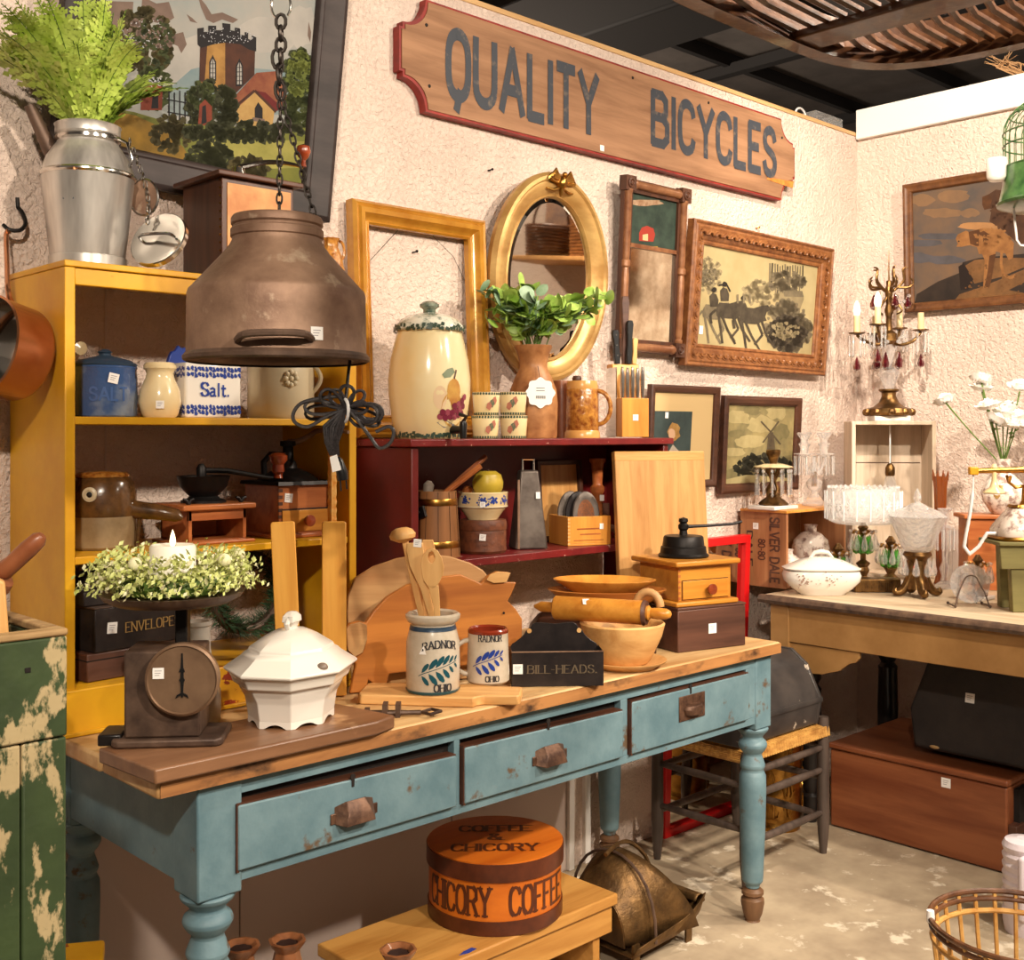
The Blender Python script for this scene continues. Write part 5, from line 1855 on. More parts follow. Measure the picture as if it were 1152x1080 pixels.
obj('body', MB().lathe(prf, 64, (0, 0, 0), k), M['creamjar'], t)
l = obj('lid', MB().lathe([(0, 120), (38, 120), (40, 122), (39, 126), (33, 133), (24, 138), (10, 141), (0, 141)], 56, (0, 0, 0), k), mat('sponged lid', (236, 232, 214), .2, c2=(96, 116, 100), sc=30, lo=.5, hi=.66, coat=.5), t)
obj('lid_knob', MB().lathe([(0, 140), (7, 141), (7, 145), (11, 148), (11, 151), (7, 154), (0, 155)], 24, (0, 0, 0), k), mat('sponged knob', (150, 158, 140), .2, c2=(66, 84, 72), sc=50, coat=.5), l)
SG = mat('sponged green', (58, 76, 62), .3)
for zc, rr in ((4, 39.2), (123, 40.2)):
    m = MB()
    for i in range(54):
        a = 2 * PI * i / 54
        for q in range(3):
            an = a + random.uniform(-.04, .04)
            zz = max(zc + random.uniform(-3, 3), 2.7)
            s_ = random.uniform(1.3, 2.4)
            r_ = (rad_of(zz * k) / k if zc < 10 else 40) + .35
            m.add([((r_) * k * math.cos(an + dx / r_), r_ * k * math.sin(an + dx / r_), (zz + dz) * k) for dx, dz in ((-s_, -s_ * .6), (s_ * .6, -s_), (s_, s_ * .7), (-s_ * .5, s_))], [(0, 1, 2, 3)])
    obj('sponged_border', m, SG, t)


def wrap_poly(mb, pts, mi=0, off=.0005):
    """pts: list of (angle offset in px from the facing direction, z px)"""
    cx = sum(p[0] for p in pts) / len(pts)
    cz = sum(p[1] for p in pts) / len(pts)
    def V(u, z):
        r = rad_of(z * k) + off
        an = fa + u * k / r
        return (r * math.cos(an), r * math.sin(an), z * k)
    n = len(pts)
    vs = [V(cx, cz)] + [V(u, z) for u, z in pts]
    mb.add(vs, [(0, i + 1, (i + 1) % n + 1) for i in range(n)], mi)


def circ(cx, cz, rx, rz, n=14):
    return [(cx + rx * math.cos(2 * PI * i / n), cz + rz * math.sin(2 * PI * i / n)) for i in range(n)]


m = MB()
wrap_poly(m, circ(28, 32, 15, 20), 0)
wrap_poly(m, circ(29, 52, 9, 14), 0, .0007)
wrap_poly(m, circ(12, 45, 8, 13), 5, .0004)
wrap_poly(m, [(14, 70), (20, 76), (27, 78), (30, 73), (24, 67), (17, 66)], 2, .0009)
wrap_poly(m, [(28, 66), (31, 76), (33, 75), (30, 65)], 4, .0009)
for i, (gx, gz) in enumerate([(12, 24), (18, 23), (24, 24), (30, 24), (36, 26), (42, 28), (21, 29), (27, 29), (33, 31), (39, 33), (44, 36), (30, 36), (36, 38), (42, 42), (15, 29), (46, 46)]):
    wrap_poly(m, circ(gx, gz, 3.6, 3.6, 10), 1 if i % 3 else 3, .001 + .0001 * i)
wrap_poly(m, [(8, 18), (20, 20), (46, 19), (46, 14), (34, 10), (16, 12)], 6, .0008)
obj('fruit_painting', m, [mat('pear', (206, 160, 84), .3, c2=(180, 116, 60), sc=20), mat('grape', (120, 40, 60), .3), mat('pear leaf', (112, 124, 92), .3), mat('grape light', (150, 70, 84), .3), mat('stem brown', (84, 56, 40), .4), mat('faint peach', (226, 196, 158), .3), mat('grey ledge', (128, 120, 116), .3)], t)
sa = fa + .72
mm = Matrix.Translation((39 * k * math.cos(sa), 39 * k * math.sin(sa), 10 * k)) @ Matrix.Rotation(sa, 4, 'Z')
m = MB()
m.T = mm
m.tube([(-.004, 0, 0), (.03, 0, 0), (.038, 0, 0)], [.012, .009, .011], 14)
m.lathe([(0, -.022), (.008, -.022), (.01, .012), (.008, .02), (0, .021)], 14, (.038, 0, 0))
m.tube([(.038, 0, .02), (.05, -.0, .032), (.026, 0, .038)], .005, 8)
obj('spigot', m, M['black'], t)

# four stacked cups
lab = ['painted ivory cup, lower left of four stacked beside the drink crock', 'painted ivory cup, lower right of four stacked beside the drink crock',
       'painted ivory cup, upper left of four stacked beside the drink crock', 'painted ivory cup, upper right of four stacked beside the drink crock']
FP = [mat('cup fruit', (176, 110, 90), .3), mat('cup leaf', (96, 104, 80), .3)]
for i, (u, y, up) in enumerate(((546, 2.192, 0), (578, 2.192, 0), (547, 2.192, 1), (577, 2.192, 1))):
    c0, k = ony(u, y, RT)
    fa = CAMDIR(c0)
    c0.z += up * 26.2 * k
    t = thing('cup', lab[i], 'cup', c0, 0, 'stacked ivory cups')
    obj('body', MB().lathe([(0, 0), (13.5, 0), (14, 1), (15.6, 24), (15.4, 25.6), (14.2, 25.6), (12.6, 3), (0, 2)], 36, (0, 0, 0), k), M['creamjar'], t)
    m = MB()
    for q in range(30):
        a = 2 * PI * q / 30
        for zc, r_ in ((1.6, 14.3), (24.0, 15.8)):
            m.add([(r_ * k * math.cos(a + d_), r_ * k * math.sin(a + d_), (zc + e_) * k) for d_, e_ in ((-.08, -1.2), (.06, -1.5), (.09, 1), (-.05, 1.4))], [(0, 1, 2, 3)])
    obj('sponged_rim', m, SG, t)
    m = MB()
    for q in range(3):
        an = fa + (.4 if i % 2 == 0 else -.1) + q * .22 - .2
        zc = 10 + q * 3
        m.add([((15.4) * k * math.cos(an + dx), 15.4 * k * math.sin(an + dx), (zc + dz) * k) for dx, dz in ((-.2, -2), (.05, -5), (.24, 0), (.1, 5), (-.12, 3))], [(0, 1, 2, 3, 4)], q % 2)
    obj('fruit_painting', m, FP, t)

# turned wooden vase with leaves
c0, k = ony(600, 2.268, RT)
fa = CAMDIR(c0)
t = thing('wooden_vase', 'mottled turned wooden vase with round green leaf stems and a white hang tag', 'vase', c0)
prv = [(0, 0), (26, 0), (27, 3), (27.5, 40), (26, 55), (20, 70), (16, 78), (15.5, 84), (18, 94), (21, 102), (21, 104), (17, 104), (14, 84), (0, 80)]
obj('body', MB().lathe(prv, 48, (0, 0, 0), k), M['drum'], t)
sw = CAMDIR(c0) + .28
tg = Vector((27.8 * k * math.cos(sw), 27.8 * k * math.sin(sw), 50 * k))
m = MB()
n = 40
sz = 16 * k
pl = []
for i in range(n):
    a = 2 * PI * i / n
    r_ = sz * (1 + .08 * math.cos(8 * a))
    pl.append((r_ * math.cos(a), r_ * math.sin(a)))
m.prism(pl, -.0016, -.0006)
o = obj('hang_tag', m, M['paper'], t)
o.location = tg + Vector((math.cos(sw), math.sin(sw), 0)) * .001
o.rotation_euler = (0, 0, sw + PI / 2)
m = MB()
for zz in (.012, .005):
    m.bx(-.012, .012, -.0022, -.0015, zz, zz + .0015)
for i in range(14):
    m.bx(-.013 + i * .002, -.013 + i * .002 + (.0006 if i % 3 else .0012), -.0022, -.0015, -.016, -.008)
q = obj('tag_print', m, M['ink'], o)
obj('tag_string', MB().tube([tg + Vector((0, 0, sz * .8)), Vector((18 * k * math.cos(sw), 18 * k * math.sin(sw), 80 * k))], .0009, 5), M['ink'], t)
ml, mg, st = MB(), MB(), MB()
side = Vector((math.sin(TH), -math.cos(TH), 0))
fwd = Vector((-math.cos(TH), -math.sin(TH), 0))
for i in range(26):
    sx = random.uniform(-1, 1)
    if i < 4:
        sx = (-1, -.85, .95, 1)[i]
    dp = random.uniform(-.35, .9)
    L_ = random.uniform(.6, 1.0)
    tip = side * (sx * .20 * L_) + fwd * (dp * .07 + .01) + Vector((0, 0, 108 * k + (.20 - .05 * abs(sx)) * L_ * random.uniform(.5, 1.1)))
    tip.y = min(tip.y, 2.315 - c0.y)
    b0 = Vector((random.uniform(-.02, .02), random.uniform(-.02, .02), 95 * k))
    mid = b0.lerp(tip, .5) + Vector((0, 0, .03)) - side * sx * .03
    pts = [b0.lerp(mid, j / 5) if j < 5 else mid.lerp(tip, (j - 5) / 5) for j in range(11)]
    st.tube(pts, .0016, 5)
    for j in range(3, 11):
        for sg in (-1, 1):
            if random.random() < .12:
                continue
            p = pts[j]
            tgv = (pts[min(10, j + 1)] - pts[j - 1]).normalized()
            s2 = tgv.cross(Vector((random.gauss(0, .4), random.gauss(0, .4), 1))).normalized() * sg
            d = (s2 + tgv * .45 + Vector((0, 0, random.uniform(-.3, .5))) + fwd * random.uniform(-.2, .5)).normalized()
            nrm = (Vector((0, 0, .6)) + fwd * .7 + Vector((random.gauss(0, .4), random.gauss(0, .4), random.gauss(0, .4)))).normalized()
            u_ = d
            v_ = nrm.cross(d).normalized()
            nn = u_.cross(v_)
            Rr = random.uniform(.018, .027)
            cen = p + u_ * (Rr + .004)
            vs = [cen + nn * .004]
            for q in range(10):
                a = 2 * PI * q / 10
                vs.append(cen + u_ * Rr * math.cos(a) * (1.12 if abs(a) < .1 else 1) + v_ * Rr * .88 * math.sin(a))
            if any(c0.y + v.y > 2.328 for v in vs):
                continue
            (mg if i % 5 == 0 else ml).add(vs, [(0, q + 1, (q + 1) % 10 + 1) for q in range(10)])
o = obj('round_leaves', ml, M['leaf'], t)
o = obj('silvery_leaves', mg, M['leafgrey'], t)
o['label'] = 'silvery grey green leaves'
obj('leaf_stems', st, M['stemgreen'], t)

c0, k = ony(632, 2.322, RT)
t = thing('wooden_tumbler', 'narrow plain brown wooden tumbler between the leaf vase and the brown stein', 'tumbler', c0)
obj('body', MB().lathe([(0, 0), (9, 0), (10, 60), (9.5, 64), (8, 64), (7, 8), (0, 6)], 28, (0, 0, 0), k), M['mahog'], t)

c0, k = ony(655, 2.24, RT)
fa = CAMDIR(c0)
t = thing('beer_stein', 'brown glazed embossed beer stein with a honey rim beside the knife block', 'stein', c0)
obj('body', MB().lathe([(18, 8), (18.6, 9), (18, 54), (17, 56)], 48, (0, 0, 0), k), M['brownglaze'], t)
obj('foot', MB().lathe([(0, 0), (20, 0), (20, 6), (18, 9), (0, 9)], 48, (0, 0, 0), k), M['steinrim'], t)
obj('collar', MB().lathe([(17.5, 54), (18, 58), (17, 62), (16.5, 64), (14.5, 64), (15, 50), (0, 48)], 48, (0, 0, 0), k, cap=False), M['steinrim'], t)
ha = fa + 1.45
obj('handle', MB().tube([((17 + 15 * math.sin(PI * i / 10)) * k * math.cos(ha), (17 + 15 * math.sin(PI * i / 10)) * k * math.sin(ha), (34 + 19 * math.cos(PI * i / 10)) * k) for i in range(11)], .0065, 10), M['brownglaze'], t)
obj('thumb_knob', MB().lathe([(0, 0), (5, 0), (5.5, 3), (4, 6), (0, 6)], 14, (-6 * k * math.cos(ha), -6 * k * math.sin(ha), 64 * k), k), M['boxdark'], t)

# knife block
c0, k = ony(706, 2.255, RT)
t = thing('knife_block', 'golden wooden knife block at the right end of the oxblood shelf', 'knife block', c0, -24)
wk = .044
poly = [(-.055, .002), (.055, .002), (.055, .222), (.015, .222), (-.015, .118), (-.055, .118)]
obj('block', MB().prism([(y, z) for y, z in poly], -wk, wk, axis='x'), M['orange'], t, .002)
obj('steel_side', MB().bx(-wk - .004, -wk - .0005, -.02, .05, .004, .21), M['steel'], t)
sticker(t, (.0, -.0556, .06), .018, 0)
fr = 'knives in the wooden block'
kb = c0
rot = Matrix.Rotation(R(-24), 4, 'Z')


def knife(name, lab, lx, ly, z0, z1, hw, hm, kind, ry=0):
    p = kb + rot @ Vector((lx, ly, z0))
    t = thing(name, lab, 'knife', p, -24, fr, 0, ry)
    if kind == 'steak':
        m = MB().tube([(0, 0, 0), (0, 0, .02), (0, 0, z1 - z0 - .02), (0, 0, z1 - z0)], [.005, .0065, .0072, .0055], 10)
        obj('handle', m, M['steel'], t)
        obj('tip_cap', MB().tube([(0, 0, z1 - z0 + .0005), (0, 0, z1 - z0 + .006)], [.005, .0035], 10), hm, t)
    else:
        h = z1 - z0
        m = MB().prism([(-hw * .8, 0), (hw * .8, 0), (hw, h * .3), (hw * .8, h * .6), (hw * 1.1, h * .92), (hw * .7, h), (-hw * .9, h), (-hw * 1.15, h * .9), (-hw * .75, h * .5), (-hw, h * .2)], -.007, .007)
        obj('handle', m, hm, t, .002)
        m = MB()
        for q in (.25, .55, .85):
            m.T = Matrix.Translation((0, -.0072, h * q)) @ Matrix.Rotation(R(90), 4, 'X')
            m.lathe([(0, 0), (.0028, 0), (.0028, .0006), (0, .0006)], 10)
        if kind == 'rivet':
            obj('rivets', m, M['steel'], t)
    return t


for i in range(5):
    pos_ = ('first from the left', 'second from the left', 'middle one', 'second from the right', 'last on the right')[i]
    knife('steak_knife', 'slim steel handled steak knife in the block front row, ' + pos_, -.034 + i * .0165, -.036, .1185, .205 - .002 * (i % 2), .007, M['steel'], 'steak')
knife('chef_knife', 'black riveted knife leaning left out of the wooden block', -.026, .018, .2225, .325, .010, M['black'], 'rivet', -4)
knife('carving_knife', 'tall brown handled knife, highest in the wooden block', .008, .035, .2225, .43, .0115, M['boxdark'], 'plain')
knife('bread_knife', 'plain black handled knife beside the tallest brown one in the block', .012, .018, .2225, .355, .009, M['black'], 'plain', 2)
knife('paring_knife', 'light tan wooden handled knife at the right of the block', .030, .02, .2225, .302, .008, M['maple'], 'plain', 3)

# ================================================================ inside the shelf
c0, k = ony(491, 2.265, RS)
fa = CAMDIR(c0)
t = thing('stave_bucket', 'small wooden stave bucket with two brass hoops at the left of the oxblood shelf', 'bucket', c0)
obj('staves', MB().lathe([(0, 0), (27, 0), (27, 1), (22.5, 74), (20, 74), (24, 4), (0, 4)], 40, (0, 0, 0), k), M['barrel'], t)
for z, r_ in ((11, 26.6), (58, 23.8)):
    obj('hoop', MB().lathe([(r_ + .2, z), (r_ + .6, z + 1), (r_ - .1, z + 7), (r_ - .4, z + 7.5)], 40, (0, 0, 0), k, cap=False), M['brass'], t)
m = MB()
for i in range(11):
    a = 2 * PI * i / 11 + .1
    m.tube([(27.1 * k * math.cos(a), 27.1 * k * math.sin(a), 2 * k), (22.7 * k * math.cos(a), 22.7 * k * math.sin(a), 73 * k)], .0007, 4)
obj('stave_joints', m, M['gap'], t)
ea = fa - .75
m = MB()
m.T = Matrix.Translation((25 * k * math.cos(ea), 25 * k * math.sin(ea), 50 * k)) @ Matrix.Rotation(ea, 4, 'Z') @ Matrix.Rotation(R(20), 4, 'X')
m.bx(0, .008, -.018, .018, -.014, .014)
m.lathe([(0, 0), (.006, 0), (.006, .004), (0, .005)], 12, (.008, 0, 0))
obj('ear_plate', m, M['iron'], t)
for a_, (u, v, y), mt, lab in ((Vector((-.036, .016, .112)), (547, 513, 2.216), 'mahog', 'reddish square wooden stick in the stave bucket, longer of two'), (Vector((-.030, -.007, .132)), (541, 524, 2.194), 'mill', 'short brown wooden stick in the stave bucket, beside the longer one')):
    e = at(u, v, y=y) - c0
    tt = thing('wooden_stick', lab, 'stick', c0 + a_)
    obj('stick', MB().tube([Vector((0, 0, 0)), e - a_], .0075, 4), M[mt], tt, .001)
tt = thing('wooden_scoop', 'grey rounded scoop handle sticking out of the stave bucket', 'scoop', c0 + Vector((-.020, .027, .09)))
e = at(483, 541, y=2.295) - c0 - Vector((-.020, .027, .09))
obj('handle', MB().tube([Vector((0, 0, 0)), e * .7, e * .9, e], [.010, .012, .0145, .006], 14), mat('grey worn wood', (140, 128, 116), .5, c2=(116, 102, 90), sc=30), tt)

c0, k = ony(543, 2.26, RS)
fa = CAMDIR(c0)
t = thing('cork_box', 'round brown ribbed lidded box under the blue flowered bowl', 'box', c0)
obj('body', MB().lathe([(0, 0), (25, 0), (27, 3), (26.5, 8), (26.5, 24), (26, 26), (0, 26)], 44, (0, 0, 0), k), M['brownbox'], t)
obj('lid', MB().lathe([(27, 26), (27.5, 30), (27, 34), (26, 37), (0, 37)], 44, (0, 0, 0), k), M['brownbox'], t)
sticker(t, (27.9 * k * math.cos(fa), 27.9 * k * math.sin(fa), 19 * k), .017, math.degrees(fa) + 90, 0, 5)
zb = c0.z + 37.2 * k
tb = thing('flowered_bowl', 'cream bowl with cobalt flower sprigs stacked on the brown round box', 'bowl', (c0.x, c0.y, zb))
obj('body', MB().lathe([(0, 0), (17, 0), (18, 2), (24, 10), (27, 14), (28, 16), (28.3, 29), (29, 30), (28, 31), (26, 29), (24, 14), (14, 4), (0, 3)], 44, (0, 0, 0), k), M['cream'], tb)
obj('rib', MB().lathe([(26.5, 13), (28.4, 14.3), (28.2, 15.8)], 44, (0, 0, 0), k, cap=False), M['tan'], tb)
m = MB()
for ca_ in (-.75, .0, .42, 1.05):
    for q in range(26):
        an = fa + ca_ + random.gauss(0, .10)
        zz = 22.5 + random.gauss(0, 2.4)
        s_ = random.uniform(.9, 1.7)
        m.add([((28.5) * k * math.cos(an + dx / 28), 28.5 * k * math.sin(an + dx / 28), (zz + dz) * k) for dx, dz in ((-s_, 0), (0, -s_), (s_, 0), (0, s_))], [(0, 1, 2, 3)])
obj('flower_sprigs', m, M['cobalt'], tb)
sticker(tb, (28.7 * k * math.cos(fa - .0), 28.7 * k * math.sin(fa - .0), 18 * k), .014, math.degrees(fa) + 90)
ta = thing('fruit', 'yellow green apple like fruit sitting in the blue flowered bowl', 'fruit', (c0.x + .010, c0.y - .010, zb + 24 * k))
obj('flesh', MB().lathe([(0, 1), (6, 0), (13, 3), (17, 11), (17.5, 18), (15, 26), (9, 30), (3, 29.5), (0, 28)], 32, (0, 0, 0), k, 0, 1, 1, 0, 5, .012), M['apple'], ta)
obj('stalk', MB().tube([(0, 0, 28 * k), (.002, 0, 32 * k)], .0015, 6), M['boxdark'], ta)
tg_ = thing('gourd', 'small brown gourd half hidden behind the yellow green fruit in the flowered bowl', 'gourd', (c0.x - .022, c0.y + .036, zb + 24 * k))
obj('shell', MB().ball((0, 0, 8 * k), 6 * k, 18, 0, .9), M['mill'], tg_)

c0, k = ony(594, 2.25, RS)
t = thing('cow_bell', 'tall grey riveted metal cow bell standing on the oxblood shelf', 'cow bell', c0, -28)
obj('body', MB().taper(.094, .075, .052, .035, 0, 88 * k), M['greymetal'], t, .006, 3)
obj('loop', MB().tube([(-.016, 0, 87 * k), (-.016, 0, 100 * k), (.016, 0, 100 * k), (.016, 0, 87 * k)], .004, 8), M['steel'], t)
obj('seam_strap', MB().bx(-.04, -.034, -.038, -.03, .002, .19), M['rust'], t)
sticker(t, (.02, -.029, 60 * k), .012, 0, -5, 0, .018, txt=False)

c0, k = ony(625, 2.375, RS)
t = thing('wooden_tray', 'small dark edged wooden tray standing upright at the back of the oxblood shelf', 'tray', c0, 0, None, -4)
t.location.y = 2.352
t.location.z += .002
obj('frame', MB().frame(.19, .235, [(0, .012), (0, -.012), (.014, -.012), (.014, .012)]), M['walnut'], t, .002)
obj('panel', MB().bx(-.082, .082, .0, .008, .014, .221), M['oak'], t)

bx0, k = ony(652, 2.245, RS)
t = thing('finger_box', 'small orange finger jointed open box holding old metal discs', 'box', bx0, -20)
w_, d_, h_ = .068, .062, .082
m = MB().bx(-w_, w_, -d_, d_, 0, .006).bx(-w_, w_, -d_, -d_ + .007, .006, h_).bx(-w_, w_, d_ - .007, d_, .006, h_).bx(-w_, -w_ + .007, -d_ + .007, d_ - .007, .006, h_).bx(w_ - .007, w_, -d_ + .007, d_ - .007, .006, h_)
obj('body', m, M['orange'], t, .001)
m = MB()
for i in range(8):
    m.bx(-w_ - .0005, -w_ + .007, -d_ - .0006, -d_ + .001, .004 + i * .0098, .0088 + i * .0098)
obj('finger_joints', m, M['maple'], t)
m = MB()
m.bx(-.05, .045, -d_ - .0008, -d_, .014, .016).bx(-.04, .04, -d_ - .0008, -d_, .045, .049).bx(-.03, .035, -d_ - .0008, -d_, .03, .034)
obj('stamp', m, M['mill'], t)
sticker(t, (.038, -d_ - .001, .053), .012, 0, 0, 0, .016, txt=False)
for i, (ox, oy, tl, mt, lab) in enumerate(((-.008, .019, 20, 'greymetal', 'grey rimmed metal disc at the left, rearmost in the orange box'), (0, .002, 17, 'blacktin', 'dark metal disc between two lighter discs in the orange box'), (.006, -.0145, 14, 'greymetal', 'metal disc with a rusty centre, foremost in the orange box'))):
    t2 = thing('metal_disc', lab, 'disc', bx0 + Matrix.Rotation(R(-20), 4, 'Z') @ Vector((ox, oy, .0065)), 0, 'discs in the orange box')
    m = MB()
    T_ = Matrix.Rotation(R(-38), 4, 'Z') @ Matrix.Rotation(R(-8), 4, 'X') @ Matrix.Translation((.008 * (i - 1), 0, .073)) @ Matrix.Rotation(R(90), 4, 'X')
    m.T = T_
    m.lathe([(0, -.004), (.05, -.004), (.07, -.002), (.071, .002), (.066, .004), (.05, .001), (0, .001)], 40, (0, 0, 0), 1, 0, .56, 1.0)
    obj('disc', m, M[mt], t2)
    if i == 2:
        m = MB()
        m.T = T_
        m.lathe([(0, .0016), (.046, .0016)], 30, (0, 0, 0), 1, 0, .54, 1.03, cap=False)
        o = obj('rusty_centre', m, mat('rusty mesh', (150, 84, 40), .7, c2=(110, 72, 48), sc=200), t2)
c0, k = ony(672, 2.315, RS)
t = thing('turned_spindle', 'tall turned wooden candlestick behind the orange box on the oxblood shelf', 'candlestick', c0)
obj('shaft', MB().lathe([(0, 0), (12, 0), (12, 4), (6, 8), (6, 50), (8, 54), (8, 58), (6, 60), (5.5, 62), (7, 84), (9, 87), (9, 90), (0, 90)], 28, (0, 0, 0), k), M['mill'], t)
sticker(t, (0, -7 * k, 46 * k), .014, -30, 0, 0, .018, txt=False)
c0, k = ony(694, 2.23, RS)
t = thing('small_roller', 'little wooden rod lying at the right end of the oxblood shelf', 'rod', c0, -30)
obj('rod', MB().tube([(-.004, .04, .036), (.012, -.05, .013)], .0095, 14), M['boxdark'], t)
obj('pale_end', MB().tube([(.012, -.0502, .0129), (.0124, -.052, .0125)], .0092, 14), M['maple'], t)
c0, k = ony(672, 2.372, RS)
tag(obj('wooden_slab', MB().bx(-.03, .045, -.012, .012, 0, .10), M['boxdark'], None, .002), 'small dark wooden slab standing behind the orange box near the candlestick', 'slab', loc=c0)
# ================================================================ things on the walls
class Pic:
    """a framed flat picture; paint is laid on its own canvas plane, addressed through the photo"""
    def __init__(s, t, y):
        s.t, s.y = t, y
        bpy.context.view_layer.update()
        s.Mi = t.matrix_world.inverted()
        s.mb = MB()
        s.mats = []
        s.n = 0

    def loc(s, u, v):
        o = s.Mi @ Vector((0, 0, EYE))
        d = s.Mi.to_3x3() @ ray(u, v)
        q = (s.y - o.y) / d.y
        p = o + d * q
        return (p.x, p.z)

    def mi(s, m):
        if m not in s.mats:
            s.mats.append(m)
        return s.mats.index(m)

    def lay(s):
        s.n += 1
        return s.y - .00004 * s.n

    def P(s, pts, m):
        s.mb.poly([s.loc(*p) for p in pts], s.lay(), s.mi(m))

    def B(s, u, v, ru, rv, m, n=14, jit=.18):
        s.P([(u + ru * math.cos(2 * PI * i / n) * (1 + random.uniform(-jit, jit)), v + rv * math.sin(2 * PI * i / n) * (1 + random.uniform(-jit, jit))) for i in range(n)], m)

    def S(s, box, n, r, m, jit=.35, shape=None):
        y = s.lay()
        i = s.mi(m)
        u0, v0, u1, v1 = box
        for _ in range(n):
            while True:
                a, b = random.uniform(-1, 1), random.uniform(-1, 1)
                if shape == 'box' or a * a + b * b < 1:
                    break
            u, v = (u0 + u1) / 2 + a * (u1 - u0) / 2, (v0 + v1) / 2 + b * (v1 - v0) / 2
            rr = r * random.uniform(.5, 1.3)
            s.mb.poly([s.loc(u + rr * math.cos(2 * PI * q / 7) * random.uniform(1 - jit, 1 + jit), v + rr * math.sin(2 * PI * q / 7) * random.uniform(1 - jit, 1 + jit)) for q in range(7)], y, i)

    def Ln(s, pts, w, m):
        y = s.lay()
        i = s.mi(m)
        for (a, b), (c, d) in zip(pts, pts[1:]):
            l = math.hypot(c - a, d - b) or 1
            nx, ny = -(d - b) / l * w / 2, (c - a) / l * w / 2
            s.mb.poly([s.loc(a + nx, b + ny), s.loc(c + nx, d + ny), s.loc(c - nx, d - ny), s.loc(a - nx, b - ny)], y, i)

    def done(s, name='painting'):
        # keep the paint inside the frame opening
        if getattr(s, 'clip', None):
            x0, x1, z0, z1 = s.clip
            s.mb.v = [(min(max(x, x0), x1), y, min(max(z, z0), z1)) for x, y, z in s.mb.v]
        return obj(name, s.mb, s.mats, s.t)


def picture(name, lab, cat, loc, w, h, prof, fm, fw, canvas, rz=0, lean=4, roll=0, yc=-.004):
    t = thing(name, lab, cat, loc, rz, None, lean, roll)
    obj('frame', MB().frame(w, h, prof), fm, t, .0015)
    obj('canvas', MB().bx(-w / 2 + fw - .004, w / 2 - fw + .004, yc, yc + .006, fw - .004, h - fw + .004), canvas, t)
    p = Pic(t, yc - .0001)
    p.clip = (-w / 2 + fw, w / 2 - fw, fw, h - fw)
    return t, p


# castle painting in a wide dark frame
fprof = [(0, .006), (0, -.026), (.012, -.032), (.05, -.024), (.062, -.02), (.066, -.024), (.074, -.02), (.08, -.008), (.08, .006)]
DK = mat('ebonised frame', (62, 52, 50), .5, c2=(42, 34, 33), sc=18, st=(.2, 1, 1), spec=.3)
t, p = picture('castle_painting', 'oil painting of a tower and cottage in a wide dark frame', 'painting',
               (1.290, 2.398, 1.868), .69, .615, fprof, DK, .08, pic('sky grey', (150, 158, 156), (172, 166, 158), 6), 0, 5.5, 2.0)
C_ = {n: pic('paint ' + n, *a) for n, a in {
    'flake': ((128, 106, 94), (112, 92, 82), 20), 'blue': ((118, 138, 142), (140, 150, 150), 10), 'ochre': ((176, 132, 70), (138, 96, 46), 22), 'brown': ((84, 48, 32), (60, 34, 26), 22),
    'black': ((30, 26, 28), None), 'spark': ((190, 190, 196), None), 'roof': ((150, 92, 62), (120, 60, 44), 20), 'redroof': ((112, 34, 32), (90, 26, 26), 20), 'tree': ((70, 78, 34), (44, 50, 26), 26),
    'treel': ((112, 120, 48), (84, 94, 38), 26), 'hedge': ((44, 46, 26), (60, 62, 32), 22), 'yellow': ((166, 126, 44), (120, 92, 34), 14), 'grass': ((122, 122, 50), (98, 104, 44), 12), 'grassl': ((168, 160, 84), (140, 136, 64), 14),
    'olive': ((84, 74, 36), (62, 56, 30), 20), 'cottage': ((196, 160, 98), (166, 128, 74), 18), 'cloud': ((184, 178, 170), (164, 160, 154), 8), 'redbrick': ((140, 62, 40), (110, 48, 32), 20)}.items()}
for b_ in ((300, 40, 40, 22), (230, 60, 40, 20), (200, 80, 26, 18), (340, 30, 16, 25)):
    p.B(*b_, C_['cloud'])
p.P([(190, 100), (215, 78), (240, 72), (300, 78), (350, 84), (350, 130), (190, 130)], C_['blue'])
for pts in ([(160, -4), (176, 4), (190, 2), (196, 20), (190, 24), (184, 18), (178, 26), (170, 24), (164, 32), (158, 24)], [(222, -6), (232, 6), (238, 16), (250, 14), (268, 22), (262, 26), (250, 22), (240, 26), (232, 22), (226, 8)],
            [(190, 40), (206, 36), (210, 50), (204, 60), (200, 52), (192, 48)], [(210, 16), (216, 20), (222, 26), (214, 24)], [(347, 24), (350, 36), (349, 48), (346, 40)], [(108, 0), (150, 2), (148, 30), (120, 34)]):
    p.P(pts, C_['flake'])
# left tree
p.S((118, 10, 196, 84), 220, 4.5, C_['olive'])
p.S((140, 20, 196, 60), 70, 3, C_['flake'])
p.S((150, 18, 196, 80), 90, 2.6, C_['tree'])
p.S((140, 20, 190, 60), 50, .6, C_['spark'])
p.S((150, 72, 192, 124), 120, 4, C_['tree'])
p.P([(158, 124), (160, 98), (172, 92), (183, 98), (182, 124)], C_['redbrick'])
p.P([(170, 122), (172, 104), (178, 102), (178, 122)], C_['black'])
p.S((156, 86, 184, 98), 40, .9, C_['spark'])
# fence
for u in range(190, 216, 6):
    p.Ln([(u, 104 - (2 if u % 4 else 0)), (u, 142)], 1.6, C_['black'])
p.Ln([(188, 112), (222, 118)], 1.4, C_['black'])
p.Ln([(188, 126), (222, 132)], 1.4, C_['black'])
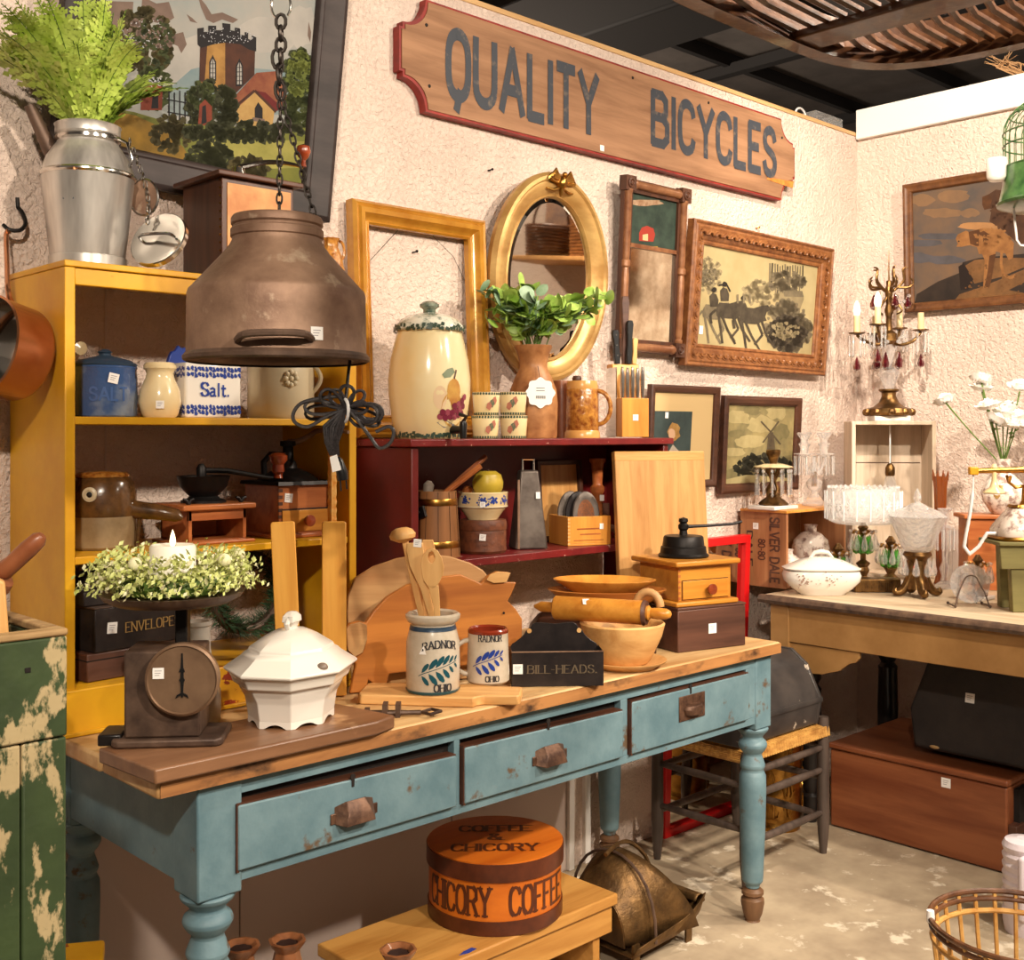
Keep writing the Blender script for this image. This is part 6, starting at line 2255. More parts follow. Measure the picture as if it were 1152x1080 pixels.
# tower
p.P([(225, 48), (253, 48), (254, 110), (246, 106), (224, 92)], C_['ochre'])
p.P([(225, 50), (233, 50), (230, 92), (224, 92)], C_['brown'])
p.P([(253, 46), (287, 48), (286, 84), (272, 98), (262, 108), (253, 112)], C_['brown'])
p.P([(222, 32), (229, 31), (229, 36), (234, 36), (234, 29), (243, 29), (243, 34), (250, 34), (250, 26), (259, 27), (259, 34), (264, 35), (264, 31), (270, 32), (270, 39), (275, 40), (275, 36), (279, 37), (279, 44), (283, 45), (283, 40), (288, 42), (288, 58), (280, 56), (270, 50), (254, 48), (240, 50), (226, 54), (222, 50)], C_['black'])
p.S((224, 30, 288, 50), 80, .6, C_['spark'])
for (u, v0, v1) in ((239, 62, 91), (269, 66, 97)):
    p.P([(u - 4, v1), (u - 4, v0 + 8), (u, v0), (u + 4, v0 + 8), (u + 4, v1)], C_['black'])
    p.P([(u - 2.6, v1 - 2), (u - 2.6, v0 + 9), (u, v0 + 3), (u + 2.6, v0 + 9), (u + 2.6, v1 - 2)], C_['cloud'])
    for q in range(4):
        p.Ln([(u - 3, v0 + 10 + q * 5), (u + 3, v0 + 10 + q * 5)], .8, C_['black'])
    p.Ln([(u, v0), (u, v1)], .8, C_['black'])
# right tree, cottage
p.S((316, 56, 356, 146), 200, 4.5, C_['tree'])
p.S((322, 56, 352, 110), 110, 3, C_['treel'])
p.P([(262, 118), (264, 108), (288, 82), (312, 80), (322, 108), (316, 124), (304, 116), (286, 102), (268, 122)], C_['roof'])
p.P([(286, 102), (298, 104), (318, 122), (308, 126)], C_['redroof'])
p.P([(266, 142), (266, 122), (286, 104), (308, 126), (306, 143)], C_['cottage'])
p.Ln([(262, 122), (286, 102), (310, 126)], 3, C_['brown'])
p.P([(286, 134), (286, 122), (290, 115), (295, 122), (295, 134)], C_['black'])
p.P([(282, 136), (298, 138), (297, 134), (284, 132)], C_['flake'])
# shrubs, ground
p.S((210, 92, 268, 150), 240, 4, C_['hedge'])
p.S((212, 92, 240, 124), 70, 3, C_['tree'])
p.P([(222, 144), (224, 118), (230, 112), (238, 120), (238, 144)], C_['redbrick'])
p.P([(226, 140), (227, 120), (231, 118), (232, 138)], C_['black'])
p.P([(100, 118), (150, 126), (190, 138), (240, 142), (352, 146), (352, 232), (100, 200)], C_['grass'])
p.P([(100, 120), (152, 130), (182, 144), (206, 166), (214, 182), (190, 184), (100, 170)], C_['yellow'])
p.P([(230, 160), (262, 154), (345, 160), (345, 190), (300, 190), (262, 176)], C_['grassl'])
p.S((170, 130, 215, 172), 120, 3.5, C_['olive'])
p.S((205, 138, 345, 160), 200, 4, C_['hedge'])
p.S((210, 160, 262, 196), 160, 4, C_['hedge'])
p.S((255, 176, 300, 204), 100, 4, C_['olive'])
p.done()

# empty golden frame standing on the shelf
gp = [(0, .014), (0, -.014), (.008, -.022), (.014, -.018), (.020, -.026), (.032, -.024), (.040, -.012), (.050, -.006), (.053, -.010), (.058, -.004), (.058, .014)]
t = thing('empty_frame', 'empty golden lacquered picture frame standing on the oxblood shelf against the wall', 'frame', (1.932, 2.362, RT + .002), 0, None, -2.6)
obj('frame', MB().frame(.455, .607, gp), M['goldlac'], t)
obj('hanging_wire', MB().tube([(-.175, .016, .44), (-.06, .012, .553)], .0008, 5).tube([(.05, .012, .553), (.13, .014, .50), (.175, .016, .43)], .0008, 5), M['iron'], t)

# oval mirror
t = thing('oval_mirror', 'oval gilt framed mirror with an eagle crest hanging above the leaf vase', 'mirror', (2.395, 2.388, 1.478), 0, None, 3.5, 1.5)
A_, B_ = .242, .308
op = [(0, .004), (-.002, -.014), (.008, -.028), (.018, -.03), (.024, -.024), (.034, -.026), (.052, -.018), (.064, -.010), (.068, -.013), (.073, -.006), (.073, .004)]
obj('frame', MB().oval(A_, B_, op, 72, 0, B_), M['gilt'], t)
m = MB()
n = 64
a2, b2 = A_ - .072, B_ - .072
vs = [(a2 * math.cos(2 * PI * i / n), -.003, B_ + b2 * math.sin(2 * PI * i / n)) for i in range(n)] + [((a2 - .014) * math.cos(2 * PI * i / n), -.005, B_ + (b2 - .014) * math.sin(2 * PI * i / n)) for i in range(n)]
m.add(vs, [(i, (i + 1) % n, n + (i + 1) % n, n + i) for i in range(n)] + [tuple(range(n, 2 * n))])
o = obj('mirror_glass', m, M['mirror'], t, ang=2)
m = MB()
ez = 2 * B_ - .03
m.ball((0, -.034, ez), .016, 12, 0, 1.3)
m.ball((.004, -.04, ez + .024), .0085, 10)
for s_ in (-1, 1):
    for j in range(6):
        a = R(18 + j * 22)
        m.tube([(s_ * .008, -.034, ez + .006), (s_ * (.03 + .004 * j), -.036, ez + .016 + .006 * (3 - j)), (s_ * .058 * math.cos(a - .5), -.034, ez - .004 + .036 * math.sin(a * .8) - .008 * j)], [.005, .006, .002], 6)
    m.tube([(0, -.032, ez - .012), (s_ * .03, -.03, ez - .024), (s_ * .055, -.027, ez - .022)], [.004, .005, .003], 6)
m.tube([(0, -.034, ez - .012), (0, -.034, ez - .04)], [.010, .004], 8)
obj('eagle_crest', m, M['brass'], t)

# federal pier mirror
t = thing('pier_mirror', 'narrow brown column framed mirror with a painted glass top panel', 'mirror', (2.884, 2.39, 1.584), 0, None, 3)
w_, h_ = .325, .555
m = MB().frame(w_ - .01, h_ - .01, [(0, .004), (0, -.012), (.042, -.012), (.042, .004)], 0, .005)
obj('frame', m, M['walnutz'], t)
ry = mat('ruddy gilt column', (150, 104, 70), .35, c2=(110, 66, 42), sc=18, metal=.2)
for x in (-w_ / 2 + .022, w_ / 2 - .022):
    m = MB()
    m.T = Matrix.Translation((x, -.012, 0))
    m.lathe([(0, .04), (.012, .04), (.015, .046), (.015, .055), (.011, .06), (.0135, .07), (.014, .25), (.012, .268), (.017, .274), (.017, .29), (.012, .296), (.014, .31), (.0135, .50), (.016, .508), (.016, .515), (0, .515)], 18)
    obj('side_column', m, ry, t)
for z in (.022, h_ - .022):
    m = MB()
    m.T = Matrix.Translation((0, -.012, z)) @ Matrix.Rotation(R(90), 4, 'Y')
    q = w_ / 2 - .045
    m.lathe([(0, -q), (.014, -q), (.017, -q + .01), (.013, -q + .02), (.0145, 0), (.013, q - .02), (.017, q - .01), (.014, q), (0, q)], 18)
    obj('cross_column', m, ry, t)
for x in (-1, 1):
    for z in (.022, h_ - .022):
        m = MB().bx(x * (w_ / 2 - .022) - .024, x * (w_ / 2 - .022) + .024, -.026, .004, z - .023, z + .023)
        m.T = Matrix.Translation((x * (w_ / 2 - .022), -.026, z)) @ Matrix.Rotation(R(90), 4, 'X')
        m.lathe([(.016, -.001), (.016, .003), (.012, .004), (.009, .001), (.006, .005), (0, .006)], 20)
        obj('corner_block', m, M['walnutz'], t)
obj('divider', MB().bx(-w_ / 2 + .04, w_ / 2 - .04, -.012, .0, .337, .35), ry, t)
obj('mirror_glass', MB().bx(-w_ / 2 + .04, w_ / 2 - .04, -.003, .002, .04, .338), M['mirrorold'], t)
obj('painted_panel', MB().bx(-w_ / 2 + .04, w_ / 2 - .04, -.003, .002, .349, h_ - .04), pic('reverse glass green', (62, 78, 66), (42, 56, 48), 20), t)
p = Pic(t, -.0032)
p.B(727, 228, 20, 3.5, pic('flaked strip', (190, 160, 130), (150, 110, 80), 40), 16)
p.P([(719, 271), (719, 262), (722, 256), (728, 254), (735, 257), (737, 264), (735, 272)], pic('house red', (170, 60, 46)))
p.P([(723, 270), (723, 264), (729, 263), (729, 271)], pic('house white', (214, 190, 140)))
p.Ln([(716, 276), (726, 278), (740, 278)], 1.6, pic('gold grass', (186, 150, 60)))
p.done('house_painting')
sticker(t, (w_ / 2 - .012, -.03, h_ - .06), .012)

# carved frame engraving
cp = [(0, .006), (0, -.022), (.006, -.028), (.014, -.022), (.02, -.026), (.058, -.016), (.064, -.010), (.07, -.014), (.078, -.010), (.078, .006)]
CF = mat('carved walnut frame', (142, 92, 52), .4, c2=(104, 60, 32), sc=40, bump=.3)
t, p = picture('carved_picture', 'sepia engraving of galloping horses in a wide carved brown frame', 'picture', (3.492, 2.392, 1.555), .875, .49, cp, CF, .078,
               pic('sepia paper', (196, 178, 132), (178, 158, 112), 5), 0, 4.5, 0.4)
m = MB()
W2, H2 = .875, .49
nx, nz = 19, 10
for i in range(nx):
    x = -W2 / 2 + .05 + i * (W2 - .10) / (nx - 1)
    for z, sg in ((.040, -1), (H2 - .040, 1)):
        for q in (.021, .013):
            m.tube([(x + q * math.cos(a), -.0225 - (.004 if q < .02 else 0), z + sg * (q * .8 * math.sin(a)) - sg * .006) for a in [PI * j / 8 for j in range(9)]], .0042, 6)
for i in range(nz):
    z = .05 + i * (H2 - .10) / (nz - 1)
    for x, sg in ((-W2 / 2 + .040, -1), (W2 / 2 - .040, 1)):
        for q in (.021, .013):
            m.tube([(x + sg * (q * .8 * math.sin(a)) - sg * .006, -.0225 - (.004 if q < .02 else 0), z + q * math.cos(a)) for a in [PI * j / 8 for j in range(9)]], .0042, 6)
obj('carved_scrolls', m, CF, t)
G = {n: pic('engraving ' + n, *a) for n, a in {'dark': ((62, 54, 44), (84, 74, 60), 30), 'mid': ((112, 100, 80), (134, 120, 94), 30), 'light': ((164, 148, 112), (146, 130, 98), 20), 'black': ((44, 38, 34), None), 'pale': ((214, 198, 154), None)}.items()}


def e6(X, Y):
    return (660 + X / 3.176, 180 + Y / 3.176)


def eP(pts, m):
    p.P([e6(*q) for q in pts], m)


def eS(x0, y0, x1, y1, n, r, m):
    p.S((*e6(x0, y0), *e6(x1, y1)), n, r, m)


eS(400, 350, 480, 480, 70, 3, G['light'])
eS(410, 380, 470, 450, 60, 1.6, G['mid'])
eS(560, 430, 690, 520, 90, 3, G['light'])
for i in range(14):
    x = 655 + i * 9
    p.Ln([e6(x, 360 + random.uniform(0, 20)), e6(x + random.uniform(-6, 6), 460 + random.uniform(-10, 30))], random.uniform(1, 2.4), G['dark' if i % 2 else 'mid'])
eS(650, 400, 780, 470, 90, 3, G['mid'])
eP([(690, 475), (770, 478), (776, 496), (760, 540), (715, 545), (684, 500)], G['light'])
eP([(700, 466), (770, 468), (776, 490), (706, 488)], G['mid'])
eS(640, 500, 800, 690, 170, 4, G['mid'])
eS(650, 560, 780, 680, 130, 3.4, G['dark'])
eS(660, 580, 760, 640, 60, 2, G['light'])
# horses
for (x, y, s_, mm_) in ((455, 545, 1.0, 'mid'), (505, 540, 1.05, 'dark'), (590, 558, 1.1, 'dark')):
    eP([(x - 42 * s_, y - 8), (x - 30 * s_, y - 30 * s_), (x + 5 * s_, y - 26 * s_), (x + 32 * s_, y - 34 * s_), (x + 52 * s_, y - 36 * s_), (x + 60 * s_, y - 22 * s_), (x + 48 * s_, y - 14 * s_), (x + 40 * s_, y + 10 * s_), (x + 20 * s_, y + 26 * s_), (x - 20 * s_, y + 24 * s_), (x - 40 * s_, y + 16 * s_)], G[mm_])
    for (ax, ay, bx2, by2, cx2, cy2) in ((-34, 12, -26, 60, -20, 110), (-22, 18, -2, 64, 24, 112), (18, 20, 34, 60, 8, 92), (30, 12, 46, 60, 74, 104)):
        p.Ln([e6(x + ax * s_, y + ay * s_), e6(x + bx2 * s_, y + by2 * s_), e6(x + cx2 * s_, y + cy2 * s_)], 2.6, G[mm_])
    p.Ln([e6(x - 42 * s_, y - 6), e6(x - 62 * s_, y + 14), e6(x - 58 * s_, y + 44)], 3, G[mm_])
eP([(610, 540), (630, 545), (642, 574), (622, 578), (606, 562)], G['dark'])
# riders
for (x, y) in ((490, 470), (452, 490), (556, 520)):
    eP([(x - 12, y + 34), (x - 14, y - 4), (x - 4, y - 16), (x + 10, y - 10), (x + 18, y + 10), (x + 16, y + 34)], G['dark'])
    p.B(*e6(x + 2, y - 26), 2.6, 3, G['black'])
p.Ln([e6(470, 448), e6(498, 442), e6(512, 470)], 1.6, G['black'])
for x in (538, 560, 582):
    p.Ln([e6(x, 480), e6(x, 512)], 2.2, G['mid'])
eP([(395, 660), (480, 668), (640, 690), (800, 700), (800, 720), (395, 700)], G['pale'])
p.done('engraving')
sticker(t, (-.34, -.006, .125), .02, h=.028, txt=False)

# small portrait and windmill print
t, p = picture('portrait_picture', 'dark framed portrait with a cream mat half hidden behind the oxblood shelf', 'picture', (3.062, 2.397, 1.145), .372, .345, [(0, .004), (0, -.016), (.008, -.02), (.022, -.014), (.026, -.008), (.026, .004)], M['walnut'], .026,
               pic('cream mat', (222, 190, 136)), 0, 3, 0)
Q = {n: pic('portrait ' + n, *a) for n, a in {'teal': ((70, 84, 82), (52, 64, 64), 10), 'hair': ((186, 146, 84), (160, 116, 60), 40), 'skin': ((220, 176, 142), None), 'dress': ((196, 184, 168), (170, 156, 140), 20)}.items()}
p.P([(727, 462), (779, 463), (774, 560), (727, 560)], Q['teal'])
p.P([(748, 540), (750, 512), (757, 500), (766, 510), (770, 540)], Q['dress'])
p.B(758, 486, 7, 10, Q['hair'])
p.B(756, 488, 4, 6, Q['skin'])
p.done('portrait')
sticker(t, (-.09, -.0046, .245), .016, h=.02, txt=False)
t, p = picture('windmill_picture', 'dark framed print of a windmill in clouds below the carved picture', 'picture', (3.518, 2.397, 1.118), .488, .345, [(0, .004), (0, -.016), (.01, -.022), (.026, -.016), (.03, -.01), (.032, -.012), (.034, -.006), (.034, .004)], M['walnut'], .034,
               pic('print sky', (176, 158, 106), (112, 104, 74), 7), 0, 3, 0)
Q = {n: pic('print ' + n, *a) for n, a in {'dark': ((58, 54, 40), (40, 40, 30), 24), 'mid': ((138, 126, 86), (116, 106, 72), 16), 'light': ((190, 174, 124), (166, 150, 104), 14), 'mill': ((104, 90, 70), (80, 68, 52), 20)}.items()}
for b_ in ((830, 470, 14, 8), (856, 478, 16, 10), (874, 464, 12, 8), (842, 496, 18, 7), (826, 508, 12, 5)):
    p.B(*b_, Q['light'], 16, .25)
for b_ in ((846, 462, 10, 5), (878, 486, 9, 9), (828, 488, 10, 5)):
    p.B(*b_, Q['mid'], 16, .25)
p.P([(805, 530), (826, 526), (850, 516), (890, 512), (890, 560), (805, 560)], Q['mid'])
p.S((826, 512, 892, 545), 120, 3.4, Q['dark'])
p.P([(808, 540), (840, 534), (890, 538), (890, 552), (808, 556)], Q['light'])
p.P([(862, 514), (864, 488), (870, 486), (873, 514)], Q['mill'])
for (a_, b_) in ((856, 474), (876, 474), (858, 498), (878, 500)):
    p.Ln([(867, 486), (a_, b_)], 1.8, Q['mill'])
p.P([(808, 556), (890, 552), (890, 562), (808, 566)], Q['dark'])
p.done('print')

# QUALITY BICYCLES sign
x0, x1, H_ = 1.862, 3.742, .302
t = thing('trade_sign', 'long weathered wooden sign with red edges and big grey letters high on the wall', 'sign', ((x0 + x1) / 2, W - .003, 2.194))
L_ = (x1 - x0) / 2


def signpoly(g, sc_):
    e = L_ - g
    h0, h1 = g, H_ - g
    q = []
    r_ = sc_
    def corner(cx, cz, a0):
        return [(cx + r_ * math.cos(a0 - PI / 2 * i / 8), cz + r_ * math.sin(a0 - PI / 2 * i / 8)) for i in range(9)]
    q += [(-e, h0 + r_ + .014), (-e + .012, h0 + r_ + .014)]
    q += [(-e + .012 + r_ * math.sin(PI / 2 * i / 8), h0 + r_ * math.cos(PI / 2 * i / 8) + 0) for i in range(9)]
    q += [(e - .012 - r_ * math.cos(PI / 2 * i / 8), h0 + r_ * math.sin(PI / 2 * i / 8)) for i in range(9)]
    q += [(e - .012, h0 + r_ + .014), (e, h0 + r_ + .014), (e, h1 - r_ - .014), (e - .012, h1 - r_ - .014)]
    q += [(e - .012 - r_ * math.sin(PI / 2 * i / 8), h1 - r_ * math.cos(PI / 2 * i / 8)) for i in range(9)]
    q += [(-e + .012 + r_ * math.cos(PI / 2 * i / 8), h1 - r_ * math.sin(PI / 2 * i / 8)) for i in range(9)]
    q += [(-e + .012, h1 - r_ - .014), (-e, h1 - r_ - .014)]
    return q


obj('backing', MB().prism(signpoly(0, .078), -.026, 0), M['signred'], t)
obj('face', MB().prism(signpoly(.007, .078), -.029, -.0262), M['signwood'], t)
m = MB()
cx = (x0 + x1) / 2
text_flat(m, 'QUALITY', .172, .034, -.0296, 2.330 - cx, .062, width=.60, gap=.26)
obj('lettering', m, M['signink'], t)
m = MB()
text_flat(m, 'BICYCLES', .158, .032, -.0296, 3.253 - cx, .086, width=.70, gap=.26)
obj('lettering', m, M['signink'], t)
obj('splintered_patch', MB().prism([(L_ - .19, .062), (L_ - .02, .055), (L_ - .012, .082), (L_ - .05, .078), (L_ - .18, .072)], -.0305, -.028), mat('raw splinter', (214, 140, 60), .6, c2=(180, 104, 40), sc=30), t)
m = MB()
m.T = Matrix.Translation((0, -.029, 0)) @ Matrix.Rotation(R(90), 4, 'X')
for sx, sz_ in ((-L_ + .09, H_ - .07), (-L_ + .1, .07), (L_ - .09, H_ - .07), (0, H_ - .03), (.4, H_ - .03)):
    m.lathe([(0, 0), (.005, 0), (.004, .002), (0, .003)], 10, (sx, sz_, 0))
obj('screws', m, M['iron'], t)
sticker(t, (2.655 - cx, -.0298, .022), .018, txt=False)

# lion picture on the right wall
LF = mat('brown gilt frame', (112, 72, 40), .4, c2=(84, 50, 28), sc=30)
t, p = picture('lion_picture', 'dark brown painting of two lions on rocks hanging on the right wall', 'painting', (XR - .018, 1.79, 1.803), .80, .50, [(0, .004), (0, -.018), (.01, -.022), (.02, -.016), (.03, -.016), (.036, -.008), (.036, .004)], LF, .036,
               pic('storm sky', (128, 100, 76), (92, 84, 80), 5), -90, 2, 0)
Q = {n: pic('lion ' + n, *a) for n, a in {'cloud': ((146, 112, 80), (128, 100, 76), 10), 'grey': ((96, 92, 96), (80, 76, 78), 8), 'glow': ((190, 138, 88), (160, 118, 78), 8), 'rock': ((142, 100, 60), (100, 70, 44), 12), 'rocks': ((132, 90, 50), (100, 68, 40), 12), 'rockd': ((62, 50, 42), (46, 38, 34), 12), 'fur': ((172, 120, 70), (136, 90, 50), 18), 'furd': ((104, 66, 38), (80, 50, 30), 18), 'mane': ((70, 46, 34), (92, 62, 42), 26), 'dk': ((40, 30, 26), None)}.items()}


def l3(X, Y):
    return (1000 + X / 4.151, 100 + Y / 4.154)


def lP(pts, m):
    p.P([l3(*q) for q in pts], m)


for (X, Y, a_, b_) in ((150, 520, 60, 26), (300, 500, 80, 30), (250, 580, 90, 24), (380, 580, 50, 20)):
    p.B(*l3(X, Y), a_ / 4.15, b_ / 4.15, Q['cloud'], 18, .2)
for (X, Y, a_, b_) in ((160, 720, 100, 16), (250, 690, 110, 16), (140, 790, 70, 24), (260, 800, 90, 20)):
    p.B(*l3(X, Y), a_ / 4.15, b_ / 4.15, Q['grey'], 18, .15)
p.B(*l3(430, 640), 28, 4, Q['glow'], 18, .15)
lP([(95, 1010), (130, 960), (230, 900), (330, 860), (345, 810), (420, 790), (640, 770), (900, 700), (900, 1060), (95, 1060)], Q['rockd'])
lP([(310, 1005), (330, 960), (420, 930), (520, 890), (640, 840), (900, 820), (900, 1010)], Q['rock'])
lP([(350, 830), (400, 800), (500, 790), (640, 790), (640, 830), (520, 880), (400, 910)], Q['rock'])
lP([(325, 830), (350, 815), (395, 890), (370, 940), (335, 940)], Q['dk'])
lP([(560, 940), (640, 900), (700, 930), (640, 960)], Q['rockd'])
# rear lion
lP([(440, 520), (436, 505), (470, 490), (500, 470), (560, 480), (620, 540), (900, 560), (900, 740), (600, 720), (520, 650), (470, 620), (480, 560), (446, 560)], Q['mane'])
lP([(436, 505), (470, 492), (482, 520), (470, 560), (446, 566), (436, 540)], Q['furd'])
# lioness
lP([(312, 700), (322, 680), (360, 662), (372, 668), (440, 650), (520, 655), (560, 690), (584, 720), (580, 790), (560, 800), (545, 770), (500, 760), (470, 900), (462, 930), (440, 930), (448, 800), (430, 760), (420, 770), (412, 740), (380, 730), (340, 738), (316, 738), (322, 722)], Q['fur'])
lP([(372, 668), (430, 655), (470, 680), (460, 730), (410, 735), (380, 725)], Q['furd'])
lP([(420, 680), (440, 690), (440, 770), (420, 772)], Q['fur'])
p.Ln([l3(528, 740), l3(524, 820), l3(536, 870), l3(570, 884), l3(592, 870)], 3, Q['fur'])
lP([(470, 780), (500, 770), (478, 900), (470, 925), (446, 930), (460, 860)], Q['furd'])
p.S((*l3(400, 650), *l3(570, 740)), 60, 1.6, Q['fur'])
p.S((*l3(470, 490), *l3(620, 660)), 90, 2.4, Q['mane'])
p.S((*l3(340, 810), *l3(640, 1000)), 45, 1.5, Q['rocks'])
p.B(*l3(327, 712), 1, .8, Q['dk'])
p.done()
# ================================================================ display table: crate, crystal, china
def drop(mb, p, L_=.03, r=.006, mi=0):
    """tear drop pendant hanging from point p"""
    mb.lathe([(0, 0), (r * .25, -L_ * .1), (r * .55, -L_ * .35), (r, -L_ * .7), (r * .8, -L_ * .9), (0, -L_)], 8, p, 1, mi, cap=False)


def prismdrop(mb, p, L_=.07, r=.004, mi=0):
    mb.lathe([(0, 0), (r, -.004), (r * .8, -L_ * .85), (r * 1.2, -L_ * .9), (0, -L_)], 6, p, 1, mi, cap=False)


TZ = RZ + .0008
# stencilled tea crate lying on its side, open to the right
x0, x1, y0, y1, hz = 3.408, 3.80, 2.205, 2.395, .262
base = ((x0 + x1) / 2, (y0 + y1) / 2, TZ)
t = thing('tea_crate', 'wooden crate with dark stencilled lettering standing open at the left end of the display table', 'crate', base)
b = mbw(base)
b.bx(x0, x0 + .012, y0, y1, TZ, TZ + hz)
o = obj('lettered_side', b, M['crate'], t, .001)
b = mbw(base).bx(x1 - .012, x1, y0, y1, TZ, TZ + hz).bx(x0 + .012, x1 - .012, y1 - .008, y1, TZ, TZ + hz - .01).bx(x0 + .012, x1 - .012, y0, y1 - .008, TZ, TZ + .008)
obj('shell', b, M['crate'], t, .001)
b = mbw(base).bx(x0 - .004, x1 + .004, y0 - .004, y1, TZ + hz, TZ + hz + .009)
obj('top_panel', b, M['orange'], t, .001)
for txt, h, sw, yo, ww in (('SILVER DALE', .036, .0075, -.048, .225), ('80-80', .026, .005, .005, .07), ('DALE', .022, .004, .055, .12)):
    qs, tot = textquads(txt, h, sw)
    m = MB()
    for q in qs:
        m.add([(x0 - .0006 - len(m.f) * 1e-5 - base[0], yo - bb + h / 2, hz / 2 - a * ww / tot) for a, bb in q], [(0, 1, 2, 3)])
    obj('stencil_lettering', m, M['boxdark'], t)
sticker(t, (x0 - .0008 - base[0], .03, hz - .05), .022, -90)

c0, k = ony(912, 2.30, TZ + .0085)
k *= .95
t = thing('speckled_vase', 'round speckled grey china vase inside the open crate, larger of two', 'vase', c0)
obj('body', MB().lathe([(0, 0), (9, 0), (11, 2), (20, 22), (22, 34), (20, 44), (12, 52), (7, 54), (7, 60), (8.5, 62), (7, 62), (5.5, 55), (0, 54)], 40, (0, 0, 0), k), M['floral'], t)
c0, k = ony(886, 2.275, TZ + .0085)
t = thing('speckled_vase', 'low speckled grey china vase at the crate opening, smaller of two', 'vase', c0)
obj('body', MB().lathe([(0, 0), (9, 0), (11, 2), (17, 14), (16, 24), (10, 30), (6, 32), (6, 35), (7, 37), (5, 36), (0, 32)], 36, (0, 0, 0), k), M['floral'], t)

# girandole on the crate
CT = TZ + hz + .0095
c0, k = ony(870, 2.288, CT)
t = thing('girandole', 'bronze candle holder hung with long crystal prisms on the stencilled crate', 'candle holder', c0)
obj('marble_base', MB().prism([(-.075, -.055), (.075, -.055), (.075, .055), (-.075, .055)], 0, .014, axis='z'), M['marble'], t, .003)
m = MB().lathe([(0, 4.5), (15, 4.5), (16, 6), (12, 10), (8, 13), (5, 18)], 28, (0, 0, 0), k, 0, 1, 1, 0, 6, .08)
for i in range(5):
    a = 2 * PI * i / 5
    m.tube([((5 + 3 * math.sin(j * 1.2)) * k * math.cos(a + j * .3), (5 + 3 * math.sin(j * 1.2)) * k * math.sin(a + j * .3), (12 + j * 5) * k) for j in range(8)], .005, 6)
m.lathe([(0, 44), (6, 46), (4, 52), (6, 58), (8, 62), (8, 66), (6, 67), (0, 66)], 24, (0, 0, 0), k)
obj('stem', m, M['bronze'], t)
m = MB().lathe([(0, 47), (12, 48), (20, 46.5), (21, 47.5), (19, 48.5), (10, 51), (0, 51)], 36, (0, 0, 0), k, 0, 1, 1, 0, 12, .05)
obj('drip_pan', m, M['cream'], t)
m = MB()
for i in range(12):
    a = 2 * PI * i / 12
    p = Vector((19.5 * k * math.cos(a), 19.5 * k * math.sin(a), 46 * k))
    m.ball(p - Vector((0, 0, .010)), .0075, 8, 0, 1, 1, .6)
    prismdrop(m, p - Vector((0, 0, .017)), .085, .005)
obj('prisms', m, M['prism'], t)

# two arm glass candle holder
c0, k = ony(916, 2.298, CT)
t = thing('glass_candelabrum', 'clear glass two armed candle holder hung with prisms on the right of the crate top', 'candle holder', c0)
m = MB().lathe([(0, 0), (13, 0), (14, 2), (10, 5), (5, 12), (4, 16), (8, 20), (9, 26), (5, 31), (3, 36), (6, 42), (3, 48), (0, 50)], 28, (0, 0, 0), k)
obj('stem', m, M['glass'], t)
obj('brass_core', MB().lathe([(0, 22), (2.6, 22), (2.6, 38), (0, 38)], 12, (0, 0, 0), k), M['brass'], t)
sd = Vector((math.sin(TH), -math.cos(TH), 0))
for s_ in (-1, 1):
    p = sd * (s_ * 11 * k)
    m = MB()
    m.tube([(0, 0, 40 * k), p * .5 + Vector((0, 0, 36 * k)), p + Vector((0, 0, 48 * k)), p + Vector((0, 0, 56 * k))], .006, 8)
    m.lathe([(0, 54), (3, 55), (9, 57), (12, 57.5), (12, 58.5), (4, 59), (5, 66), (7, 69), (4, 71), (4, 74), (8, 80), (8, 82), (5, 81), (0, 74)], 24, p, k)
    o = obj('candle_arm', m, M['glass'], t)
    q = MB()
    for i in range(8):
        a = 2 * PI * i / 8
        prismdrop(q, p + Vector((11 * k * math.cos(a), 11 * k * math.sin(a), 56 * k)), .075, .0045)
    obj('prisms', q, M['prism'], o)

# white washed box with the candelabra on top
bc, k = ray(1000, HOR) * 4.34, 4.34 / F
hb = EYE + 13 * k - TZ
t = thing('whitewashed_crate', 'tall whitewashed wooden crate standing open with a bulb hanging inside near the wall corner', 'crate', (bc.x, bc.y, TZ), -50)
w_, d_ = .152, .085
m = MB().bx(-w_, -w_ + .014, -d_, d_, 0, hb).bx(w_ - .014, w_, -d_, d_, 0, hb).bx(-w_ + .014, w_ - .014, d_ - .008, d_, 0, hb).bx(-w_ + .014, w_ - .014, -d_, d_ - .008, hb - .014, hb).bx(-w_ + .014, w_ - .014, -d_, d_ - .008, 0, .014)
obj('shell', m, M['cratewhite'], t, .002)
m = MB().bx(-w_ + .02, w_ - .02, d_ - .0095, d_ - .008, hb - .16, hb - .157).bx(-w_ + .02, w_ - .02, d_ - .0095, d_ - .008, hb - .33, hb - .327)
obj('plank_joints', m, M['boxdark'], t)
hbp = bc - fwd * .0
t2 = thing('hanging_bulb', 'clear glass bulb in a brass socket hanging inside the whitewashed crate', 'light bulb', (bc.x - .01, bc.y - .01, TZ + hb - .0145 - .262))
z0 = .262
obj('cord', MB().tube([(0, 0, .115), (0, 0, z0)], .003, 6), M['ziptie'], t2)
obj('socket', MB().lathe([(0, .07), (.016, .07), (.018, .078), (.018, .10), (.012, .112), (.006, .118), (0, .118)], 20), M['bronze'], t2)
obj('glass_bulb', MB().lathe([(0, 0), (.012, .003), (.021, .018), (.024, .036), (.019, .058), (.013, .07), (0, .071)], 24), M['glass'], t2)
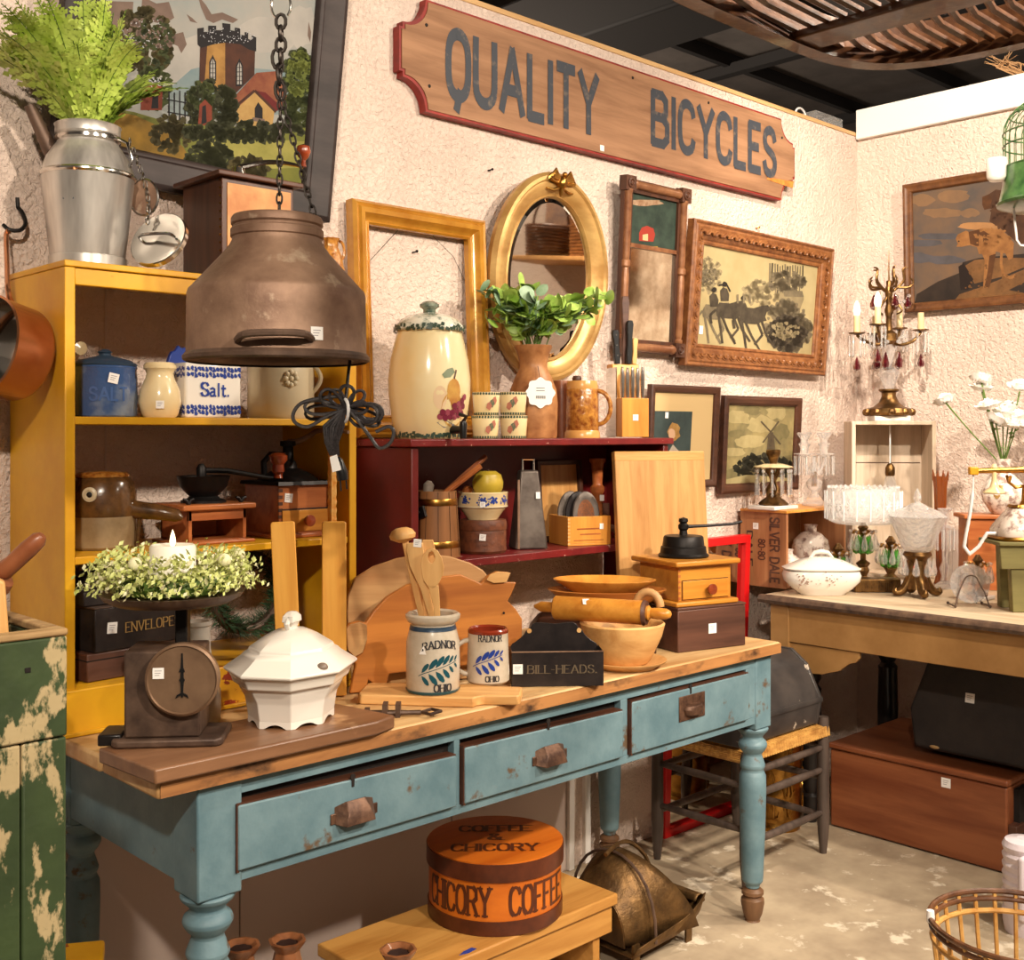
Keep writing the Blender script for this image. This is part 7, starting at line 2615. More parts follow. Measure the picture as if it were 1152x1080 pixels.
# candelabra
zt = TZ + hb + .0005
t = thing('crystal_candelabra', 'tall brass candelabra with amethyst drops and candle arms on the whitewashed crate', 'candelabra', (bc.x, bc.y, zt))
obj('marble_slab', MB().lathe([(0, 0), (.092, 0), (.092, .020), (0, .020)], 4, (0, 0, 0), 1, 0, 1, 1, R(45) - R(50)), M['marble'], t, .002)
zb = .0205 / k
m = MB().lathe([(0, zb), (24, zb), (27, zb + 3), (24, zb + 8), (17, zb + 10), (11, zb + 15), (8, zb + 22), (8, zb + 26), (11, zb + 28), (11, zb + 30), (0, zb + 30)], 36, (0, 0, 0), k)
for i in range(10):
    a = 2 * PI * i / 10
    m.ball((25 * k * math.cos(a), 25 * k * math.sin(a), (zb + 4) * k), 4.5 * k, 8)
obj('base', m, M['bronze'], t)
obj('glass_stem', MB().lathe([(0, zb + 30), (5, zb + 30), (7, zb + 36), (12, zb + 48), (10, zb + 52), (3, zb + 56), (5, zb + 62), (7, zb + 74), (4, zb + 80), (0, zb + 80)], 24, (0, 0, 0), k), M['glass'], t)
m = MB().lathe([(0, zb + 50), (4, zb + 50), (4, zb + 54), (0, zb + 54)], 16, (0, 0, 0), k)
m.lathe([(0, zb + 80), (4, zb + 80), (9, zb + 84), (9, zb + 92), (4, zb + 96), (3, zb + 110), (5, zb + 118), (3, zb + 126), (4, zb + 136), (5, zb + 142), (3, zb + 146), (3, zb + 152), (0, zb + 152)], 20, (0, 0, 0), k)
m.lathe([(0, zb + 150), (1, zb + 150), (.3, zb + 186), (0, zb + 187)], 8, (0, 0, 0), k)
obj('centre_stem', m, M['bronze'], t)
AR = [(-38, 92, .25), (-20, 100, .9), (36, 96, .0), (20, 100, -.9), (-8, 94, -.9)]
bulbs = (0, 1)
for i, (ux, hz_, dpt) in enumerate(AR):
    p = sd * (ux * k) + fwd * (dpt * 26 * k)
    m = MB()
    m.tube([(0, 0, (zb + 86) * k), p * .35 + Vector((0, 0, (zb + 80) * k)), p * .75 + Vector((0, 0, (zb + 84) * k)), p + Vector((0, 0, (zb + hz_ - 2) * k))], [2.4 * k, 2 * k, 1.8 * k, 1.6 * k], 8, sm=4)
    m.lathe([(0, zb + hz_ - 2), (6, zb + hz_ - 1), (9, zb + hz_), (9, zb + hz_ + 1), (0, zb + hz_ + 1)], 20, p, k)
    a_ = obj('candle_arm', m, M['bronze'], t)
    obj('candle_tube', MB().lathe([(0, zb + hz_ + 1), (3.6, zb + hz_ + 1), (3.4, zb + hz_ + 20), (0, zb + hz_ + 20)], 16, p, k), M['cream'], a_)
    if i in bulbs:
        obj('flame_bulb', MB().lathe([(0, zb + hz_ + 20), (3, zb + hz_ + 20), (4.2, zb + hz_ + 25), (3.6, zb + hz_ + 30), (1.5, zb + hz_ + 36), (0, zb + hz_ + 37)], 16, p, k), M['bulb'], a_)
    q = MB()
    for j in range(6):
        an = 2 * PI * j / 6
        prismdrop(q, p + Vector((8 * k * math.cos(an), 8 * k * math.sin(an), (zb + hz_ - 1) * k)), 26 * k, .0045)
    obj('prisms', q, M['prism'], a_)
    q = MB()
    drop(q, p + Vector((0, 0, (zb + hz_ - 26) * k)), 16 * k, 4.2 * k)
    obj('amethyst_drop', q, M['amethyst'], a_)
m = MB()
for i in range(5):
    a = 2 * PI * i / 5 + .3
    dv = sd * math.cos(a) + fwd * math.sin(a)
    m.tube([Vector((0, 0, (zb + 138) * k)), dv * 8 * k + Vector((0, 0, (zb + 143) * k)), dv * 16 * k + Vector((0, 0, (zb + 152) * k)), dv * 15 * k + Vector((0, 0, (zb + 164) * k)), dv * 20 * k + Vector((0, 0, (zb + 166) * k))], [2 * k, 1.6 * k, 1.5 * k, 1.3 * k, .8 * k], 7, sm=4)
    m.tube([dv * 10 * k + Vector((0, 0, (zb + 144) * k)), dv * 22 * k + Vector((0, 0, (zb + 144) * k)), dv * 26 * k + Vector((0, 0, (zb + 150) * k)), dv * 22 * k + Vector((0, 0, (zb + 155) * k))], [1.5 * k, 1.4 * k, 1.2 * k, .8 * k], 7, sm=4)
    m.tube([Vector((0, 0, (zb + 136) * k)), dv * 9 * k + Vector((0, 0, (zb + 126) * k)), dv * 14 * k + Vector((0, 0, (zb + 118) * k)), dv * 8 * k + Vector((0, 0, (zb + 114) * k))], [1.6 * k, 1.4 * k, 1.2 * k, .8 * k], 7, sm=4)
obj('scroll_branches', m, M['bronze'], t)
for i in range(5):
    a = 2 * PI * i / 5 + .3
    dv = sd * math.cos(a) + fwd * math.sin(a)
    q = MB()
    drop(q, dv * 20 * k + Vector((0, 0, (zb + 136) * k)), 16 * k, 4.4 * k)
    obj('amethyst_drop', q, M['amethyst'], t)
q = MB()
for i in range(22):
    a = random.uniform(0, 2 * PI)
    dv = sd * math.cos(a) + fwd * math.sin(a)
    q.ball(dv * random.uniform(9, 24) * k + Vector((0, 0, (zb + random.choice((82, 88, 128, 134, 140))) * k)), 2.2 * k, 8)
obj('crystal_beads', q, M['prism'], t)
for i in range(5):
    a = 2 * PI * i / 5 + .9
    dv = sd * math.cos(a) + fwd * math.sin(a)
    q = MB()
    drop(q, dv * 13 * k + Vector((0, 0, (zb + 72) * k)), 20 * k, 4.2 * k)
    obj('amethyst_drop', q, M['amethyst'], t)

# covered dish
c0, k = spot(924, 672, TZ, 30)
t = thing('covered_dish', 'white oblong covered dish with faded brown flower sprays near the display table edge', 'dish', c0, -46)
sg = [(0, 0), (.074, 0), (.08, .006), (.10, .02), (.124, .045), (.128, .065), (.122, .078), (.112, .082), (0, .082)]
m = MB()


def squircle(mb, prof, a, b, n=48, e=3.2, mi=0):
    vs, fs = [], []
    for r, z in prof:
        for i in range(n):
            an = 2 * PI * i / n
            c_, s_ = math.cos(an), math.sin(an)
            vs.append((a * r * abs(c_) ** (2 / e) * (1 if c_ >= 0 else -1), b * r * abs(s_) ** (2 / e) * (1 if s_ >= 0 else -1), z))
    M_ = len(prof)
    for j in range(M_ - 1):
        for i in range(n):
            fs.append((j * n + i, j * n + (i + 1) % n, (j + 1) * n + (i + 1) % n, (j + 1) * n + i))
    return mb.add(vs, fs, mi)


squircle(m, sg, 1, .62)
obj('bowl', m, M['white'], t)
m = MB()
squircle(m, [(0, .0815), (.112, .0815), (.126, .084), (.128, .088), (.11, .096), (.07, .114), (.03, .124), (0, .126)], 1, .62)
l = obj('lid', m, M['white'], t)
obj('handle', MB().tube([(-.04, 0, .118), (-.022, 0, .138), (0, 0, .142), (.022, 0, .138), (.04, 0, .118)], [.004, .007, .008, .007, .004], 8), M['white'], l)
m = MB()
for cx_ in (-.075, .012):
    for i in range(26):
        x, z = cx_ + random.gauss(0, .018), .056 + random.gauss(0, .011)
        r_ = .118
        y = -.62 * .1285 * (1 - abs(x / .132) ** 3.2) ** (1 / 3.2) - .0006
        y *= (1 if z > .04 else .93)
        s_ = random.uniform(.0015, .004)
        m.add([(x - s_, y, z), (x, y, z - s_ * .7), (x + s_, y, z), (x, y, z + s_ * .8)], [(0, 1, 2, 3)])
obj('flower_sprays', m, M['fade'], t)
m = MB()
for i in range(36):
    x, y = random.uniform(-.075, .075), random.uniform(-.05, -.01)
    rr = max(abs(x), abs(y) / .62)
    z = .127 - .40 * max(0, rr - .02) if rr > .03 else .125
    s_ = random.uniform(.0015, .003)
    m.add([(x - s_, y, z + .002), (x, y - s_, z + .001), (x + s_, y, z + .002), (x, y + s_, z + .003)], [(0, 1, 2, 3)])
obj('lid_sprigs', m, M['fade'], l)


# crystal lamps
def crystal_stem(u, dpt, lab, hpx, green, base=True, name='crystal_lamp', bw=14):
    c = ray(u, HOR) * dpt
    c.z = TZ
    k = dpt / F
    t = thing(name, lab, 'lamp', c)
    if base:
        obj('marble_base', MB().bx(-bw * k, bw * k, -bw * k * .8, bw * k * .8, 0, 4 * k), M['marble'], t, .002)
    m = MB().lathe([(0, 4), (10, 4), (11, 6), (7, 9), (4, 12), (7, 18), (5, 22), (8, 26), (3, 30), (3, hpx - 10), (6, hpx - 6), (3, hpx - 2), (2, hpx), (0, hpx)], 24, (0, 0, 0), k, 0, 1, 1, 0, 8, .06)
    obj('stem', m, M['bronze'], t)
    m = MB()
    for i in range(8):
        a = 2 * PI * i / 8
        m.tube([(3 * k * math.cos(a), 3 * k * math.sin(a), (hpx - 14) * k), (9 * k * math.cos(a), 9 * k * math.sin(a), (hpx - 9) * k), (12 * k * math.cos(a), 12 * k * math.sin(a), (hpx - 13) * k)], .0025, 6)
        m.ball((11 * k * math.cos(a), 11 * k * math.sin(a), (hpx - 11) * k), 2.4 * k, 8)
    obj('gilt_flowers', m, M['brass'], t)
    m, g = MB(), MB()
    for i in range(10):
        a = 2 * PI * i / 10
        drop(m, Vector((14 * k * math.cos(a), 14 * k * math.sin(a), (hpx - 12) * k)), 20 * k, 4 * k)
        m.ball((14 * k * math.cos(a), 14 * k * math.sin(a), (hpx - 10) * k), 1.8 * k, 8)
    obj('crystal_drops', m, M['prism'], t)
    if green:
        for i in range(6):
            a = 2 * PI * i / 6 + .2
            drop(g, Vector((7.5 * k * math.cos(a), 7.5 * k * math.sin(a), (hpx - 14) * k)), 22 * k, 4.6 * k)
        obj('green_drops', g, M['greenglass'], t)
    return t, c, k


# big cut bowl lamp
dp = 4.03
t, c, k = crystal_stem(971, dp, 'large cut crystal bowl lamp with green drops at the middle of the display table', 72, True, True, 'bowl_lamp', 16)
zb = TZ
m = MB()
hb0 = (EYE - (589 - HOR) * k - TZ) / k
m.lathe([(0, hb0 - 1), (30, hb0), (37, hb0 + 3), (40, hb0 + 9), (41, hb0 + 20), (40, hb0 + 34), (38, hb0 + 41), (36, hb0 + 40), (38, hb0 + 20), (37, hb0 + 9), (0, hb0 + 3)], 72, (0, 0, 0), k, 0, 1, 1, 0, 36, .012)
for i in range(36):
    a = 2 * PI * i / 36
    m.ball((38 * k * math.cos(a), 38 * k * math.sin(a), (hb0 + 41) * k), 1.8 * k, 6)
obj('cut_bowl', m, M['cut'], t)
m = MB()
for i in range(18):
    a = 2 * PI * i / 18
    m.tube([(41.6 * k * math.cos(a), 41.6 * k * math.sin(a), (hb0 + 5) * k), (41.8 * k * math.cos(a), 41.8 * k * math.sin(a), (hb0 + 37) * k)], .8 * k, 5)
    for q in range(8):
        b_ = 2 * PI * q / 8
        m.tube([(41.4 * k * math.cos(a + .17), 41.4 * k * math.sin(a + .17), (hb0 + 22) * k), (41.4 * k * math.cos(a + .17 + .1 * math.cos(b_)), 41.4 * k * math.sin(a + .17 + .1 * math.cos(b_)), (hb0 + 22 + 6 * math.sin(b_)) * k)], .35 * k, 4)
obj('cut_pattern', m, M['cutline'], t)
cb_ = ray(985, HOR) * 3.90
t = thing('brass_box', 'low ridged brass box in front of the big cut crystal bowl lamp', 'box', (cb_.x, cb_.y, TZ), -46)
m = MB().bx(-.078, .078, -.03, .03, 0, .046)
obj('body', m, M['bronze'], t, .004)
m = MB()
for i in range(28):
    x = -.073 + i * .146 / 27
    m.bx(x - .0014, x + .0014, -.0325, -.0298, .006, .036)
obj('fluting', m, M['bronze'], t)
crystal_stem(943, 4.04, 'small bronze lamp with green and clear drops left of the cut bowl lamp', 48, True, True, 'crystal_lamp', 9)
crystal_stem(1002, 4.09, 'small bronze lamp with green and clear drops right of the cut bowl lamp stem', 54, True)
crystal_stem(1100, 3.72, 'small gilt lamp with clear crystal drops behind the glass plate on its stand', 50, False, True, 'crystal_lamp', 16)

# covered compote
c0, k = spot(1032, 673, TZ + .002, 20)
t = thing('crystal_compote', 'covered cut crystal compote on a footed bronze base with drops', 'compote', c0)
m = MB()
for i in range(4):
    a = 2 * PI * i / 4 + TH
    dv = Vector((math.cos(a), math.sin(a), 0))
    m.tube([dv * 7 * k + Vector((0, 0, 40 * k)), dv * 9 * k + Vector((0, 0, 20 * k)), dv * 15 * k + Vector((0, 0, 8 * k)), dv * 21 * k + Vector((0, 0, 4 * k)), dv * 25 * k + Vector((0, 0, 5 * k)), dv * 24 * k + Vector((0, 0, 9 * k))], [5 * k, 5 * k, 5 * k, 4.4 * k, 3.6 * k, 2 * k], 10, sm=4)
m.lathe([(0, 8), (14, 8), (12, 16), (9, 26), (8, 36), (12, 42), (16, 46), (14, 50), (0, 50)], 28, (0, 0, 0), k)
obj('footed_base', m, M['bronze'], t)
m = MB()
for i in range(8):
    a = 2 * PI * i / 8 + .4
    drop(m, Vector((17 * k * math.cos(a), 17 * k * math.sin(a), 44 * k)), 22 * k, 4.5 * k)
obj('crystal_drops', m, M['prism'], t)
m = MB().lathe([(0, 49), (13, 50), (16, 53), (22, 68), (28, 82), (32, 89), (31, 90), (26, 82), (14, 56), (0, 53)], 40, (0, 0, 0), k, 0, 1, 1, 0, 20, .02)
obj('bowl', m, M['cut'], t)
l = obj('lid', MB().lathe([(0, 104), (6, 104), (12, 100), (22, 96), (29, 91), (31, 89.5), (28, 88.5), (0, 92)], 40, (0, 0, 0), k, 0, 1, 1, 0, 20, .02), M['cut'], t)
obj('finial', MB().lathe([(0, 102), (4, 103), (2.6, 106), (4.6, 110), (3, 115), (1, 120), (0, 121)], 20, (0, 0, 0), k), M['prism'], l)

# tall amber reeds, candlesticks, tumbler
c = ray(1058, HOR) * 4.10
k = 4.10 / F
t = thing('amber_vase', 'slender ribbed amber glass vase with a jagged rim right of the whitewashed crate', 'vase', (c.x, c.y, TZ))
hh = (EYE - (534 - HOR) * k - TZ) / k
m = MB().lathe([(0, 0), (7, 0), (6, 4), (4.5, 12), (5.5, hh * .5), (7, hh - 14), (8.4, hh - 2), (7.4, hh - 2), (4, hh * .5), (0, hh * .4)], 32, (0, 0, 0), k, 0, 1, 1, 0, 8, .08)
for i in range(8):
    a = 2 * PI * i / 8
    m.tube([(7.4 * k * math.cos(a), 7.4 * k * math.sin(a), (hh - 6) * k), (9 * k * math.cos(a), 9 * k * math.sin(a), (hh + random.uniform(0, 6)) * k)], [1.8 * k, .5 * k], 6)
obj('body', m, M['amber'], t)
for u, dpt, vt, lab in ((1063, 3.98, 572, 'clear glass candlestick with prisms between the compote and the wire stand'),):
    c = ray(u, HOR) * dpt
    k = dpt / F
    hh = (EYE - (vt - HOR) * k - TZ) / k
    t = thing('glass_candlestick', lab, 'candle holder', (c.x, c.y, TZ))
    obj('stem', MB().lathe([(0, 0), (12, 0), (11, 3), (5, 8), (4, 14), (6, 22), (3, 30), (4, hh - 24), (11, hh - 21), (3, hh - 18), (5, hh - 10), (4, hh - 6), (8, hh - 1), (8, hh), (5, hh - 1), (0, hh - 8)], 24, (0, 0, 0), k), M['glass'], t)
    m = MB()
    for i in range(9):
        a = 2 * PI * i / 9
        prismdrop(m, Vector((10.5 * k * math.cos(a), 10.5 * k * math.sin(a), (hh - 22) * k)), 26 * k, .0045)
    obj('prisms', m, M['prism'], t)
c = ray(1076, HOR) * 4.1
k = 4.1 / F
t = thing('glass_tumbler', 'tall ribbed clear glass tumbler standing behind the glass candlestick', 'tumbler', (c.x, c.y, TZ))
obj('body', MB().lathe([(0, 0), (10, 0), (10.5, 60), (9.6, 60), (9, 4), (0, 4)], 40, (0, 0, 0), k, 0, 1, 1, 0, 14, .03), M['glass'], t)

# plate on wire stand
c0, k = spot(1091, 684, TZ, 8)
t = thing('plate_stand', 'small bent wire easel holding a clear glass plate at the table edge', 'plate stand', c0, -48)
m = MB()
for sx in (-1, 1):
    m.tube([(sx * .052, -.025, .004), (sx * .038, -.018, .05), (sx * .02, -.012, .085)], .0024, 6)
    m.tube([(sx * .052, -.025, .004), (sx * .055, .005, .006), (sx * .052, .045, .004)], .0024, 6)
    m.ball((sx * .052, -.028, .0055), .005, 8)
    m.ball((sx * .052, .048, .0055), .005, 8)
m.tube([(sx_ * .02, -.012, .085 + .0) for sx_ in (-1, 1)][:1] + [(.02 * math.cos(a), -.012, .085 + .014 * math.sin(a)) for a in [PI - PI * i / 8 for i in range(9)]], .0024, 6)
m.tube([(-.03, .03, .006), (-.02, .035, .11), (0, .036, .125), (.02, .035, .11), (.03, .03, .006)], .0024, 6)
obj('wire_frame', m, M['rustdark'], t)
t2 = thing('glass_plate', 'small round clear pressed glass plate leaning in the bent wire easel', 'plate', c0 + Vector((0, 0, .012)), -48, None, -8)
m = MB()
m.T = Matrix.Translation((0, .0, .060)) @ Matrix.Rotation(R(90), 4, 'X')
m.lathe([(0, 0), (.032, 0), (.036, .004), (.058, .010), (.060, .012), (.057, .013), (.034, .007), (0, .004)], 48, (0, 0, 0), 1, 0, 1, 1, 0, 24, .012)
obj('plate', m, M['glass'], t2)

# green bench with telephone
sc0 = at(1131, 682, z=TZ)
t = thing('green_riser', 'small olive green wooden bench carrying the old telephone at the right end of the table', 'bench', (sc0.x + .06, sc0.y - .13, TZ), -46)
hz_ = .212
obj('top', MB().bx(-.205, .23, -.09, .085, hz_ - .012, hz_), M['olive'], t, .003)
obj('front_rail', MB().prism([(-.195, hz_ - .082), (.22, hz_ - .082), (.22, hz_ - .012), (-.20, hz_ - .012)], -.08, -.062), M['olive'], t, .002)
for x in (-.135, .17):
    obj('leg', MB().prism([(x - .024, 0), (x + .022, 0), (x + .028, hz_ - .083), (x - .030, hz_ - .083)], -.075, -.045), M['olive'], t, .002)
    obj('leg', MB().prism([(x - .024, 0), (x + .022, 0), (x + .028, hz_ - .013), (x - .030, hz_ - .013)], .02, .05), M['olive'], t, .002)
pc = Vector((sc0.x + .06 - .064, sc0.y - .13 + .066, TZ + hz_ + .0005))
t = thing('telephone', 'ornate white and gold cradle telephone standing on the olive green bench', 'telephone', pc, -46)
px = lambda u: (u - 1152) * .0028
m = MB()
squircle(m, [(0, .006), (.094, .006), (.096, .012), (.096, .03), (.088, .045), (.05, .095), (.04, .10), (0, .10)], 1, .8, 40, 4)
obj('body', m, M['floral'], t)
o = m
m = MB()
squircle(m, [(.09, 0), (.10, 0), (.104, .006), (.10, .012), (.094, .013), (0, .013)], 1, .8, 40, 4)
squircle(m, [(.04, .098), (.05, .10), (.046, .108), (0, .108)], 1, .8, 40, 4)
obj('gold_trim', m, M['brass'], t)
m = MB()
m.T = Matrix.Translation((0, -.058, .052)) @ Matrix.Rotation(R(55), 4, 'X')
m.lathe([(0, 0), (.034, 0), (.034, .006), (0, .007)], 32)
obj('dial', m, M['white'], t)
m = MB().lathe([(0, .105), (.02, .105), (.012, .12), (.010, .16), (.016, .168), (0, .17)], 20)
for s_ in (-1, 1):
    m.tube([(0, 0, .165), (s_ * .03, 0, .16), (s_ * .05, 0, .175), (s_ * .05, -.012, .195)], .005, 8)
    m.tube([(s_ * .05, 0, .175), (s_ * .05, .018, .195)], .005, 8)
obj('cradle', m, M['brass'], t)
zc = (EYE - (529 - HOR) * .00279) - pc.z
m = MB().tube([(-.155, 0, zc), (-.10, 0, zc + .002), (.0, 0, zc + .004), (.11, 0, zc)], [.008, .009, .010, .008], 12)
h = obj('handset', m, M['brass'], t)
m = MB().bx(-.172, -.145, -.011, .011, zc - .012, zc + .012)
obj('mouthpiece_block', m, M['yellow'], h, .003)
m = MB().lathe([(0, -.07), (.03, -.07), (.033, -.066), (.028, -.06), (.014, -.05), (.008, -.03), (.007, 0), (.010, .012), (.006, .02), (0, .022)], 24, (-.095, 0, zc))
obj('ear_cup', m, M['cream'], h)
m = MB().lathe([(0, -.05), (.03, -.05), (.03, -.044), (.012, -.03), (.008, 0), (0, .004)], 24, (.11, 0, zc))
obj('mouth_cup', m, M['cream'], h)
cp_ = [Vector((-.158, 0, zc - .012)), Vector((-.16, 0, zc - .06)), Vector((-.17, -.005, zc - .13)), Vector((-.185, -.01, zc - .20)), Vector((-.19, -.01, zc - .232)), Vector((-.175, -.015, zc - .255)), Vector((-.15, -.02, zc - .232)), Vector((-.124, -.02, zc - .19)), Vector((-.085, -.02, .02))]
pts = []
for a_, b_ in zip(cp_, cp_[1:]):
    for i in range(7):
        pts.append(a_.lerp(b_, i / 7))
obj('cord', MB().tube(pts, [.003 if i < 8 else .005 + .0008 * (i % 2) for i in range(len(pts))], 8), M['ziptie'], t)

# wooden stand, floral vase, roses
c = ray(1112, HOR) * 3.98
k = 3.98 / F
zs = EYE - (578 - HOR) * k
t = thing('wooden_stand', 'plain wooden stand box against the wall under the flower vase', 'stand', (c.x, c.y, TZ), -50)
obj('top', MB().bx(-.10, .11, -.07, .07, zs - TZ - .014, zs - TZ), M['mill'], t, .003)
obj('body', MB().bx(-.085, .095, -.06, .06, 0, zs - TZ - .0145), M['mill'], t, .002)
cv = ray(1129, HOR) * 3.97
k = 3.97 / F
t = thing('rose_vase', 'round gold splashed china vase of white roses on the wooden stand', 'vase', (cv.x, cv.y, zs + .0005))
hv = 62
m = MB().lathe([(0, 0), (12, 0), (14, 2), (22, 14), (24, 24), (21, 33), (13, 42), (8, 46), (7, 56), (9, 61), (9, 62), (6, 60), (5, 46), (0, 44)], 44, (0, 0, 0), k)
obj('body', m, M['floral'], t)
m = MB()
fa = CAMDIR(cv)
for i in range(10):
    a0, a1 = fa - .62 + i * .06, fa - .56 + i * .06
    z0_ = 30 - 12 * math.sin(PI * i / 10)
    m.add([(23.9 * k * math.cos(a0), 23.9 * k * math.sin(a0), z0_ * k), (23.9 * k * math.cos(a1), 23.9 * k * math.sin(a1), z0_ * k), (22.5 * k * math.cos(a1), 22.5 * k * math.sin(a1), 33 * k), (22.5 * k * math.cos(a0), 22.5 * k * math.sin(a0), 33 * k)], [(0, 1, 2, 3)])
obj('gold_splash', m, M['gilt'], t)
LV = MB()
top = Vector((0, 0, 58 * k))
for i, (u, v, dd) in enumerate(((1063, 452, .02), (1104, 429, .0), (1104, 438, -.03), (1112, 458, .05), (1128, 466, .02), (1136, 460, -.02), (1146, 470, .04), (1148, 436, .0), (1140, 478, .06), (1120, 474, .06))):
    hd = ray(u, v) * (3.97 - dd) + Vector((0, 0, EYE)) - Vector((cv.x, cv.y, zs + .0005))
    fl = obj('rose_stem', MB().tube([Vector((0, 0, 46 * k)), top + Vector((hd.x, hd.y, 0)) * .08, top.lerp(hd, .5) + Vector((hd.x, hd.y, 0)) * .06, hd], [.0022, .0024, .0022, .003], 6), M['stemgreen'], t)
    m = MB()
    tilt = Matrix.Rotation(random.uniform(-.5, .5), 4, 'X') @ Matrix.Rotation(random.uniform(-.5, .5), 4, 'Y')
    m.T = Matrix.Translation(hd) @ tilt
    for ly in range(4):
        npet = 5 + (ly > 1)
        for q in range(npet):
            a = 2 * PI * q / npet + ly * .6
            r0, z1 = .005 + .006 * ly, .034 - .006 * ly
            vs = []
            for (tt_, ww) in ((0, .3), (.35, .8), (.7, 1), (1, .6)):
                rr = r0 + (.004 + .0085 * ly * .55) * tt_
                zz = z1 * tt_
                for sgn in (-1, 0, 1):
                    an = a + sgn * ww * (1.1 if ly < 2 else .75)
                    r2 = rr * (1.12 if sgn == 0 else 1)
                    vs.append((r2 * math.cos(an), r2 * math.sin(an), zz - .006 + (.003 if sgn == 0 else 0)))
            m.add(vs, [(r * 3 + c_, r * 3 + c_ + 1, (r + 1) * 3 + c_ + 1, (r + 1) * 3 + c_) for r in range(3) for c_ in range(2)])
    m.ball((0, 0, .006), .012, 8)
    o = obj('rose', m, M['petal'], fl)
    m = MB()
    for q in range(3):
        p = top.lerp(hd, random.uniform(.35, .9)) + Vector((hd.x, hd.y, 0)) * .05
        d = Vector((random.gauss(0, 1), random.gauss(0, 1), random.uniform(-.2, .6))).normalized() * .03
        n_ = d.cross(Vector((0, 0, 1))).normalized() * .011
        m.add([p, p + d * .4 + n_, p + d, p + d * .4 - n_], [(0, 1, 2, 3)])
    obj('rose_leaves', m, M['stemgreen'], fl)
c = at(1153, 672, z=TZ + .04)
t = thing('pink_ball', 'rounded pink glass piece at the right edge of the photo under the olive bench', 'glass', (sc0.x + .02, sc0.y - .13, TZ))
obj('body', MB().lathe([(0, 0), (.018, .002), (.03, .02), (.03, .045), (.018, .06), (.012, .07), (.014, .075), (0, .075)], 28), M['pinkglass'], t)
# ================================================================ hanging milk can lamp
dl = 1.95
k = dl / F
c = ray(312, HOR) * dl
zr = EYE + (HOR - 406) * k
t = thing('milk_can_lamp', 'rusty milk can top turned into a hanging lamp shade with a bundled black cord', 'lamp', (c.x, c.y, zr))
sd2 = (Vector((VY, -VX, 0)) + Vector((VX, VY, 0)) * ((312 - 576) / F) * -0).normalized()
fw2 = Vector((-VX, -VY, 0))
prof = [(101, 0), (102, 1), (102, 4), (99.5, 8), (99, 52), (98.5, 74), (97, 78), (93, 82), (58, 121), (53, 128), (50, 134), (50, 148), (49, 150), (51, 152), (51, 158), (49, 161), (46, 161), (45, 134), (90, 78), (94, 60), (95, 6), (98, 1)]
m = MB().lathe(prof + [prof[0]], 64, (0, 0, 0), k, cap=False)
obj('shade', m, M['rust'], t)
obj('rolled_rim', MB().lathe([(99.5, -2), (103, 0), (103.5, 4), (100, 8)], 64, (0, 0, 0), k, cap=False), M['rustdark'], t)
obj('neck_band', MB().lathe([(49.5, 136), (51.5, 138), (51.5, 146), (49.5, 148)], 64, (0, 0, 0), k, cap=False), M['rust'], t)
fa = CAMDIR(c)
hp = []
for i in range(13):
    s_ = i / 12
    a = fa - .34 + s_ * .78 - .08
    rr = (99.5 + 16 * min(1, math.sin(PI * s_) * 2.2)) * k
    hp.append((rr * math.cos(a), rr * math.sin(a), (21 + 2 * s_ - 5 * (abs(s_ - .5) * 2) ** 4) * k))
obj('grip', MB().tube(hp, .0062, 8), M['rustdark'], t)
an = fa + .42
sticker(t, (100.2 * k * math.cos(an), 100.2 * k * math.sin(an), 24 * k), .021, math.degrees(an) + 90, 0, 0)
# chain and hook
def P3(u, v, off=0):
    return sd2 * ((u - 312) * k) + Vector((0, 0, (406 - v) * k)) + fw2 * off


def links(mb, a, b, n, r):
    for i in range(n):
        p = a.lerp(b, (i + .5) / n)
        tdir = (b - a).normalized()
        s_ = tdir.orthogonal().normalized()
        q = tdir.cross(s_)
        w_ = s_ if i % 2 else q
        L_ = (b - a).length / n * .66
        mb.tube([p + tdir * L_ * math.cos(x) + w_ * r * 1.7 * math.sin(x) for x in [j * PI / 5 for j in range(10)]], r * .62, 6, 0, True)


m = MB()
links(m, P3(316, 18), P3(316, 70), 4, .005)
links(m, P3(311, 58), P3(316, 110), 3, .005)
links(m, P3(316, 70), P3(314, 250), 17, .0028)
links(m, P3(317, 112), P3(356, 252), 14, .0028)
obj('chain', m, M['chain'], t)
m = MB().tube([P3(316 + 11 * math.sin(a), 6 - 16 * math.cos(a) + 0) for a in [PI * .75 - i * PI * 1.6 / 14 for i in range(15)]], .0022, 8)
m.tube([P3(316, -10), P3(316, -60), P3(316, -900)], .002, 6)
obj('hook', m, M['steel'], t)
# lamp socket inside
m = MB().lathe([(0, 60), (12, 60), (14, 70), (14, 110), (0, 112)], 20, (0, 0, 0), k)
m.tube([(0, 0, 110 * k), (0, 0, 140 * k)], .004, 6)
obj('socket', m, M['iron'], t)
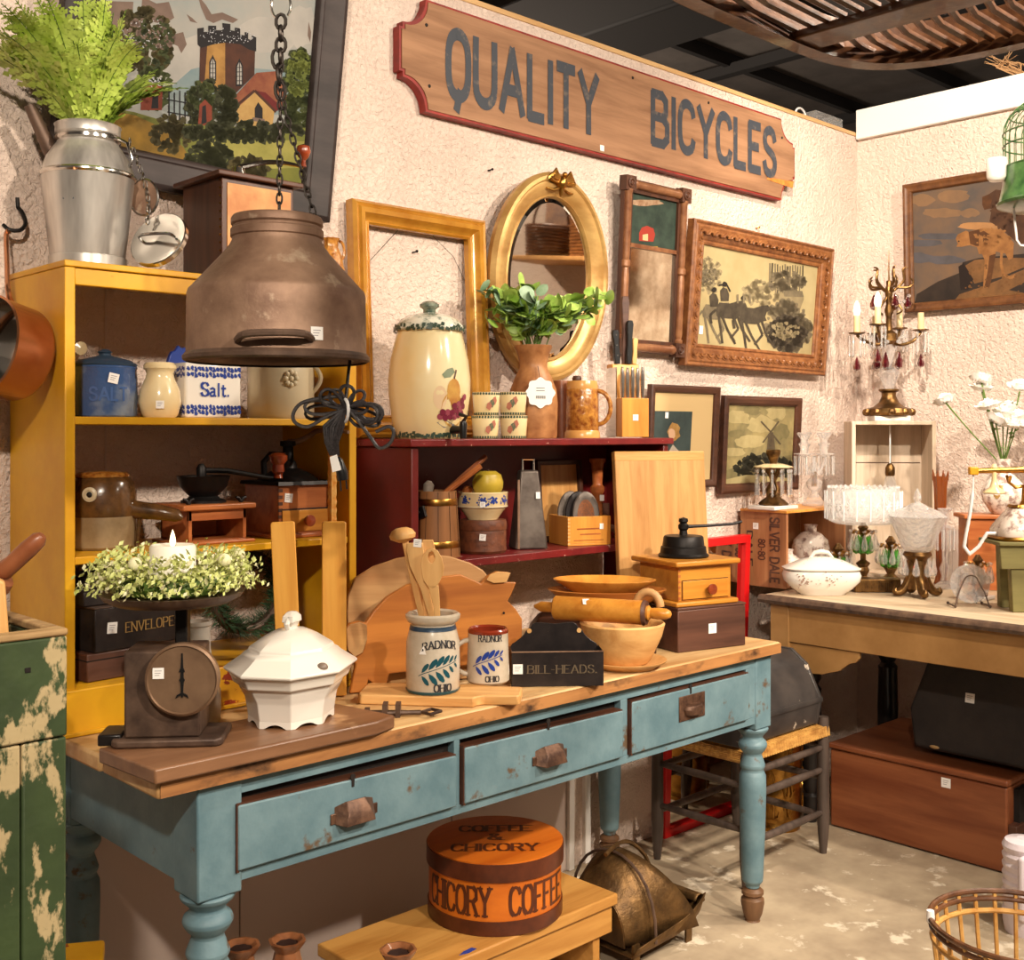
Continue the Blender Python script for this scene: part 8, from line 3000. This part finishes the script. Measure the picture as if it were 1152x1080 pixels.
# cord bundle
cm = MB()
c1 = P3(389, 402, -.05)
c2 = P3(389, 448, 0)
cm.tube([P3(370, 300, -.03), P3(389, 360, -.06), c1, c2], .0032, 6)
tie = P3(388, 462, 0)
for i in range(13):
    a = R(-10 + i * 13) if i % 2 else R(150 + i * 9)
    L_ = random.uniform(22, 52)
    sp = random.uniform(5, 11)
    du, dv = math.cos(a), -abs(math.sin(a)) * .8 + random.uniform(-.1, .3)
    if i % 3 == 0:
        du, dv = random.uniform(.6, 1), random.uniform(.1, .75)
    nu, nv = -dv, du
    of = random.uniform(-.02, .03)
    pts = []
    for j in range(19):
        th_ = 2 * PI * j / 18
        s_ = (1 - math.cos(th_)) / 2
        pts.append(P3(388 + du * L_ * s_ + nu * sp * math.sin(th_) * (.4 + s_), 460 + dv * L_ * s_ + nv * sp * math.sin(th_) * (.4 + s_), of * s_))
    cm.tube(pts, .0030, 6)
lo = []
for (u, v) in ((384, 446), (362, 448), (340, 454), (331, 466), (334, 476), (348, 480), (366, 470), (384, 462)):
    lo.append(P3(u, v, .01))
cm.tube(lo, .0032, 6, sm=5)
lo = [P3(u, v, .015) for u, v in ((392, 458), (406, 476), (418, 492), (428, 504), (440, 498), (444, 486), (438, 480), (424, 486))]
cm.tube(lo, .0032, 6, sm=5)
for q in range(9):
    uu = 366 + q * 2.6
    cm.tube([P3(388, 460, .01), P3(uu, 480, .016 - .004 * (q % 3)), P3(368 + q * 1.6, 498, .012), P3(373 + q, 512, .006)], .0030, 6)
cord = obj('cord', cm, M['cord'], t)
cord['label'] = 'black twisted cord bundle'
m = MB()
m.tube([tie + Vector((0, 0, 0)) + sd2 * (6 * k * math.cos(a)) + Vector((0, 0, 13 * k * math.sin(a))) + fw2 * (.018 * math.cos(a) + .004) for a in [i * 2 * PI / 16 for i in range(16)]], .0028, 6, 0, True)
obj('cord_tie', m, M['ziptie'], cord)
m = MB()
pa, pb = P3(380, 514, .01), P3(386, 532, .01)
m.tube([pa, pa.lerp(pb, .2), pb, P3(387, 540, .01)], [.004, .008, .010, .009], 10)
m.tube([P3(384, 540, .012), P3(385, 552, .012)], .0016, 5).tube([P3(390, 540, .006), P3(391, 550, .006)], .0016, 5)
obj('plug', m, M['black'], cord)
m = MB()
q = [P3(373, 514, .02), P3(381, 511, .02), P3(386, 528, .02), P3(376, 531, .02)]
m.add(q + [x + fw2 * .0006 for x in q], [(0, 1, 2, 3), (7, 6, 5, 4)])
obj('price_tag', m, M['paper'], cord)

# ================================================================ left edge: copper pan, green crate, rolling pin, plank
hk = at(8, 250, y=W - .012)
t = thing('wall_hook', 'black bent iron wall hook at the left edge holding the copper pan', 'hook', at(9, 262, y=W - .004))
k = dep(at(9, 262, y=W)) / F
m = MB().tube([(.02, 0, .055), (.024, -.01, .045), (.024, -.03, .02), (.01, -.04, .002), (-.012, -.04, .0), (-.02, -.03, .01)], .0042, 8, sm=5)
m.tube([(.02, .004, .075), (.02, 0, .055)], .0042, 8)
obj('hook', m, M['iron'], t)
pc = at(14, 374, y=W - .20)
t = thing('copper_pan', 'hanging copper saucepan seen from the side beside the yellow cabinet', 'pan', pc)
hk = at(9, 266, y=W - .045) - pc
ax = Matrix.Rotation(R(-34), 4, 'Z') @ Matrix.Rotation(R(78), 4, 'Y')
m = MB()
m.T = Matrix.Translation((-.035, .0, -.03)) @ Matrix.Rotation(R(16), 4, 'Z') @ Matrix.Rotation(R(-80), 4, 'Y') @ Matrix.Rotation(R(0), 4, 'X')
m.lathe([(0, -.075), (.075, -.075), (.085, -.07), (.09, -.06), (.095, .015), (.097, .018), (.093, .02), (.088, -.055), (0, -.065)], 48)
obj('body', m, M['copper'], t)
q = MB()
q.T = m.T
q.lathe([(.086, -.04), (.092, .014), (.0925, .016)], 48, cap=False)
q.lathe([(0, -.062), (.086, -.052)], 48, cap=False)
obj('tin_lining', q, M['steel'], t)
q = MB().tube([at(u_, v_, y=W - .048 - .12 * min(1, max(0, v_ - 265) / 60)) - pc for u_, v_ in ((10, 260), (7, 266), (8, 300), (9, 325), (13, 341), (24, 350), (38, 354))], [.006, .005, .005, .005, .006, .007, .007], 8, sm=4)
obj('handle', q, M['copper'], t)

# green paint crate
fc = ray(75, HOR) * 1.47
t = thing('green_cupboard', 'tall open topped cupboard crate with flaking green paint at the left edge', 'cupboard', (fc.x, fc.y, 0), 0)
zt = EYE - (706 - HOR) * 1.47 / F
w_, d_ = .42, .22
for x0, x1 in ((-w_, -.19), (-.188, -.058), (-.056, 0)):
    obj('front_board', MB().bx(x0, x1, 0, .018, 0, zt - .14), M['green'], t, .003)
obj('top_rail', MB().bx(-w_, 0, -.003, .018, zt - .138, zt - .010), M['green'], t, .003)
obj('side_board', MB().bx(-.016, -.0, .0185, d_, 0, zt - .012).bx(-w_, -w_ + .016, .0185, d_, 0, zt - .012), M['green'], t, .003)
obj('back_board', MB().bx(-w_ + .016, -.016, d_ - .014, d_, 0, zt + .004), M['green'], t, .003)
m = MB().bx(-w_, .001, -.004, .020, zt - .0095, zt).bx(-.018, .001, .0205, d_, zt - .0115, zt).bx(-w_ + .016, -.018, d_ - .014, d_, zt + .0045, zt + .012)
obj('worn_rim', m, M['greenrim'], t, .003)
obj('inner_floor', MB().bx(-w_ + .017, -.017, .019, d_ - .015, zt - .35, zt - .335), M['greenrim'], t)
m = MB().bx(-.054, -.047, -.0042, -.0028, zt - .05, zt - .044)
obj('nail', m, M['gap'], t)
fl = zt - .3348
t2 = thing('wooden_plank', 'pale flat wooden plank end standing in the green cupboard crate at the left edge', 'plank', (0, 0, 0), -20, None, 4)
p2 = ray(2, HOR) * 1.475
top_ = EYE - (650 - HOR) * 1.5 / F - fl
f0b = Vector((p2.x, p2.y, fl + .0025))
t2.location = f0b
obj('plank', MB().prism([(-.03, 0), (.012, 0), (.012, top_ * .7), (.004, top_), (-.03, top_ + .02)], -.008, .008), M['maple'], t2, .003)
p3 = ray(-22, HOR) * 1.515
t3 = thing('rolling_pin', 'brown turned rolling pin slanting up out of the green cupboard crate', 'rolling pin', (p3.x, p3.y, fl))
k3 = 1.56 / F


def Q3(u, v):
    return sd2 * ((u + 22) * k3) + Vector((0, 0, EYE - (v - HOR) * k3 - fl))


obj('roller', MB().tube([Q3(-70, 700), Q3(-66, 694), Q3(-6, 646), Q3(0, 641)], [.022, .026, .026, .022], 24), M['mahog'], t3)
obj('handle', MB().tube([Q3(0, 641), Q3(4, 637), Q3(14, 629), Q3(30, 614), Q3(42, 603), Q3(46, 599)], [.010, .013, .012, .0125, .011, .006], 18), M['mahog'], t3)

# plank end at the bottom left : small low trestle
bp = at(122, 1056, z=.42)
t = thing('plank_seat', 'worn golden plank seat of a low trestle at the bottom left corner', 'trestle', (bp.x, bp.y, 0), -30)
obj('plank', MB().prism([(-.5, -.11), (-.02, -.11), (0, -.10), (-.006, .0), (-.5, .01)], .392, .42, axis='z'), M['yellowworn'], t, .005)
for x in (-.42, -.12):
    obj('leg', MB().prism([(x - .02, 0), (x + .02, 0), (x + .016, .391), (x - .016, .391)], -.09, -.06), M['benchwood'], t, .003)
    obj('leg', MB().prism([(x - .02, 0), (x + .02, 0), (x + .016, .391), (x - .016, .391)], -.035, -.005), M['benchwood'], t, .003)

# ================================================================ hanging wicker tray at the top right
zt_ = 1.955
cx, cy = 1.50, .58
t = thing('wicker_tray', 'dark wood and wicker sled like tray hanging overhead at the top right', 'tray', (cx, cy, zt_))
a_, b_ = .385, .46
n = 72


def rr_pts(a, b, e=4.5):
    out = []
    for i in range(n):
        an = 2 * PI * i / n
        c_, s_ = math.cos(an), math.sin(an)
        out.append((a * abs(c_) ** (2 / e) * (1 if c_ >= 0 else -1), b * abs(s_) ** (2 / e) * (1 if s_ >= 0 else -1)))
    return out


vs, fs = [], []
for (g, z) in ((0, 0), (-.016, .03), (-.02, .075), (.0, .08), (.012, .075), (.016, .03), (.03, 0)):
    vs += [(x, y, z) for x, y in rr_pts(a_ - g, b_ - g)]
for j in range(7):
    j2 = (j + 1) % 7
    for i in range(n):
        fs.append((j * n + i, j * n + (i + 1) % n, j2 * n + (i + 1) % n, j2 * n + i))
obj('rim', MB().add(vs, fs), M['wickerdark'], t)
for x in (-.16, .12):
    obj('slat', MB().bx(x - .035, x + .035, -b_ + .02, b_ - .02, .004, .018), M['wickerdark'], t, .003)
m = MB()
for i in range(30):
    y = -b_ + .05 + i * (2 * b_ - .1) / 29
    for x0, x1 in ((-a_ + .03, -.19), (-.13, .09), (.15, a_ - .03)):
        m.tube([(x0, y, .02), ((x0 + x1) / 2, y + .03, .03), (x1, y + .02, .02)], .0065, 6)
obj('spindles', m, M['wickerdark'], t)
for y in (-.3, .3):
    for x in (-.33, .33):
        obj('hanging_wire', MB().tube([(x, y, .07), (x * .5, y * .6, 4.14 - zt_)], .0025, 6), M['iron'], t)

# bird cage
dc = 3.0
k = dc / F
c = ray(1182, HOR) * dc
zb = EYE + (HOR - 232) * k
t = thing('bird_cage', 'dark wire bird cage with a green enamel base hanging at the right edge', 'bird cage', (c.x, c.y, zb))
m = MB().lathe([(0, -2), (44, -2), (56, 2), (57, 5), (54, 8), (50, 28), (49, 46), (48, 46), (48, 10), (0, 6)], 56, (0, 0, 0), k)
obj('enamel_base', m, M['birdgreen'], t)
m = MB()
for i in range(30):
    a = 2 * PI * i / 30
    pts = [(49 * k * math.cos(a), 49 * k * math.sin(a), 44 * k), (49.5 * k * math.cos(a), 49.5 * k * math.sin(a), 84 * k)]
    for j in range(1, 8):
        b2 = j * PI / 2 / 7
        pts.append((49.5 * k * math.cos(b2) * math.cos(a), 49.5 * k * math.cos(b2) * math.sin(a), (84 + 40 * math.sin(b2)) * k))
    m.tube(pts, .0013, 5)
for z, r_ in ((46, 49), (70, 49.6), (84, 49.8), (104, 43)):
    m.tube([(r_ * k * math.cos(2 * PI * i / 40), r_ * k * math.sin(2 * PI * i / 40), z * k) for i in range(40)], .0022, 6, 0, True)
obj('wires', m, M['birdgreen'], t)
obj('hanger', MB().tube([(0, 0, 124 * k), (0, 0, 4.14 - zb)], .003, 6), M['iron'], t)
fa = CAMDIR(c)
ca_ = fa - 1.25
o = obj('feeder_cup', MB().lathe([(0, 0), (8, 0), (11, 4), (11.5, 25), (9.5, 25), (9, 5), (0, 3)], 24, ((58) * k * math.cos(ca_), (58) * k * math.sin(ca_), 30 * k), k), M['white'], t)
o['label'] = 'white feeder cup'
m = MB().tube([P_ for P_ in (sd2 * (-42 * k) + Vector((0, 0, 0)), sd2 * (-38 * k) + Vector((0, 0, -38 * k)), sd2 * (-34 * k) + Vector((0, 0, -44 * k)), sd2 * (-10 * k) + Vector((0, 0, -46 * k)))], .003, 6)
obj('perch_wire', m, M['ziptie'], t)

# dry twigs on the wall top
p = at(1150, 88, x=XR + .06)
t = thing('twig_bundle', 'bundle of dry twigs lying on top of the white trim at the upper right', 'twigs', (p.x, p.y, 2.646))
m = MB()
for i in range(16):
    m.tube([(random.uniform(-.02, .02), random.uniform(-.05, .02), .004), (random.uniform(-.03, .03), .03 + random.uniform(-.03, .06), .06), (random.uniform(-.04, .04), .05 + random.uniform(-.05, .10), .11 + random.uniform(-.03, .02))], [.003, .003, .001], 5)
obj('twigs', m, M['twig'], t)

# baskets on a wall shelf, seen only in the oval mirror
t = thing('wall_shelf', 'plain board shelf on the right wall carrying two baskets seen in the oval mirror', 'shelf', (XR - .16, .8, 1.98))
obj('board', MB().bx(-.15, .158, -.35, .35, 0, .02), M['benchwood'], t, .003)
obj('wicker_back', MB().bx(.148, .158, -.35, .35, .0205, .42), M['wicker'], t, .003)


def woven(name, lab, loc, r, h, m_, hl):
    t = thing(name, lab, 'basket', loc)
    b = MB()
    for j in range(int(h / .016)):
        z = .008 + j * .016
        q = r * (.86 + .14 * z / h)
        b.tube([((q + .003 * (1 if (i + j) % 2 else -1)) * math.cos(2 * PI * i / 32), (q + .003 * (1 if (i + j) % 2 else -1)) * math.sin(2 * PI * i / 32), z) for i in range(32)], .0078, 5, 0, True)
    obj('weave', b, m_, t)
    obj('bottom', MB().lathe([(0, 0), (r * .86, 0), (r * .86, .01), (0, .01)], 28), m_, t)
    if hl:
        obj('handle', MB().tube([(r * math.cos(a), 0, h - .01 + hl * math.sin(a)) for a in [PI * i / 12 for i in range(13)]], .007, 8), m_, t)


woven('basket', 'dark handled basket on the wall shelf reflected in the oval mirror', (XR - .17, .66, 2.0005), .125, .16, M['wickerdark'], .16)
woven('basket', 'orange tan basket on the wall shelf reflected in the oval mirror', (XR - .16, .95, 2.0005), .12, .22, M['wicker'], 0)
